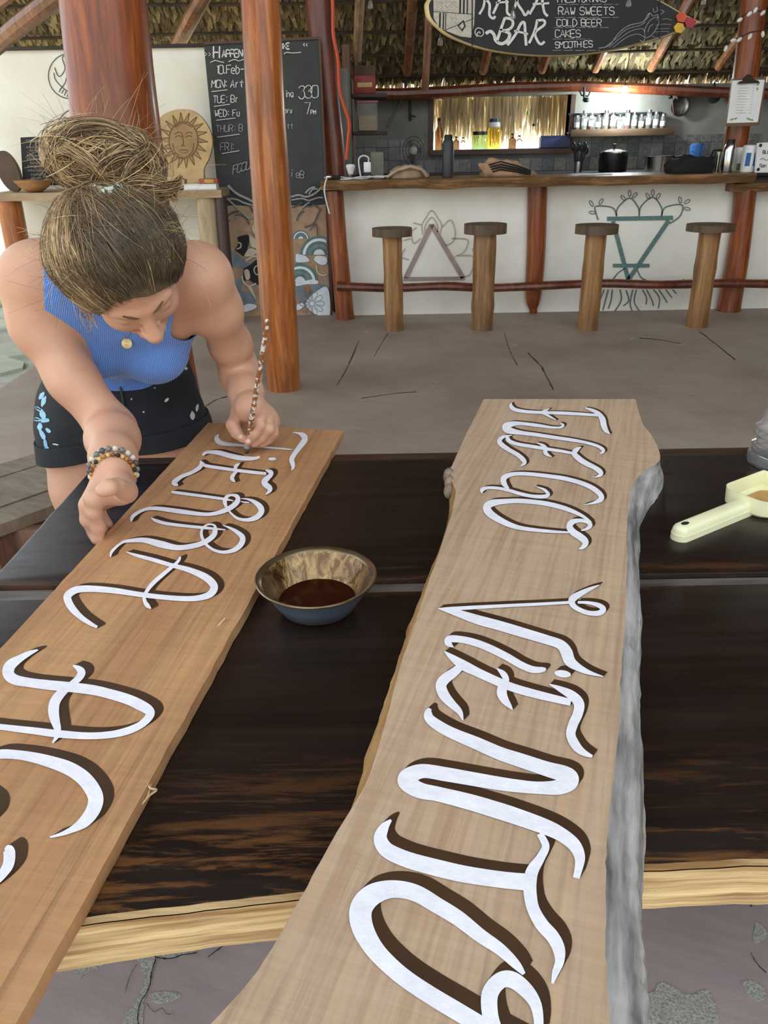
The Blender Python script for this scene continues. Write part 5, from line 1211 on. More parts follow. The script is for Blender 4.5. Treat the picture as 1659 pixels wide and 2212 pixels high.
bottle(985, 7, 26, M_BB, 'small brown bottle, left of the squat green jar on the sill'); bottle(1000, 6, 24, M_GLASS, 'tiny clear bottle between the brown bottle and the green jar')
bottle(1106, 8, 30, M_BB, 'brown bottle right of the yellow oil jar'); bottle(1121, 7, 26, M_GLASS, 'small clear bottle right of the brown bottle on the sill')
bottle(1136, 8, 72, M_GLASS, 'tallest clear bottle with a green cap on the window sill', cap=P('lime_cap', (150, 170, 60), rough=.4)); bottle(1150, 8, 48, M_GLASS, 'clear bottle with a black cap right of the tallest bottle')
p = sill(1066); t = thing('oil_jar', 'yellow oil jar with a white and blue lid on the window sill', 'jar', tuple(p), group='bottles and jars on the window sill')
mesh_obj('jar_glass', MB().lathe(p, [(0, .001), (14 * us, .001), (14 * us, 34 * us), (12 * us, 42 * us)], 20), M_BY_, t)
mesh_obj('jar_neck', MB().lathe(p, [(12 * us, 42 * us), (13 * us, 44 * us), (12 * us, 52 * us), (0, 52 * us)], 20), M_WHITE, t, auto=30); mesh_obj('lid', MB().lathe(p, [(11 * us, 52 * us), (10 * us, 59 * us), (0, 59 * us)], 20), P('navy_lid', (40, 52, 84), rough=.4), t, auto=30)
p = sill(1036); t = thing('squat_jar', 'squat dark green jar on the window sill left of the oil jar', 'jar', tuple(p), group='bottles and jars on the window sill')
mesh_obj('jar_glass', MB().lathe(p, [(0, .001), (17 * us, .001), (17 * us, 24 * us), (15 * us, 28 * us), (15 * us, 30 * us)], 22), M_BG, t); mesh_obj('lid', MB().lathe(p, [(16 * us, 28 * us), (16 * us, 35 * us), (0, 35 * us)], 22), M_DSTEEL, t, auto=30)
t = thing('blue_crate', 'dark blue crate at the right end of the window sill', 'crate', tuple(sill(1196)))
mb = MB(); a = sill(1166); c = sill(1228); hh = 22 * us
mb.box((a.x, 8.80, a.z), (c.x, 8.81, a.z + hh)); mb.box((a.x, 8.88, a.z), (c.x, 8.89, a.z + hh)); mb.box((a.x, 8.81, a.z), (a.x + .01, 8.88, a.z + hh)); mb.box((c.x - .01, 8.81, a.z), (c.x, 8.88, a.z + hh)); mb.box((a.x, 8.80, a.z), (c.x, 8.89, a.z + .006))
mesh_obj('crate_walls', mb, P('navy_plastic', (34, 46, 96), (26, 36, 78), rough=.4), t, smooth=False)
mesh_obj('crate_rim', MB().box((a.x - .006, 8.794, a.z + hh), (c.x + .006, 8.80, a.z + hh + .012)), MATS['navy_plastic'], t, smooth=False)
# left corner of the kitchen
ky = 7.55; lx0, lx1 = W(760, 200, ky).x, W(836, 200, ky).x
ks = thing('corner_shelf', 'dark three-board corner shelf left of the kitchen', 'shelf', (lx0, ky, wz(790, 380, ky)))
M_KS = P('dark_shelf_wood', (74, 52, 38), (54, 38, 28), rough=.6)
zr = [wz(790, 202, ky), wz(790, 284, ky), wz(790, 380, ky)]
for z in zr: mesh_obj('shelf_board', MB().box((lx0, ky, z - .03), (lx1, ky + .3, z), .003), M_KS, ks)
mesh_obj('upright', MB().box((W(742, 200, ky).x, ky - .02, zr[2] - .03), (W(758, 200, ky).x, ky + .32, wz(790, 95, ky)), .004), P('upright_wood', (118, 84, 56), (88, 60, 40), rough=.6, stretch=(6, 6, 1)), ks)
def onshelf(x0, y0, x1, z, Y, d, mat, name, label, cat, extra=None):
    a, c = W(x0, y0, Y), W(x1, y0, Y); t = thing(name, label, cat, ((a.x + c.x) / 2, Y, z))
    mesh_obj('box_body', MB().box((a.x, Y, z + .001), (c.x, Y + d, a.z), .006), mat, t)
    return t, a, c
t, a, c = onshelf(764, 163, 811, zr[0], ky + .03, .2, P('red_card', (150, 44, 34), (124, 34, 28), rough=.5), 'cardboard_box', 'red cardboard box on the top of the corner shelf', 'box')
mesh_obj('box_print', MB().box((a.x + .03, ky + .027, zr[0] + .05), (c.x - .03, ky + .031, zr[0] + .085)), P('yellow_print', (214, 196, 110), (180, 120, 70), rough=.5, scale=60), t, smooth=False)
mesh_obj('open_flap', MB().prism([(a.x, ky + .23, a.z - .01), (c.x, ky + .23, a.z - .01), (c.x, ky + .25, wz(790, 141, ky + .25)), (a.x, ky + .25, wz(790, 141, ky + .25))], (0, .004, 0)), P('brown_card', (112, 84, 62), rough=.8), t, smooth=False)
t, a, c = onshelf(772, 222, 815, zr[1], ky + .04, .2, make_clear('cloudy_plastic', (.9, .85, .8, 1), .3), 'storage_tub', 'cloudy plastic tub with a pink lid on the corner shelf', 'tub')
mesh_obj('lid', MB().box((a.x - .006, ky + .034, a.z), (c.x + .006, ky + .246, a.z + .015), .004), P('pink_lid', (196, 110, 136), rough=.4), t)
mesh_obj('flour', MB().box((a.x + .008, ky + .048, zr[1] + .008), (c.x - .008, ky + .23, zr[1] + .125)), P('flour', (214, 200, 160), rough=.9), t, smooth=False)
t, a, c = onshelf(800, 330, 828, zr[2], ky + .06, .1, P('cream_box', (176, 172, 152), rough=.7), 'cream_box', 'pale cream carton at the bottom of the corner shelf', 'box')
mesh_obj('flap', MB().box((a.x, ky + .06, a.z), (c.x, ky + .16, a.z + .006)), MATS['cream_box'], t, smooth=False)
c = W(893, 325, 7.9); s = MPP(893, 325, 7.9)
t = thing('table_fan', 'small dark fan beside the straw window', 'fan', (c.x, 7.9, W(893, 372, 7.9).z))
mb = MB()
for r in (23, 17, 11): mb.tube([c + Vector((r * s * math.cos(a), -.012 * (23 - r) / 6, r * s * 1.2 * math.sin(a))) for a in np.linspace(0, 2 * math.pi, 26, endpoint=False)], .004, 5, closed=True)
for k in range(16):
    a = 2 * math.pi * k / 16; mb.tube([c + Vector((5 * s * math.cos(a), -.035, 6 * s * math.sin(a))), c + Vector((23 * s * math.cos(a), 0, 27.6 * s * math.sin(a)))], .002, 4)
mesh_obj('cage', mb, P('fan_grey', (92, 88, 82), rough=.5), t)
for k in range(3):
    a = 2 * math.pi * k / 3; o = [c + Vector((r * s * math.cos(a + d), .02, r * 1.2 * s * math.sin(a + d))) for r, d in ((4, -.4), (18, -.35), (20, .2), (14, .45), (4, .4))]; mesh_obj('blade', MB().prism(o, (0, .004, 0)), P('fan_blade', (58, 54, 50), rough=.4), t)
mesh_obj('hub', MB().sphere(c + Vector((.0, -.035, 0)), (.035, .02, .04), 14, 8), P('fan_hub', (168, 162, 150), rough=.4), t)
mesh_obj('fan_stand', MB().tube([c + Vector((0, .05, 0)), Vector((c.x, 7.95, W(893, 372, 7.9).z))], .02, 8), P('fan_grey2', (70, 66, 62), rough=.5), t)
mesh_obj('fan_foot', MB().lathe((c.x, 7.95, W(893, 372, 7.9).z - .02), [(0, 0), (.08, 0), (.08, .015), (.02, .03), (0, .03)], 20), P('fan_grey3', (70, 66, 62), rough=.5), t)
tb = W(893, 372, 7.9).z - .02
mesh_obj('side_table', MB().box((W(840, 372, 7.8).x, 7.72, tb - .03), (W(925, 372, 7.8).x, 8.1, tb), .004).box((W(845, 372, 7.8).x, 7.75, 0), (W(850, 372, 7.8).x + .02, 7.79, tb - .03)).box((W(915, 372, 7.8).x, 8.03, 0), (W(920, 372, 7.8).x + .02, 8.07, tb - .03)).box((W(845, 372, 7.8).x, 8.03, 0), (W(850, 372, 7.8).x + .02, 8.07, tb - .03)).box((W(915, 372, 7.8).x, 7.75, 0), (W(920, 372, 7.8).x + .02, 7.79, tb - .03)), M_KS, loc=(W(880, 372, 7.9).x, 7.9, 0), label='dark side table under the fan behind the counter', cat='table')
h = thing('knife_holder', 'narrow black strip hanging on the dark kitchen wall above the fan', 'strip', tuple(W(886, 260, 8.88)))
mesh_obj('strip', bpx(883, 207, 889, 260, 8.87, .025), M_BLACK, h); mesh_obj('hook', MB().tube([W(888, 249, 8.86), W(898, 252, 8.86)], .006, 6), M_BLACK, h)
mesh_obj('hanging_cable', MB().tube(crom([tuple(W(x, y, 8.86)) for x, y in ((870, 205), (860, 232), (848, 252), (838, 275))], 4), .008, 6), P('grey_cable', (120, 112, 98), rough=.6), loc=tuple(W(840, 275, 8.86)), label='grey cable running down the dark kitchen wall', cat='cable')

# ================================================================== THINGS ON THE BAR COUNTER
def ctr(px_, Y=6.6): return Vector((W(px_, 385, Y).x, Y, CT + .001))
uc = MPP(1160, 370, 6.6)
p = ctr(967); t = thing('flask', 'tall matt black flask standing on the bar counter', 'flask', tuple(p))
mesh_obj('flask_body', MB().lathe(p, [(0, .001), (12 * uc, .001), (12.5 * uc, 4 * uc), (12.5 * uc, 66 * uc), (10 * uc, 72 * uc), (0, 72 * uc)], 26), P('flask_charcoal', (58, 58, 58), (48, 48, 48), rough=.5), t, auto=40)
mesh_obj('lid', MB().lathe(p, [(9 * uc, 71 * uc), (9 * uc, 80 * uc), (7 * uc, 83 * uc), (0, 83 * uc)], 22), M_BLACK, t, auto=40)
def heap(name, label, cat, cx, wpx, hpx, mat, seed, Y=6.62, lean=0.0, depth=.09, parent=None, z=None):
    p = ctr(cx, Y); n, m_ = 30, 10; vs = []; fs = []
    for i in range(m_ + 1):
        th = math.pi / 2 * i / m_
        for j in range(n):
            a = 2 * math.pi * j / n; x = math.cos(a) * math.cos(th); y = math.sin(a) * math.cos(th); zz = math.sin(th)
            k = 1 + .28 * mnoise.noise(Vector((x * 2.2 + seed, y * 2.2, zz * 2.2))) + .10 * mnoise.noise(Vector((x * 6 + seed, y * 6, zz * 6)))
            vs.append((p.x + x * wpx / 2 * uc * k + lean * zz * wpx * uc, p.y + y * depth * k, p.z + max(zz, 0) ** .8 * hpx * uc * k))
    for i in range(m_):
        for j in range(n): fs.append((i * n + j, i * n + (j + 1) % n, (i + 1) * n + (j + 1) % n, (i + 1) * n + j))
    fs.append(tuple(range(n - 1, -1, -1)))
    mb = MB(); mb.add(vs, fs)
    return p, mb
M_CLOTH = P('beige_cotton', (176, 152, 124), (142, 118, 92), rough=.9, scale=14, bs=.3)
p, mb = heap('cloth_bag', '', '', 880, 88, 24, M_CLOTH, 3); t = thing('cloth_bag', 'crumpled beige cloth bag on the counter left of the flask', 'bag', tuple(p)); mesh_obj('folded_cloth', mb, M_CLOTH, t, auto=0)
mesh_obj('bag_strap', MB().tube([p + Vector((-.16, -.06, .01)), p + Vector((-.08, -.10, .06)), p + Vector((.02, -.10, .085)), p + Vector((.11, -.09, .06)), p + Vector((.15, -.07, .01))], .012, 7), P('beige_strap', (196, 172, 142), rough=.9), t)
p, mb = heap('striped_bag', '', '', 1098, 116, 32, M_CLOTH, 9, lean=-.22); t = thing('striped_bag', 'beige bag with dark stripes slumped on the bar counter', 'bag', tuple(p)); mesh_obj('folded_cloth', mb, P('tan_canvas', (190, 152, 116), (160, 124, 92), rough=.9, scale=14, bs=.3), t, auto=0)
mb = MB()
for k in range(4):
    mb.tube([p + Vector((-.17 + k * .01, -.075 - k * .004, .085 - k * .016)), p + Vector((-.08, -.095 - k * .002, .108 - k * .018)), p + Vector((.05, -.10, .076 - k * .014)), p + Vector((.16, -.085, .040 - k * .009))], .006, 5)
mesh_obj('stripes', mb, M_BLACK, t)
p, mb = heap('dark_cloth', '', '', 1488, 104, 34, M_BLACK, 21); mesh_obj('dark_cloth', mb, P('black_cloth', (30, 29, 29), (20, 20, 20), rough=.95), loc=tuple(p), label='black cloth heaped on the counter near the steel bottle', cat='cloth', auto=0)
a, c = ctr(1230), ctr(1312); t = thing('paper_stack', 'white papers lying on the bar counter', 'papers', tuple(a))
for k, (dx, ry) in enumerate(((0, 0), (.012, .02), (.03, -.01))):
    mesh_obj('sheet', MB().prism([(a.x + dx, 6.45 + ry, CT + .001 + k * .003), (c.x + dx * .5, 6.47, CT + .001 + k * .003), (c.x + dx, 6.66 + ry, CT + .001 + k * .003), (a.x + dx * .6, 6.64, CT + .001 + k * .003)], (0, 0, .002)), M_PAPER, t, smooth=False)
p = ctr(1545, 6.75); t = thing('steel_cup', 'tall plain steel tumbler on the counter beside the steel bottle', 'tumbler', tuple(p))
mesh_obj('cup_wall', MB().lathe(p, [(0, .001), (8 * uc, .001), (10 * uc, 40 * uc), (9.2 * uc, 40 * uc), (7.3 * uc, .006), (0, .006)], 22), M_CHROME, t, auto=40); mesh_obj('cup_lip', MB().lathe(p, [(10 * uc, 40 * uc), (10.6 * uc, 40.6 * uc), (10 * uc, 41.2 * uc), (9.2 * uc, 40.4 * uc)], 22), M_CHROME, t)
p = ctr(1566, 6.6); t = thing('steel_bottle', 'shiny steel bottle standing beside the right-hand post', 'bottle', tuple(p))
mesh_obj('bottle_body', MB().lathe(p, [(0, .001), (12 * uc, .001), (13 * uc, 4 * uc), (13 * uc, 44 * uc), (10 * uc, 54 * uc), (8 * uc, 57 * uc)], 26), M_CHROME, t, auto=40); mesh_obj('cap', MB().lathe(p, [(8.5 * uc, 56 * uc), (8.5 * uc, 64 * uc), (0, 65 * uc)], 20), M_BLACK, t, auto=40)
p = ctr(1611, 6.6); t = thing('wipes_tub', 'white and blue tub of wipes on the counter at the right', 'tub', tuple(p))
mesh_obj('tub_body', MB().lathe(p, [(0, .001), (14.5 * uc, .001), (15 * uc, 3 * uc), (15 * uc, 46 * uc), (0, 47 * uc)], 26), M_WHITE, t, auto=40)
for s0 in (-1, 1):
    vs = []
    for a in np.linspace(-math.pi / 2 + s0 * .55 - .33, -math.pi / 2 + s0 * .55 + .33, 7): vs.append(a)
    mb = MB(); mb.strip([p + Vector((15.2 * uc * math.cos(a), 15.2 * uc * math.sin(a), 12 * uc)) for a in vs], [p + Vector((15.2 * uc * math.cos(a), 15.2 * uc * math.sin(a), 38 * uc)) for a in vs]); flat('blue_label', mb, P('label_blue', (30, 96, 160), rough=.5), t)
mesh_obj('lid', MB().lathe(p, [(15.6 * uc, 45 * uc), (15.6 * uc, 51 * uc), (13 * uc, 53 * uc), (0, 53 * uc)], 26), M_WHITE, t, auto=40)
p = ctr(1594, 6.74); t = thing('drink_carton', 'small white and green carton behind the wipes tub', 'carton', tuple(p)); mesh_obj('carton_body', MB().box(p + Vector((-8 * uc, 0, 0)), p + Vector((8 * uc, .07, 48 * uc)), .003), M_WHITE, t); mesh_obj('green_print', MB().box(p + Vector((-7.5 * uc, -.002, 2 * uc)), p + Vector((7.5 * uc, 0, 16 * uc))), P('leaf_green', (110, 142, 62), rough=.5), t, smooth=False)
# white sign at the right frame edge
SGY = 6.5
t = thing('white_sign', 'white board with handwriting standing on the counter at the right frame edge', 'sign', tuple(W(1660, 372, SGY)))
mesh_obj('sign_board', MB().prism([tuple(W(x, y, SGY)) for x, y in ((1637, 309), (1740, 303), (1735, 372), (1631, 373))], (0, .02, 0)), M_WHITE, t, smooth=False)
mb = MB(); text_px('BLU', 1648, 332, 7, SGY - .003, 1.2, mb=mb); text_px('Sand', 1641, 361, 7, SGY - .003, 1.1, mb=mb); line_px([(1642, 345), (1648, 342), (1654, 346), (1664, 343)], SGY - .003, 1, mb); flat('handwriting', mb, M_BLACK, t)
for x, y in ((1643, 314), (1638, 366)): mesh_obj('pin', MB().sphere(W(x, y, SGY - .004), (.012, .006, .012), 10, 7), M_BLACK, t)
# torch, cup, charger and cables at the left end
p = ctr(710, 6.45); t = thing('torch', 'small silver torch lying on the left end of the counter', 'torch', tuple(p)); mesh_obj('torch_head', MB().lathe(p + Vector((-.02, 0, .022)), [(0, 0), (.02, 0), (.022, .03), (.014, .045)], 16, axis=(1, .15, 0)), M_CHROME, t); mesh_obj('torch_body', MB().lathe(p + Vector((.022, .006, .018)), [(.014, 0), (.013, .07), (0, .07)], 14, axis=(1, .15, 0)), M_BLACK, t)
p = ctr(758, 6.62); t = thing('white_bulb', 'white light bulb standing on its cap on the counter', 'light bulb', tuple(p)); mesh_obj('bulb_glass', MB().lathe(p, [(0, .032), (.02, .034), (.028, .06), (.038, .09), (.030, .104), (0, .108)], 20), M_WHITE, t); mesh_obj('bulb_cap', MB().lathe(p, [(0, .001), (.016, .001), (.018, .032)], 14), M_CHROME, t)
p = ctr(794, 6.6); t = thing('phone_charger', 'white phone charger plug with a looped cable on the counter', 'charger', tuple(p)); mesh_obj('plug_block', MB().box(p + Vector((-.028, -.02, .045)), p + Vector((.028, .02, .12)), .006), M_WHITE, t); mesh_obj('extension_socket', MB().box(p + Vector((-.03, -.03, .0)), p + Vector((.03, .03, .044)), .005), M_BLACK, t)
mesh_obj('cable', MB().tube(crom([tuple(p + Vector(v)) for v in ((.01, 0, .12), (.01, 0, .15), (-.03, -.01, .165), (-.065, -.02, .14), (-.06, -.03, .06), (-.05, -.05, .01))], 5), .006, 7), M_CORD_W, t)
p = ctr(818, 6.5); mesh_obj('white_dish', MB().lathe(p, [(0, .003), (.03, .001), (.058, .02), (.055, .021), (.03, .006), (0, .006)], 24), M_WHITE, loc=tuple(p), label='small white dish on the counter beside the charger', cat='dish')
cb = [((735, 378), (752, 370), (775, 374), (800, 380), (830, 384)), ((742, 384), (770, 378), (790, 383), (812, 378), (838, 386)), ((700, 386), (730, 381), (760, 386), (800, 384))]
for k, q in enumerate(cb):
    pts = []
    for x, y in q:
        w_ = ctr(x, 6.42 + .05 * k); w_.z = CT + .008 + .016 * max(0, math.sin(x)); pts.append(tuple(w_))
    mesh_obj('charging_cable', MB().tube(crom(pts, 6), .005, 6), M_CORD_W, loc=pts[0], label=('white cable curling over the counter behind the dish', 'white cable lying loosely between torch and dish', 'white cable along the front of the left counter end')[k], cat='cable', group='white cables on the counter')
mesh_obj('hanging_cable', MB().tube(crom([tuple(W(x, y, 6.33)) for x, y in ((706, 384), (702, 398), (701, 415), (706, 440), (712, 462))], 5), .006, 6), M_CORD_W, loc=tuple(W(712, 462, 6.33)), label='white cable hanging over the left end of the counter', cat='cable')
op_ = crom([tuple(W(x, y, 6.72)) for x, y in ((716, -40), (719, 20), (720, 75), (730, 130), (733, 190), (742, 225), (754, 265), (752, 300), (748, 345))], 5)
mesh_obj('extension_cord', MB().tube(op_, .014, 7), P('orange_cord', (206, 84, 48), (186, 70, 40), rough=.5), loc=op_[-1], label='orange extension cord hanging down the dark corner post', cat='cord')

# ================================================================== SURFBOARD SIGN
SFY = 5.95
sf = thing('surfboard_sign', 'surfboard painted as a chalkboard menu hanging above the bar', 'sign', tuple(W(1215, 122, SFY)))
low = [(917, 18), (922, 38), (940, 58), (972, 81), (1040, 106), (1120, 119), (1220, 122), (1320, 111), (1420, 86), (1475, 67), (1518, 47)]
upp = [(1480, 28), (1430, 0), (1340, -40), (1220, -66), (1100, -66), (1000, -48), (945, -22), (920, 2)]
outl = [W(x, y, SFY) for x, y in crom(low, 5)[:-1] + crom([low[-1]] + upp + [low[0]], 5)[:-1]]
ctr_ = sum(outl, Vector()) / len(outl)
def inset(f, dy): return [ctr_ + (p - ctr_) * f + Vector((0, dy, 0)) for p in outl]
rb_ = MB(); rings = [inset(.93, .06), inset(.985, .05), inset(1.0, .03), inset(.985, .01), inset(.962, .0)]
n = len(outl); rb_.add([p for r in rings for p in r], [(i * n + j, i * n + (j + 1) % n, (i + 1) * n + (j + 1) % n, (i + 1) * n + j) for i in range(4) for j in range(n)] + [tuple(range(n))])
mesh_obj('board_rail', rb_, P('cream_resin', (226, 208, 156), (206, 184, 130), rough=.4), sf, auto=0)
fc = MB(); fc.add(inset(.963, -.0005), [tuple(range(n))]); flat('board_face', fc, P('surfboard_black', (34, 34, 34), (28, 28, 28), rough=.7), sf)
SF1 = SFY - .004
def CA(x, y): return (900 + x / 5.027, y / 5.027)
mb = MB(); poly_px([CA(*q) for q in ((180, -140), (640, -140), (625, 260), (590, 410), (470, 395), (330, 340), (240, 290), (185, 200))], SF1, mb); flat('pale_panel', mb, P('pale_print', (196, 190, 174), (168, 162, 146), rough=.8, scale=60), sf)
mb = MB()
for (x0, x1, y0, y1) in ((465, 485, -60, 150), (505, 525, -60, 150), (545, 560, -60, 155), (245, 265, 140, 300), (285, 300, 140, 315), (312, 322, 140, 320)): poly_px([CA(x0, y0), CA(x1, y0), CA(x1 - 4, y1), CA(x0 - 4, y1)], SF1 - .001, mb)
line_px([CA(185, 125), CA(610, 155)], SF1 - .001, 1.4, mb); line_px([CA(290, 335), CA(620, 200)], SF1 - .001, 1.4, mb)
poly_px([CA(*q) for q in ((440, 275), (510, 215), (535, 285), (495, 345))], SF1 - .001, mb); flat('black_pattern', mb, M_BLACK, sf)
mb = MB(); poly_px([CA(*q) for q in ((462, 282), (502, 240), (515, 285), (492, 318))], SF1 - .002, mb); flat('pattern_eye', mb, MATS['pale_print'], sf)
mb = MB()
for x0 in (200, 250, 300, 350, 400):
    for y0 in (20, 60, 100, 190, 240, 290):
        if (x0 > 330 or y0 < 110) and y0 < 330: line_px([CA(x0, y0), CA(x0 + 22, y0), CA(x0 + 22, y0 + 16), CA(x0 + 44, y0 + 16)], SF1 - .001, .7, mb, 1)
tag(flat('zigzag_print', mb, P('print_grey', (140, 134, 120), rough=.8), sf), kind='stuff')
mb = MB()
def LA(pts, w): line_px([CA(*p) for p in pts], SF1 - .001, w, mb)
LA([(745, -120), (730, 60), (680, 155)], 5); LA([(720, -30), (790, 40), (790, 160), (830, 200), (855, 175)], 5.5); LA([(745, -110), (830, -100), (830, -30), (730, 0)], 5)
LA([(830, 150), (900, 0), (950, -110), (980, 40), (985, 140), (1040, 175)], 5.5); LA([(860, 30), (1000, 20)], 4)
LA([(1090, -120), (1080, 30), (1040, 130)], 5); LA([(1220, -110), (1090, 0), (1150, 120), (1180, 165), (1220, 115)], 5.5)
LA([(1225, 155), (1300, 20), (1350, -110), (1370, 50), (1390, 140), (1425, 175)], 5.5); LA([(1260, 45), (1440, 35)], 4.5)
LA([(750, 365), (800, 340), (840, 375), (860, 440), (920, 475), (985, 440), (1010, 370), (950, 335), (900, 330)], 7); LA([(960, 190), (920, 300), (870, 450)], 6); LA([(960, 195), (1030, 210), (1045, 270), (1000, 320), (930, 335)], 6)
LA([(985, 490), (1070, 380), (1130, 260), (1170, 250), (1180, 380), (1190, 495)], 6); LA([(1060, 335), (1130, 350), (1210, 370)], 4.5)
LA([(1310, 220), (1280, 340), (1220, 470)], 5.5); LA([(1300, 225), (1380, 220), (1385, 270), (1290, 350), (1310, 440), (1350, 480), (1390, 450)], 5.5)
LA([(660, 400), (632, 350), (660, 305), (715, 320), (725, 370), (690, 395), (655, 370), (680, 345), (690, 365)], 1.8)
flat('painted_name', mb, M_CHALK, sf)
def CB(x, y): return (1180 + x / 3.463, y / 3.463)
for s, x, y, h, sl in (('FRESH DRINKS', 85, 18, 46, -.01), ('RAW SWEETS', 92, 110, 56, .0), ('COLD BEER', 80, 195, 50, .0), ('CAKES', 68, 278, 54, .0), ('SMOOTHIES', 68, 360, 46, -.03)):
    words('menu_word', s, *CB(x, y), h / 3.463, SF1 - .001, 1.7, M_CHALK, sf, adv=1.02 if 'COLD' in s or 'RAW' in s else .92, slope=sl)
mb = MB()
for y, x0, x1 in ((34, 85, 540), (132, 65, 540), (207, 55, 480), (293, 50, 330), (378, 45, 400)):
    x = x0
    while x < x1: line_px([CB(x, y), CB(min(x + 70, x1), y - 2)], SF1 - .001, 1.1, mb); x += 86
flat('menu_dashes', mb, M_CHALKD, sf)
mb = MB()
for p, w in (([(390, 360), (470, 340), (540, 250), (620, 190), (720, 165), (760, 110), (780, 95)], 1.6), ([(430, 360), (520, 290), (600, 220), (700, 190), (740, 165)], 1.2), ([(470, 355), (560, 280), (640, 230), (720, 215), (738, 260)], 1.2), ([(500, 355), (600, 280), (680, 255), (735, 280), (725, 310), (700, 300)], 1.2), ([(740, 280), (738, 220), (780, 150), (840, 130), (835, 190), (790, 260), (745, 285)], 1.2), ([(760, 240), (775, 200), (800, 180)], 1.2), ([(730, 160), (760, 130), (775, 100), (800, 120), (835, 110), (830, 150)], 1.4), ([(800, 60), (805, 90), (830, 80), (828, 50)], 1.2), ([(840, 70), (880, 85), (850, 110)], 1.2), ([(820, 190), (880, 180), (935, 185)], .9), ([(815, 215), (880, 215), (925, 212)], .9), ([(810, 240), (880, 235), (920, 240)], .9), ([(790, 270), (830, 285), (855, 270)], .9), ([(865, 145), (900, 140), (940, 152)], .9)):
    line_px([CB(*q) for q in p], SF1 - .001, w, mb)
flat('chalk_wave', mb, M_CHALKD, sf)
for (x, y, c) in ((1008, 130, (214, 78, 40)), (1072, 172, (176, 36, 50)), (992, 210, (224, 176, 40))):
    q = [CB(*v) for v in ell(x, y, 42, 42, 10, 6)]; mb = MB().prism([tuple(W(a, b, SF1)) for a, b in q], (0, -.012, 0)); mesh_obj('hexagon', mb, P('hex_%d' % c[0], c, rough=.5), sf, smooth=False)
ss = MB()
for x in (1020, 1425): ss.tube([W(x, 100 if x < 1100 else 84, SFY - .006), W(x, -160, SFY - .006)], .004, 5)
mesh_obj('hanging_cord', ss, P('dark_cord', (46, 44, 42), rough=.8), sf)

# clipboard on the right post
CBY = 6.72
cbd = thing('clipboard', 'brown clipboard with a printed white menu hanging on the right post', 'clipboard', tuple(W(1608, 275, CBY)))
mesh_obj('backing', MB().prism([tuple(W(x, y, CBY)) for x, y in ((1582, 170), (1656, 166), (1640, 272), (1567, 273))], (0, .012, 0)), P('hardboard', (118, 90, 62), (98, 74, 50), rough=.6), cbd, smooth=False)
mesh_obj('menu_paper', MB().prism([tuple(W(x, y, CBY - .003)) for x, y in ((1582, 174), (1652, 172), (1637, 264), (1570, 266))], (0, .002, 0)), M_PAPER, cbd, smooth=False)
mb = MB()
for k in range(11):
    y = 184 + k * 6; x0 = 1597 - k * .9
    line_px([(x0, y), (x0 + 16 + (k * 7) % 9, y)], CBY - .005, .8, mb)
    line_px([(x0 + 30, y), (x0 + 34, y)], CBY - .005, .8, mb)
flat('menu_lines', mb, P('print_grey2', (172, 168, 160), rough=.9), cbd)
mb = MB()
for q in (ell(1638, 181, 5, 2.4, -60, 10), ell(1636, 192, 4, 2, -80, 10), ell(1581, 258, 5, 2.2, -20, 10), ell(1589, 256, 4, 2, -30, 10), ell(1617, 257, 5, 2.2, 25, 10), ell(1624, 259, 4, 2, 20, 10)): poly_px(q, CBY - .005, mb)
flat('leaf_print', mb, P('leaf_print', (160, 180, 120), rough=.9), cbd)
mb = MB(); mb.prism([tuple(W(x, y, CBY - .02)) for x, y in ((1594, 181), (1598, 176), (1606, 174), (1609, 166), (1617, 160), (1625, 164), (1629, 172), (1638, 174), (1641, 179))], (0, .018, 0)); mesh_obj('clip', mb, P('bronze_clip', (58, 40, 30), rough=.4, metal=.6), cbd, auto=30)

# string of shell-shaped lamps and loose hanging bulbs
M_SHELL = P('pale_shell_lamp', (236, 232, 220), (214, 208, 192), rough=.4)
strp = [(1700, 20), (1648, 28), (1632, 22), (1619, 30), (1598, 43), (1584, 62)]
cordm = P('thin_dark_wire', (48, 44, 40), rough=.8)
sl_ = thing('string_lights', 'string of small pale shell lamps wound around the right post', 'string lights', tuple(W(1610, 60, 6.75)))
for k, (x, y, r) in enumerate(((1619, 30, 40), (1632, 22, 60), (1648, 28, 45), (1598, 43, 30), (1620, 79, 60), (1648, 74, 100), (1584, 87, 10), (1597, 86, 40), (1568, 105, 75))):
    c = W(x, y, 6.70); s = MPP(x, y, 6.7); a = math.radians(r)
    rot = Matrix.Rotation(-a, 3, 'Y')
    mesh_obj('shell_lamp', MB().sphere(c, (6.5 * s, 3 * s, 4 * s), 12, 8, rot), M_SHELL, sl_)
for pl in ([(1690, 26), (1648, 24), (1619, 26), (1598, 40), (1580, 50)], [(1690, 56), (1648, 66), (1620, 70), (1597, 82), (1584, 84), (1568, 100)]):
    mesh_obj('wire', MB().tube(crom([tuple(W(x, y, 6.74)) for x, y in pl], 4), .004, 5), cordm, sl_)
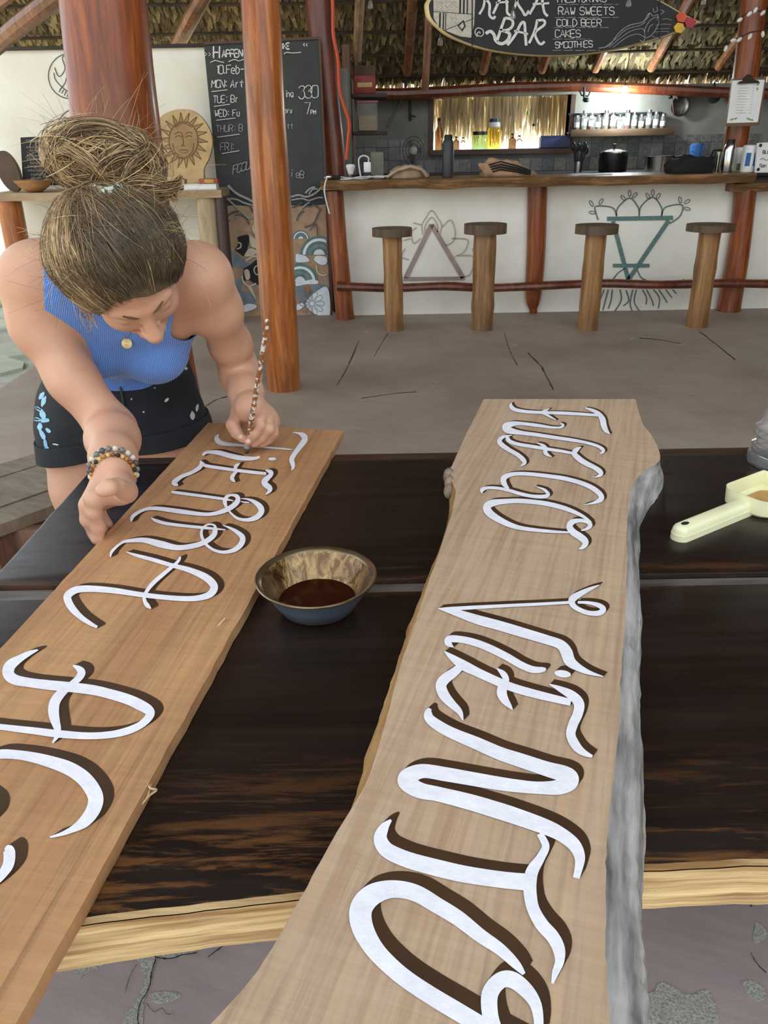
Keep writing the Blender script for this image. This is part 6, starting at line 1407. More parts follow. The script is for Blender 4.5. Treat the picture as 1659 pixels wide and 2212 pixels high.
for x, y, Y, lab in ((800, 12, 7.0, 'unlit hanging bulb under the thatch above the corner shelf'), (951, 92, 7.2, 'unlit hanging bulb below the left end of the surfboard'), (1108, 34, 5.7, 'unlit hanging bulb in front of the surfboard lettering'), (1358, 8, 5.7, 'unlit hanging bulb in front of the surfboard menu'), (1520, 4, 6.4, 'unlit hanging bulb above the surfboard tip')):
    c = W(x, y, Y); s = MPP(x, y, Y); t = thing('hanging_bulb', lab, 'light bulb', tuple(c), group='unlit bulbs hanging in front of the bar')
    mesh_obj('bulb_glass', MB().lathe(c + Vector((0, 0, -7 * s)), [(0, 0), (5 * s, 2 * s), (6 * s, 7 * s), (3.5 * s, 13 * s), (3 * s, 17 * s)], 16), M_GLASS, t)
    mesh_obj('socket', MB().lathe(c + Vector((0, 0, 9 * s)), [(3.4 * s, 0), (3.4 * s, 7 * s), (0, 8 * s)], 12), M_DSTEEL, t)
    mesh_obj('cord', MB().tube([c + Vector((0, 0, 15 * s)), c + Vector((0.01, 0, .6))], .004, 5), cordm, t)
# ================================================================== THE PAINTER
class SDF:
    """smoothly blended solids on a voxel grid, meshed with surface nets into one continuous skin"""
    def __init__(s, lo, hi, res):
        s.lo = np.array(lo, np.float32); s.res = res
        s.n = np.ceil((np.array(hi) - np.array(lo)) / res).astype(int) + 1
        s.g = np.full(s.n, 1.0, np.float32)
    def _blk(s, a, b, pad):
        i0 = np.maximum(((np.minimum(a, b) - pad - s.lo) / s.res).astype(int), 0)
        i1 = np.minimum(((np.maximum(a, b) + pad - s.lo) / s.res).astype(int) + 2, s.n)
        ax = [s.lo[k] + s.res * np.arange(i0[k], i1[k], dtype=np.float32) for k in range(3)]
        sl = tuple(slice(i0[k], i1[k]) for k in range(3))
        return sl, ax[0][:, None, None], ax[1][None, :, None], ax[2][None, None, :]
    def _mix(s, sl, d, k, sub=False):
        a = s.g[sl]
        if sub:
            h = np.clip(.5 - .5 * (a + d) / k, 0, 1); s.g[sl] = a * (1 - h) + (-d) * h + k * h * (1 - h)
        else:
            h = np.clip(.5 + .5 * (d - a) / k, 0, 1); s.g[sl] = d * (1 - h) + a * h - k * h * (1 - h)
    def cap(s, a, b, ra, rb, k=.02, sub=False):
        a = np.array(a, np.float32); b = np.array(b, np.float32)
        sl, X, Y, Z = s._blk(a, b, max(ra, rb) + k + 3 * s.res)
        d = b - a; L = float(d @ d) + 1e-12
        t = np.clip(((X - a[0]) * d[0] + (Y - a[1]) * d[1] + (Z - a[2]) * d[2]) / L, 0, 1)
        dist = np.sqrt((X - a[0] - t * d[0]) ** 2 + (Y - a[1] - t * d[1]) ** 2 + (Z - a[2] - t * d[2]) ** 2) - (ra + (rb - ra) * t)
        s._mix(sl, dist, k, sub); return s
    def chain(s, pts, rad, k=.02):
        for i in range(len(pts) - 1): s.cap(pts[i], pts[i + 1], rad[i], rad[i + 1], k)
        return s
    def ell(s, c, r, k=.02, axes=None, sub=False):
        c = np.array(c, np.float32); r = np.array(r, np.float32); m = float(r.max())
        A = np.array(axes, np.float32) if axes is not None else np.eye(3, dtype=np.float32)
        sl, X, Y, Z = s._blk(c, c, m + k + 3 * s.res)
        X = X - c[0]; Y = Y - c[1]; Z = Z - c[2]
        u = [A[i, 0] * X + A[i, 1] * Y + A[i, 2] * Z for i in range(3)]
        k0 = np.sqrt(sum((u[i] / r[i]) ** 2 for i in range(3))); k1 = np.sqrt(sum((u[i] / r[i] ** 2) ** 2 for i in range(3)))
        s._mix(sl, k0 * (k0 - 1) / np.maximum(k1, 1e-6), k, sub); return s
    def mesh(s):
        g = s.g; ins = g < 0; n = s.n
        c = [ins[i:n[0] - 1 + i, j:n[1] - 1 + j, k:n[2] - 1 + k] for i in (0, 1) for j in (0, 1) for k in (0, 1)]
        any_ = c[0].copy(); all_ = c[0].copy()
        for q in c[1:]: any_ |= q; all_ &= q
        act = any_ & ~all_
        I, J, K = np.nonzero(act); idx = np.full(act.shape, -1, np.int32); idx[I, J, K] = np.arange(len(I))
        acc = np.zeros((len(I), 3), np.float64); cnt = np.zeros(len(I))
        cor = [(a, b, d) for a in (0, 1) for b in (0, 1) for d in (0, 1)]
        for p in cor:
            for ax in range(3):
                if p[ax] == 1: continue
                q = list(p); q[ax] = 1
                va = g[I + p[0], J + p[1], K + p[2]]; vb = g[I + q[0], J + q[1], K + q[2]]
                m = (va < 0) != (vb < 0); t = np.where(m, va / np.where(m, va - vb, 1), 0)
                pos = np.array(p, float)[None, :].repeat(len(I), 0); pos[:, ax] += t
                acc[m] += pos[m]; cnt += m
        V = (np.stack([I, J, K], 1) + acc / np.maximum(cnt, 1)[:, None]) * s.res + s.lo
        F = []
        for ax in range(3):
            o1, o2 = [(1, 2), (2, 0), (0, 1)][ax]
            sl0 = [slice(None)] * 3; sl1 = [slice(None)] * 3; sl0[ax] = slice(0, n[ax] - 1); sl1[ax] = slice(1, n[ax])
            a = ins[tuple(sl0)]; b = ins[tuple(sl1)]; ed = a != b
            E = np.stack(np.nonzero(ed), 1)
            ok = (E[:, o1] > 0) & (E[:, o2] > 0) & (E[:, o1] < n[o1] - 1) & (E[:, o2] < n[o2] - 1); E = E[ok]
            def at_(d1, d2):
                e = E.copy(); e[:, o1] -= d1; e[:, o2] -= d2; return idx[e[:, 0], e[:, 1], e[:, 2]]
            q = np.stack([at_(1, 1), at_(0, 1), at_(0, 0), at_(1, 0)], 1)
            fl = a[E[:, 0], E[:, 1], E[:, 2]]
            q = np.where(fl[:, None], q, q[:, ::-1]); F.append(q)
        return V, np.concatenate(F)
def smooth_mesh(V, F, it=2, lam=.5):
    e = np.concatenate([F[:, [0, 1]], F[:, [1, 2]], F[:, [2, 3]], F[:, [3, 0]]])
    for _ in range(it):
        S_ = np.zeros_like(V); c = np.zeros(len(V))
        np.add.at(S_, e[:, 0], V[e[:, 1]]); np.add.at(c, e[:, 0], 1)
        V = V + lam * (S_ / np.maximum(c, 1)[:, None] - V)
    return V
def clip_mesh(V, F, s):
    """keep the part of a quad mesh where s > 0, cutting cleanly along s = 0"""
    T = np.concatenate([F[:, [0, 1, 2]], F[:, [0, 2, 3]]]) if F.shape[1] == 4 else F
    k = s[T] > 0; c = k.sum(1); V = list(map(tuple, V)); out = T[c == 3].tolist(); cache = {}
    def cut(a, b):
        key = (min(a, b), max(a, b))
        if key not in cache:
            t = s[a] / (s[a] - s[b]); pa, pb = V[a], V[b]
            V.append(tuple(x + (y - x) * t for x, y in zip(pa, pb))); cache[key] = len(V) - 1
        return cache[key]
    for tri, kk in zip(T[(c == 1) | (c == 2)].tolist(), k[(c == 1) | (c == 2)].tolist()):
        poly = []
        for i in range(3):
            a, b = tri[i], tri[(i + 1) % 3]
            if kk[i]: poly.append(a)
            if kk[i] != kk[(i + 1) % 3]: poly.append(cut(a, b))
        for j in range(1, len(poly) - 1): out.append([poly[0], poly[j], poly[j + 1]])
    V = np.array(V); out = np.array(out); used = np.unique(out); mp = np.full(len(V), -1); mp[used] = np.arange(len(used))
    return V[used], mp[out]
def thick(V, T, d):
    """give an open cloth sheet an inner face and a hem (d metres)"""
    N = np.zeros_like(V); a, b, c = V[T[:, 0]], V[T[:, 1]], V[T[:, 2]]; fn = np.cross(b - a, c - a)
    for i in range(3): np.add.at(N, T[:, i], fn)
    N /= np.maximum(np.linalg.norm(N, axis=1), 1e-9)[:, None]
    n = len(V); e = np.concatenate([T[:, [0, 1]], T[:, [1, 2]], T[:, [2, 0]]])
    key = e.min(1).astype(np.int64) * (n + 1) + e.max(1); u, inv, cnt = np.unique(key, return_inverse=True, return_counts=True)
    B = e[cnt[inv] == 1]
    V2 = np.concatenate([V, V - N * d])
    fs = T.tolist() + (T[:, ::-1] + n).tolist() + [[b_, a_, a_ + n, b_ + n] for a_, b_ in B.tolist()]
    return V2, fs

v3 = lambda *a: np.array(a, float)
def npv(p): return np.array([p[0], p[1], p[2]], float)
PEL = npv(W(258, 880, 1.78)); WAI = npv(W(254, 790, 1.75))
NEC = npv(W(268, 575, 1.42)); SHR = npv(W(74, 606, 1.42)); SHL = npv(W(432, 600, 1.46))
ELR = npv(W(243, 928, 1.37)); WRR = npv(W(245, 1018, 1.16))
ELL = npv(W(512, 785, 1.67)); WRL = npv(W(541, 880, 1.49))
HC = npv(W(266, 572, 1.31))
# head frame
cdir = npv(CPOS) - HC; cdir /= np.linalg.norm(cdir)
idn = -npv(CU); idn -= cdir * (idn @ cdir); idn /= np.linalg.norm(idn)
irt = np.cross(idn, cdir); irt = irt if irt[0] > 0 else -irt
ang_ = math.radians(25); ddir = math.cos(ang_) * idn + math.sin(ang_) * irt
gam = math.radians(62)
HF = math.cos(gam) * cdir + math.sin(gam) * ddir; HU = math.sin(gam) * cdir - math.cos(gam) * ddir
HR = np.cross(HF, HU); HR = HR if HR[0] > 0 else -HR
HA = np.stack([HR, HF, HU])
def H(r, f, u): return HC + HR * r + HF * f + HU * u

def torso(S, e=0.0, arms=False):
    sp = NEC - WAI; sp /= np.linalg.norm(sp); la = SHL - SHR; la -= sp * (la @ sp); la /= np.linalg.norm(la); dp = np.cross(sp, la)
    A = np.stack([la, dp, sp])
    S.ell(PEL + v3(0, 0, .01), (.182 + e, .125 + e, .12 + e), .05)
    S.cap(WAI + la * -.045, WAI + la * .045, .100 + e, .100 + e, .06)
    mid = WAI + (NEC - WAI) * .55
    S.ell(mid, (.134 + e, .102 + e, .175 + e), .06, A)
    up_ = WAI + (NEC - WAI) * .80
    S.cap(up_ - la * .085, up_ + la * .085, .082 + e, .082 + e, .05)
    fr = dp if dp[2] < 0 else -dp
    for sg in (-1, 1):
        S.ell(WAI + (NEC - WAI) * .58 + la * (.062 * sg) + fr * .075, (.062 + e, .058 + e, .066 + e), .03, A)
    # collar and shoulder blades
    for sh in (SHR, SHL): S.cap(NEC - sp * .035, sh + (NEC - sh) * .12, .054 + e, .050 + e, .045)
    S.cap(SHR.copy(), NEC - sp * .12, .050 + e, .066 + e, .05); S.cap(SHL.copy(), NEC - sp * .12, .050 + e, .066 + e, .05)
    return sp, la, fr
B = SDF((-1.02, .98, -.01), (-.13, 2.02, 1.36), .0032)
sp, la, fr = torso(B)
# neck and shoulders
B.cap(NEC + sp * -.03, H(0, -.035, -.03), .056, .054, .04)
# arms
def arm(pts, rad, fore, frad):
    B.chain(pts, rad, .03); B.chain([pts[-1]] + fore, frad, .022)
pw_ = lambda *a: npv(W(*a))
arm([SHR, pw_(88, 702, 1.41), pw_(156, 818, 1.385), ELR], [.056, .049, .041, .041], [ELR + (WRR - ELR) * .25, ELR + (WRR - ELR) * .7, WRR], [.041, .045, .036, .028])
arm([SHL, pw_(468, 668, 1.50), pw_(498, 745, 1.59), ELL], [.050, .044, .039, .039], [ELL + (WRL - ELL) * .3, ELL + (WRL - ELL) * .7, WRL], [.039, .041, .033, .026])
# legs
KN = {}
for sg, hx, kx in ((-1, -.105, -.12), (1, .105, .10)):
    hip = PEL + v3(hx, .0, -.06); knee = v3(PEL[0] + kx, PEL[1] - .03, .43); ank = v3(PEL[0] + kx * 1.02, PEL[1] + .05, .075); toe = v3(ank[0] + .015 * sg, ank[1] - .17, .028)
    B.chain([hip, hip + (knee - hip) * .5, knee], [.094, .080, .056], .03); B.chain([knee, knee + (ank - knee) * .35, ank], [.054, .054, .036], .02)
    B.cap(ank, v3(ank[0], ank[1] + .03, .035), .036, .030, .02); B.cap(v3(ank[0], ank[1] - .01, .045), toe, .034, .024, .02); B.cap(toe + v3(-.02, 0, 0), toe + v3(.02, .01, 0), .022, .022, .02)
# head
B.ell(H(0, -.010, .030), (.076, .096, .086), .03, HA); B.ell(H(0, .036, -.018), (.062, .062, .086), .03, HA)
B.ell(H(0, .058, -.082), (.034, .032, .026), .025, HA)
for sg in (-1, 1):
    B.ell(H(.036 * sg, .062, -.032), (.026, .026, .026), .02, HA); B.ell(H(.031 * sg, .080, -.002), (.0165, .0145, .013), .006, HA)
    B.ell(H(.076 * sg, -.006, -.012), (.012, .021, .032), .008, HA); B.cap(H(.012 * sg, .0935, .018), H(.046 * sg, .080, .019), .0085, .007, .012)
    B.ell(H(.0115 * sg, .106, -.037), (.0085, .010, .008), .006, HA)
B.cap(H(0, .090, .016), H(0, .117, -.028), .0085, .0115, .012); B.ell(H(0, .119, -.033), (.0125, .0115, .0115), .008, HA)
B.cap(H(-.017, .094, -.064), H(.017, .094, -.064), .007, .007, .006); B.cap(H(-.014, .093, -.073), H(.014, .093, -.073), .0078, .0078, .006)
# her right hand (image left), fingers down against the edge of the board
g3 = lambda x, y, z: npv(G(x, y, z))
def finger(pts, rad, k=.006): B.chain([g3(*p) for p in pts], rad, k)
pw = WRR; P1 = g3(205, 1076, .842); P2 = g3(190, 1090, .822); P3 = g3(196, 1096, .802)
heel = g3(262, 1060, .842)
B.cap(pw, P1, .025, .016, .012); B.cap(pw, P2, .025, .015, .012); B.cap(pw, heel, .026, .021, .014); B.cap(heel, P3, .019, .014, .014); B.cap(heel, P1, .016, .014, .012)
finger([(205, 1076, .842), (203, 1106, .819), (213, 1138, .789), (214, 1166, .766)], [.0135, .0118, .0108, .0085])
finger([(188, 1091, .826), (189, 1122, .800), (203, 1150, .772), (208, 1166, .762)], [.0130, .0115, .0100, .0085])
finger([(198, 1098, .802), (205, 1126, .780), (222, 1146, .765)], [.0120, .0105, .0090])
finger([(214, 1100, .790), (222, 1122, .772), (234, 1134, .763)], [.0110, .0095, .0085])
B.cap(g3(260, 1038, .862), g3(271, 1062, .872), .019, .019, .014); B.chain([g3(271, 1060, .882), g3(252, 1050, .900), g3(236, 1053, .906), g3(222, 1059, .904)], [.0155, .0125, .0122, .0105], .004)
# her left hand (image right), holding the brush like a pen
q = WRL; I0 = g3(559, 893, .853); M0 = g3(575, 893, .846); R0_ = g3(585, 902, .835); L0 = g3(588, 912, .822)
for p_, r_ in ((I0, .016), (M0, .016), (R0_, .015), (L0, .013)): B.cap(q, p_, .025, r_, .012)
B.cap(I0, L0, .016, .014, .012)
B.cap(q, g3(520, 895, .838), .024, .019, .014); B.cap(g3(525, 905, .832), g3(560, 912, .826), .020, .020, .016)
B.chain([g3(516, 893, .842), g3(503, 918, .832), g3(511, 934, .818), g3(524, 947, .806)], [.0165, .0130, .0115, .0095], .007)
B.chain([I0, g3(562, 917, .836), g3(550, 937, .818), g3(537, 953, .802)], [.0145, .0120, .0105, .0090], .005)
B.chain([M0, g3(581, 926, .824), g3(565, 946, .804), g3(549, 958, .792)], [.0140, .0115, .0100, .0088], .005)
B.chain([R0_, g3(590, 933, .812), g3(577, 950, .794), g3(565, 959, .786)], [.0130, .0110, .0095, .0085], .005)
B.chain([L0, g3(592, 936, .798), g3(582, 949, .786), g3(574, 956, .781)], [.0115, .0100, .0088, .0080], .005)
BV, BF = B.mesh(); BV = smooth_mesh(BV, BF, 1, .4)
del B

def make_skin():
    m, nt, b = newmat('tanned_skin')
    v = coords(nt); f = noise_tex(nt, v, 9, 5); fine = noise_tex(nt, v, 180, 3)
    col = ramp(nt, f, [(.3, lin((212, 166, 138))), (.7, lin((196, 146, 118)))])
    nt.links.new(col, b.inputs['Base Color']); b.inputs['Roughness'].default_value = .48
    b.inputs['Subsurface Weight'].default_value = .18; b.inputs['Subsurface Radius'].default_value = (.012, .005, .003); b.inputs['Subsurface Scale'].default_value = .6
    bump(nt, b, fine, .06, .002)
    return m
M_SKIN = make_skin()
person = thing('person', 'person in a blue tank top and dark shorts bending over to paint the left board', 'person', (PEL[0], PEL[1], 0))
mesh_obj('body', (BV, BF), M_SKIN, person, fixn=False, auto=0)

# lashes, brows, nails
M_BROW = P('brow_hair', (108, 80, 56), rough=.8); M_NAIL = P('nail', (226, 180, 160), rough=.35)
for sg in (-1, 1):
    mesh_obj('eyelashes', MB().tube([tuple(H(sg * (.017 + .0044 * k), .0915 - .0013 * (k - 3) ** 2 * .9, -.0105 + .0005 * (k - 3) ** 2)) for k in range(7)], .0016, 5), P('lash_dark', (52, 38, 30), rough=.7), person)
    mesh_obj('eyebrow', MB().tube([tuple(H(sg * (.012 + .006 * k), .1035 - .0016 * k - .0006 * k * k, .0185 + .0012 * k)) for k in range(7)], [.001, .0026, .003, .003, .0027, .002, .0008], 6), M_BROW, person)
for p_, r_, a_ in (((536, 953, .8085), .0055, (.2, -.5, .3)), ((518, 943, .8195), .0058, (-.3, -.6, .5))):
    c = G(*p_); mesh_obj('fingernail', MB().sphere(c, (r_, r_ * .9, r_ * .35), 10, 6, Vector(a_).to_track_quat('Z', 'Y').to_matrix()), M_NAIL, person)

# ---- clothes
T_ = SDF((-1.0, 1.05, .60), (-.15, 2.02, 1.30), .0045)
torso(T_, .006); TV, TF = T_.mesh(); del T_
TV = smooth_mesh(TV, TF, 3, .5)
rel = TV - WAI; tt = rel @ sp; ll = rel @ la; L_ = np.linalg.norm(NEC - WAI)
hem = tt + .035 + .02 * np.sin(ll * 18)
sst = np.clip((tt - (.17 + .08 * (ll > 0))) / .14, 0, 1); sst = sst * sst * (3 - 2 * sst)
s_arm = .185 - .078 * sst - np.abs(ll + .024 * sst)
s_neck = np.maximum(L_ * .93 - tt, np.abs(ll) - .058)
CV, CT_ = clip_mesh(TV, TF, np.minimum.reduce([hem, s_neck, s_arm]))
V2, F2 = thick(CV, CT_, .0025)
def make_knit():
    m, nt, b = newmat('blue_ribbed_knit')
    v = coords(nt, (1, 1, 1), (0, math.radians(-24), 0))
    wv = nt.nodes.new('ShaderNodeTexWave'); wv.inputs['Scale'].default_value = 95; wv.inputs['Distortion'].default_value = .4; nt.links.new(v, wv.inputs['Vector'])
    nt.links.new(ramp(nt, wv.outputs['Fac'], [(.2, lin((84, 128, 206))), (.8, lin((112, 156, 230)))]), b.inputs['Base Color'])
    b.inputs['Roughness'].default_value = .85; b.inputs['Sheen Weight'].default_value = .2
    bump(nt, b, wv.outputs['Fac'], .3, .002)
    return m
tank = mesh_obj('tank_top', (V2.tolist(), F2), make_knit(), person, fixn=False, auto=0)
S2 = SDF((-1.0, 1.5, .52), (-.25, 2.02, 1.04), .0042)
S2.ell(PEL + v3(0, 0, .01), (.190, .135, .128), .05); S2.cap(WAI + la * -.050, WAI + la * .050, .108, .108, .06)
for sg, hx, kx in ((-1, -.105, -.12), (1, .105, .10)):
    hip = PEL + v3(hx, .0, -.06); knee = v3(PEL[0] + kx, PEL[1] - .03, .43); S2.chain([hip, hip + (knee - hip) * .6], [.106, .098], .03)
SV, SF_ = S2.mesh(); del S2
SV = smooth_mesh(SV, SF_, 2, .5)
wr_ = np.array([mnoise.noise(Vector((p[0] * 9, p[1] * 9, p[2] * 22))) for p in SV]) * .0035
SV = SV + (SV - PEL) / np.linalg.norm(SV - PEL, axis=1)[:, None] * wr_[:, None]
zh = .675 + (SV[:, 0] - PEL[0] + .13) * .13; gapx = np.abs(SV[:, 0] - PEL[0])
low_ = SV[:, 2] - zh; top_ = .950 + (SV[:, 0] - PEL[0]) * .12 - SV[:, 2]
QV, QT = clip_mesh(SV, SF_, np.minimum(low_, top_)); V2, F2 = thick(QV, QT, .003)
M_DENIM = P('black_denim', (38, 42, 46), (26, 29, 32), rough=.85, scale=10, bs=.3, bscale=220)
shorts = mesh_obj('shorts', (V2.tolist(), F2), M_DENIM, person, fixn=False, auto=0)
ctr2 = SV - PEL; ctr2[:, 2] = 0
CVv = SV + 0
for sg in (-1, 1):
    cx = PEL[0] + sg * .11; rad_ = CVv - v3(cx, PEL[1], 0); rad_[:, 2] = 0
    out_ = CVv + rad_ / np.maximum(np.linalg.norm(rad_, axis=1), 1e-6)[:, None] * .005
    side = (SV[:, 0] - PEL[0]) * sg - .004
    q1, q2 = clip_mesh(out_, SF_, np.minimum.reduce([low_ + .006, .040 - low_, side]))
    V2, F2 = thick(q1, q2, .004); mesh_obj('cuff', (V2.tolist(), F2), M_DENIM, shorts, fixn=False, auto=0)

from mathutils.bvhtree import BVHTree
def bvh_of(V, F): return BVHTree.FromPolygons([tuple(p) for p in V], [tuple(f) for f in F])
bv_sh = bvh_of(QV, QT); bv_tk = bvh_of(CV, CT_)
def onto(bv, x, y, off=.002):
    d = _dir(x, y).normalized(); h = bv.ray_cast(CPOS, d)
    return h[0] - d * off if h[0] is not None else None
M_SPLW = P('white_paint_fleck', (232, 234, 234), rough=.5); M_SPLB = P('light_blue_paint_splash', (150, 200, 226), (116, 176, 212), rough=.45, scale=60)
def splash(pts, mat, name='paint_splash'):
    q = [onto(bv_sh, x, y) for x, y in pts]
    if all(p is not None for p in q):
        mb = MB(); c = sum(q, Vector()) / len(q); n_ = len(q)
        mb.add([c] + q, [(0, 1 + k, 1 + (k + 1) % n_) for k in range(n_)]); mesh_obj(name, mb, mat, shorts, smooth=False, fixn=False)
def blob(cx, cy, rx, ry, rot, seed):
    return [(cx + (x - cx) * (1 + .35 * mnoise.noise(Vector((x * .3, y * .3, seed)))), cy + (y - cy) * (1 + .35 * mnoise.noise(Vector((x * .3, y * .3, seed + 5))))) for x, y in ell(cx, cy, rx, ry, rot, 14)]
for k, (x, y, a, b_, r) in enumerate(((90, 855, 9, 5, -60), (94, 868, 5, 12, 20), (84, 884, 10, 4, 30), (92, 896, 6, 10, -20), (80, 906, 8, 4, 10), (96, 908, 12, 5, 0), (86, 922, 5, 9, 0), (104, 930, 7, 4, 40), (92, 940, 5, 12, -25), (98, 958, 4, 9, -10), (100, 972, 6, 8, 10), (78, 860, 4, 8, 0))): splash(blob(x, y, a, b_, r, k), M_SPLB)
for k, (x, y, a, b_, r) in enumerate(((360, 864, 6, 3, -40), (416, 898, 5, 9, 0), (426, 880, 3, 9, 10), (72, 845, 3, 4, 0), (284, 862, 2, 2, 0), (358, 790, 3, 2, 0), (402, 796, 4, 3, 0), (348, 946, 2, 2, 0), (76, 824, 4, 3, 0), (310, 890, 2, 2, 0), (334, 838, 2, 1.5, 0), (120, 960, 7, 1.6, 10))): splash(blob(x, y, a, b_, r, k + 40), M_SPLW)
fly = [onto(bv_sh, x, y, .003) for x, y in ((258, 822), (262, 845), (266, 868), (268, 884))]
if all(fly): mesh_obj('fly_seam', MB().tube(fly, .0028, 6), P('denim_seam', (64, 68, 72), rough=.8), shorts)
pk = [onto(bv_sh, x, y, .003) for x, y in ((348, 800), (356, 812), (374, 806), (392, 790))]
if all(pk): mesh_obj('pocket_seam', MB().tube(pk, .002, 6), MATS['denim_seam'], shorts)

# necklace with round pendant
pc_ = onto(bv_tk, 274, 742, .010)
if pc_ is None: pc_ = W(274, 742, 1.5)
nk = mesh_obj('necklace', MB().tube([tuple(W(258, 700, pc_.y - .02)), tuple(W(264, 718, pc_.y - .008)), tuple(W(273, 731, pc_.y - .002)), tuple(W(277, 724, pc_.y - .006)), tuple(W(284, 706, pc_.y - .015))], .0011, 5), P('silver_chain', (226, 220, 204), rough=.3, metal=.8), person)
dn = (CPOS - pc_).normalized()
M_GOLD = P('pale_gold', (226, 204, 150), (196, 170, 112), rough=.3, metal=.85)
pd = mesh_obj('pendant', MB().lathe(pc_ - dn * .001, [(0, 0), (.0092, 0), (.0096, .001), (.0090, .002), (0, .0018)], 28, axis=dn), M_GOLD, person)
for r in (.0075, .0048, .0022):
    u_ = dn.orthogonal().normalized(); w_ = dn.cross(u_)
    mesh_obj('pendant_ring', MB().tube([pc_ + dn * .0012 + (u_ * math.cos(a) + w_ * math.sin(a)) * r for a in np.linspace(0, 2 * math.pi, 24, endpoint=False)], .0006, 5, closed=True), M_GOLD, pd)

# bracelets of beads
fa = Vector(WRR - ELR).normalized(); u_ = fa.orthogonal().normalized(); w_ = fa.cross(u_)
BEADC = [('bead_white', (226, 220, 204)), ('bead_grey', (128, 130, 122)), ('bead_black', (36, 32, 30)), ('bead_amber', (190, 130, 56)), ('bead_yellow', (222, 192, 110)), ('bead_rust', (140, 76, 44)), ('bead_slate', (84, 92, 96))]
bm_ = [P(n_, c_, rough=.25) for n_, c_ in BEADC]
for bi, (t_, R0b, rb_, seq) in enumerate(((.97, .037, .0050, (0, 0, 1, 0, 1, 6, 1, 0, 1, 6)), (1.06, .0335, .0036, (4, 2, 3, 5, 3, 4, 2, 5, 4, 3)))):
    ce = Vector(ELR + (WRR - ELR) * t_); tilt = .25 * (1 if bi else .8)
    br = mesh_obj('bracelet', MB().tube([ce + (u_ * math.cos(a) + w_ * math.sin(a)) * R0b for a in np.linspace(0, 2 * math.pi, 32, endpoint=False)], .0011, 5, closed=True), P('bracelet_cord', (60, 50, 40), rough=.8), person)
    nb = int(2 * math.pi * R0b / (rb_ * 2.05))
    base = MB().sphere((0, 0, 0), rb_, 10, 7)
    for k in range(nb):
        a = 2 * math.pi * k / nb
        mb = MB().sphere(ce + (u_ * math.cos(a) + w_ * math.sin(a)) * R0b, rb_, 10, 7); mesh_obj('bead', mb, bm_[seq[k % 10]], br)

# ---- hair
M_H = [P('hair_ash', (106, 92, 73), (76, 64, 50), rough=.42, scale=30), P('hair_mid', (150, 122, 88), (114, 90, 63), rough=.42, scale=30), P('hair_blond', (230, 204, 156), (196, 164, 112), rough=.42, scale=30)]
HB = SDF((-.72, 1.02, 1.00), (-.18, 1.62, 1.46), .0035)
HCAP = (.101, .100, .095); HCC = (0, -.004, .034)
HB.ell(H(*HCC), HCAP, .02, HA)
BUN = npv(W(226, 348, 1.325)); bx_ = irt; 
BA = np.stack([irt, -idn, cdir])
HV, HF_ = HB.mesh()
del HB
rel = (HV - HC) @ HA.T
s_h = np.minimum(.062 - rel[:, 1] + .46 * rel[:, 2] + .003 * np.sin(rel[:, 0] * 60) - 1.6 * np.maximum(np.abs(rel[:, 0]) - .06, 0) * 0, rel[:, 2] + .072)
hv, ht = clip_mesh(HV, HF_, s_h)
_c0 = H(*HCC); _dl = (hv - _c0) @ HA.T; _dn = _dl / np.linalg.norm(_dl, axis=1)[:, None]
def lump0(d): return .055 * mnoise.noise(Vector((d[0] * 1.9 + 3, d[1] * 1.9, d[2] * 1.9 + 1))) + .022 * mnoise.noise(Vector((d[0] * 5, d[1] * 5 + 2, d[2] * 5)))
hv = _c0 + (hv - _c0) * (1 + np.array([lump0(d) for d in _dn]))[:, None]
hv2, hf2 = thick(hv, ht, .012)
hair = mesh_obj('hair', (hv2.tolist(), hf2), M_H[0], person, fixn=False, auto=0)
BUNR = v3(.076, .047, .052)
bn = SDF(tuple(BUN - .13), tuple(BUN + .13), .0035)
bn.ell(BUN, BUNR * .9, .02, BA)
bn.ell(BUN + irt * .055 - (-idn) * .030, BUNR * .55, .02, BA); bn.ell(BUN - irt * .045 + (-idn) * .0, BUNR * .65, .02, BA)
nv, nf = bn.mesh(); del bn
nz = np.array([mnoise.noise(Vector((p[0] * 40, p[1] * 40, p[2] * 40))) for p in nv]) * .005
nv = nv + (nv - BUN) / np.linalg.norm(nv - BUN, axis=1)[:, None] * nz[:, None]
mesh_obj('hair_bun', (nv, nf), M_H[1], person, fixn=False, auto=0)
ST = MB()
def strand(pts, r, c):
    ST.cur = c; n_ = len(pts); ST.tube(pts, [r * min(1, .35 + 4 * k / n_) * (1 if k < n_ * .7 else 1 - .75 * (k - n_ * .7) / (n_ * .3)) for k in range(n_)], 3, cap=False)
hr = random.Random(11)
def lump(d): return .055 * mnoise.noise(Vector((d[0] * 1.9 + 3, d[1] * 1.9, d[2] * 1.9 + 1))) + .022 * mnoise.noise(Vector((d[0] * 5, d[1] * 5 + 2, d[2] * 5)))
def ellp(d, grow):
    """point on the hair cap in head coordinates along direction d"""
    d = d / np.linalg.norm(d); t = 1 / math.sqrt(sum((d[i] / HCAP[i]) ** 2 for i in range(3)))
    q = np.array(HCC) + d * t * (1 + grow + lump(d)); return H(*q)
BB = v3(-.10, -.80, .42); BB /= np.linalg.norm(BB)
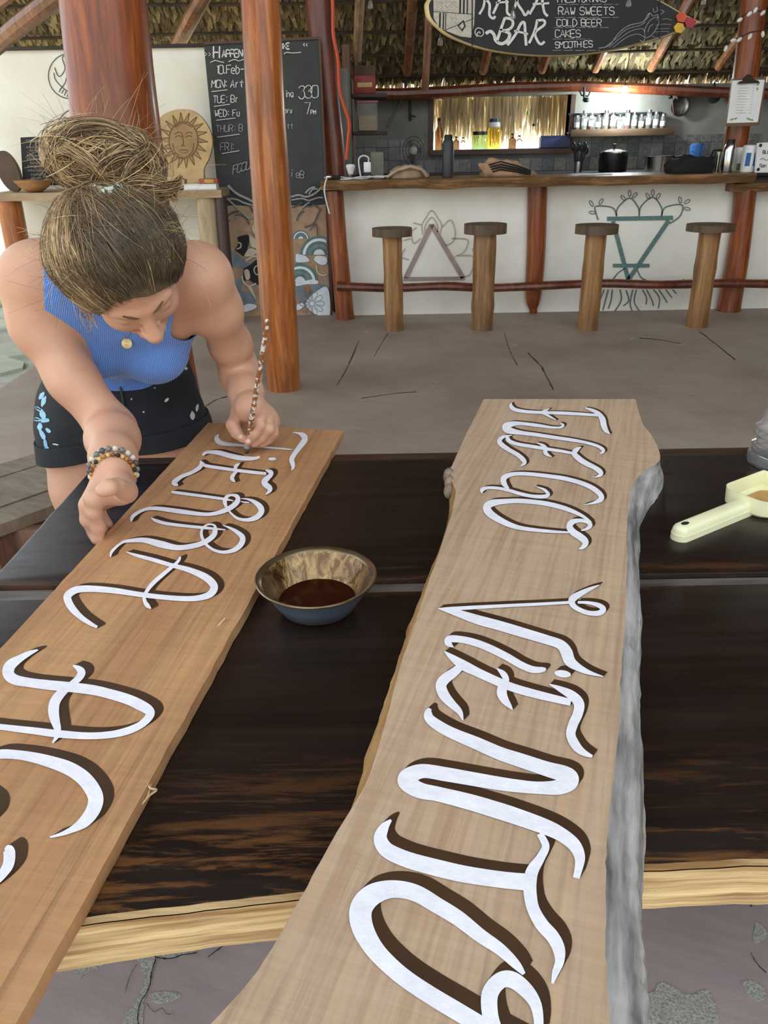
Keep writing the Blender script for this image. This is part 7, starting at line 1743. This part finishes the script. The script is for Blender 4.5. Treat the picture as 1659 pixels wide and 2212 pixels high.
def scalp(d0, guide, lift, t0=0.0, n_=11, tend=1.0):
    om = math.acos(max(-1, min(1, float(d0 @ BB)))); side = np.cross(d0, BB); side /= max(np.linalg.norm(side), 1e-6)
    w1, wa, wf, w2 = guide; pts = []
    for i in range(n_):
        t = t0 + (tend - t0) * i / (n_ - 1)
        d = (math.sin((1 - t) * om) * d0 + math.sin(t * om) * BB) / math.sin(om) + side * (w1 * math.sin(math.pi * t) + wa * math.sin(wf * t + w2))
        pts.append(Vector(ellp(d, lift[0] + lift[1] * math.sin(math.pi * t))))
    return pts
def hairline_dir():
    for _ in range(40):
        ph = hr.uniform(-1, 1) * 2.5
        d0 = v3(math.sin(ph) * .95, math.cos(ph) * .86, .42 * math.cos(ph) ** 2 * (1 if math.cos(ph) > 0 else -.3) - .12 * abs(math.sin(ph)) - .05)
        d0 = d0 + v3(*[hr.gauss(0, .10) for _ in range(3)]); d0 /= np.linalg.norm(d0)
        q = np.array(HCC) + d0 / math.sqrt(sum((d0[i] / HCAP[i]) ** 2 for i in range(3)))
        if .062 - q[1] + .46 * q[2] > 0 and math.acos(max(-1, min(1, float(d0 @ BB)))) > .3: return d0
    return v3(0, .5, .86)
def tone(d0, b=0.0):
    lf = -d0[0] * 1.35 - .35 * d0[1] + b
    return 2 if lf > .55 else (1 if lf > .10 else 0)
for k in range(300):                      # locks: strands that wave together
    d0 = hairline_dir(); gd = (hr.gauss(0, .13), hr.uniform(.01, .06), hr.uniform(4, 9), hr.uniform(0, 6.28)); lf = (hr.uniform(.0, .035), hr.uniform(.0, .06)); tb = hr.gauss(0, .30)
    for j in range(17):
        d1 = d0 + v3(*[hr.gauss(0, .045) for _ in range(3)]); d1 /= np.linalg.norm(d1)
        g2 = (gd[0] + hr.gauss(0, .02), gd[1] * hr.uniform(.7, 1.3), gd[2], gd[3] + hr.gauss(0, .35))
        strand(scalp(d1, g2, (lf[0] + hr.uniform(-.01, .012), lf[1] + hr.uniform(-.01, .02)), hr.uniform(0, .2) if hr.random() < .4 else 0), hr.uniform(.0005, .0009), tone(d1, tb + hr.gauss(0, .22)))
for k in range(520):                      # loose hairs lying across
    d0 = hairline_dir() if hr.random() < .6 else (lambda v: v / np.linalg.norm(v))(v3(hr.gauss(0, .6), hr.uniform(-.5, .6), hr.uniform(.3, 1)))
    if math.acos(max(-1, min(1, float(d0 @ BB)))) < .3: continue
    t0 = hr.uniform(0, .5); strand(scalp(d0, (hr.gauss(0, .40), hr.uniform(.02, .09), hr.uniform(4, 10), hr.uniform(0, 6.28)), (.045, hr.uniform(.02, .10)), t0, 11, min(1, t0 + hr.uniform(.3, .8))), hr.uniform(.0002, .0004), hr.choice((2, 1, 1, 1)))
for k in range(900):                      # fine hairs on the hairline
    d0 = hairline_dir()
    if d0[1] < .1: continue
    g2 = (hr.gauss(0, .1), hr.uniform(.0, .05), 5, hr.uniform(0, 6.28)); d0 = d0 + v3(hr.gauss(0, .05), .10, -.10); d0 /= np.linalg.norm(d0)
    strand(scalp(d0, g2, (-.035, .16), 0, 7, hr.uniform(.2, .4)), hr.uniform(.0003, .0005), hr.choice((0, 0, 1)))
def bunp(d, g): return BUN + irt * d[0] * BUNR[0] * g + (-idn) * d[1] * BUNR[1] * g + cdir * d[2] * BUNR[2] * g
for k in range(2900):
    a = v3(*[hr.gauss(0, 1) for _ in range(3)]); a /= np.linalg.norm(a); ax_ = v3(hr.gauss(0, .35), hr.gauss(0, .3), 1.0) if hr.random() < .7 else v3(*[hr.gauss(0, 1) for _ in range(3)])
    ax_ /= np.linalg.norm(ax_); u1 = np.cross(ax_, a); u1 /= max(np.linalg.norm(u1), 1e-6); v1 = np.cross(u1, ax_); h0 = float(a @ ax_); r0 = math.sqrt(max(1 - h0 * h0, .02))
    g0 = hr.uniform(.96, 1.12); s0, ln = hr.uniform(0, 6.28), hr.uniform(1.2, 3.2); wob = hr.gauss(0, .10); fl_ = hr.random() < .05
    pts = [Vector(bunp(ax_ * h0 + (u1 * math.cos(s0 + ln * i / 9) + v1 * math.sin(s0 + ln * i / 9)) * r0, g0 + wob * math.sin(i / 9 * 3) + (.35 * (i / 9) ** 2 if fl_ else 0))) for i in range(10)]
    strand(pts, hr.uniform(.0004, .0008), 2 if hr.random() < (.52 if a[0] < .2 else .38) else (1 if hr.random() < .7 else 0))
# thick locks twisted over the bun
for (d0, d1, d2, d3, r) in (((-.9, -.5, .5), (-.6, .6, .8), (.1, .9, .7), (.7, .4, .8), .009), ((-.3, -.9, .7), (.0, -.2, 1.1), (.5, .3, 1.0), (.9, -.1, .6), .010), ((.1, -.9, .9), (.6, -.6, .9), (1.15, -.6, .5), (1.4, -.9, .2), .011), ((-.9, -.2, .6), (-.7, .1, .9), (-.2, -.3, 1.15), (.1, -.8, 1.0), .009), ((.3, -.8, 1.0), (.5, -.1, 1.1), (.8, .5, .8), (.6, 1.0, .3), .008), ((.5, -.9, .8), (1.0, -.75, .7), (1.4, -.5, .3), (1.5, -.2, 0), .009)):
    cpts = crom([tuple(v3(*d)) for d in (d0, d1, d2, d3)], 5)
    for k in range(84):
        o1, o2, w2 = hr.gauss(0, .45), hr.gauss(0, .45), hr.uniform(0, 6.28)
        pts = []
        for i, p in enumerate(cpts):
            q = bunp(v3(*p), 1.02); wdt = r * (.5 + .9 * math.sin(math.pi * min(1, (i + 1) / len(cpts))))
            pts.append(Vector(q + (-idn) * o1 * wdt + cdir * abs(o2) * wdt + irt * .4 * wdt * math.sin(i * .5 + w2)))
        strand(pts, hr.uniform(.0004, .0008), hr.choice((2, 2, 1, 1, 0)))
# flyaway hairs
for k in range(330):
    if hr.random() < .6:
        a = v3(hr.uniform(-1, 1), hr.uniform(-.3, 1), hr.uniform(-.5, .8)); a /= np.linalg.norm(a); p0 = bunp(a, .95); o = irt * a[0] + (-idn) * a[1]
    else:
        a = v3(hr.choice((-1, 1)) * hr.uniform(.5, 1), hr.uniform(-.6, .5), hr.uniform(.0, .8)); p0 = ellp(a, 0); o = (HR * a[0] + HF * a[1] + HU * a[2]); o /= np.linalg.norm(o)
    o = o / max(np.linalg.norm(o), 1e-6); ln = hr.uniform(.015, .05); cv = v3(*[hr.gauss(0, 1) for _ in range(3)]) * ln * .6
    pts = [Vector(p0 + o * ln * t + cv * t * t * 1.2 - HU * 0 + v3(0, 0, -.3) * ln * t ** 3) for t in np.linspace(0, 1, 8)]
    strand(pts, hr.uniform(.00018, .0003), hr.choice((2, 2, 1)))
# stray locks in front of her right cheek
for k in range(26):
    p0 = H(-.078 + hr.gauss(0, .006), .030 + hr.gauss(0, .01), .0); e_ = npv(W(205 + hr.gauss(0, 9), 705 + hr.gauss(0, 12), 1.30))
    m = (p0 + e_) / 2 + irt * hr.gauss(-.012, .01); pts = [Vector((1 - t) ** 2 * p0 + 2 * t * (1 - t) * m + t * t * e_) for t in np.linspace(0, 1, 9)]
    strand(pts, .0005, hr.choice((2, 1, 2)))
mesh_obj('hair_strands', ST, M_H, person, fixn=False, auto=0, kind='stuff')
bv_h1 = bvh_of(hv, ht); bv_h2 = bvh_of(nv, nf); tie = []
for x, y in ((198, 402), (206, 408), (216, 412), (230, 414), (244, 412), (254, 408), (262, 401)):
    d = _dir(x, y).normalized(); hs = [h[0] for h in (bv_h1.ray_cast(CPOS, d), bv_h2.ray_cast(CPOS, d)) if h[0] is not None]
    if hs:
        p = min(hs, key=lambda q: (q - CPOS).length); tie.append(p - d * .011)
if len(tie) > 2:
    mesh_obj('hair_tie', MB().tube([Vector(q) for q in crom([tuple(p) for p in tie], 4)], .0068, 8), P('patterned_hair_tie', (196, 206, 186), (52, 62, 62), rough=.7, scale=130, lo=.45, hi=.55), person)

# ---- paint brush in her left hand
bt = G(532, 977, LZ + .002); be = W(578, 692, 1.345)
bd = (be - bt); bl_ = bd.length; bd.normalize()
brush = thing('paint_brush', 'paint-spattered flat brush held in the hand over the left board', 'paint brush', tuple(bt))
M_BHAN = P('spattered_brush_handle', (150, 96, 52), (228, 226, 218), rough=.5, scale=90, lo=.52, hi=.56)
mesh_obj('handle', MB().tube([bt + bd * t for t in (.055, .075, .11, .16, .22, bl_)], [.0042, .0062, .0056, .0050, .0045, .0042], 12), M_BHAN, brush)
mesh_obj('ferrule', MB().tube([bt + bd * t for t in (.016, .030, .056)], [.0068, .0062, .0046], 12), P('spattered_ferrule', (206, 206, 202), (130, 128, 124), rough=.35, metal=.6, scale=60), brush)
mesh_obj('bristles', MB().tube([bt + bd * t for t in (.0, .006, .017)], [.0050, .0066, .0064], 12), P('stained_bristles', (120, 110, 78), (70, 54, 30), rough=.8, scale=80), brush)
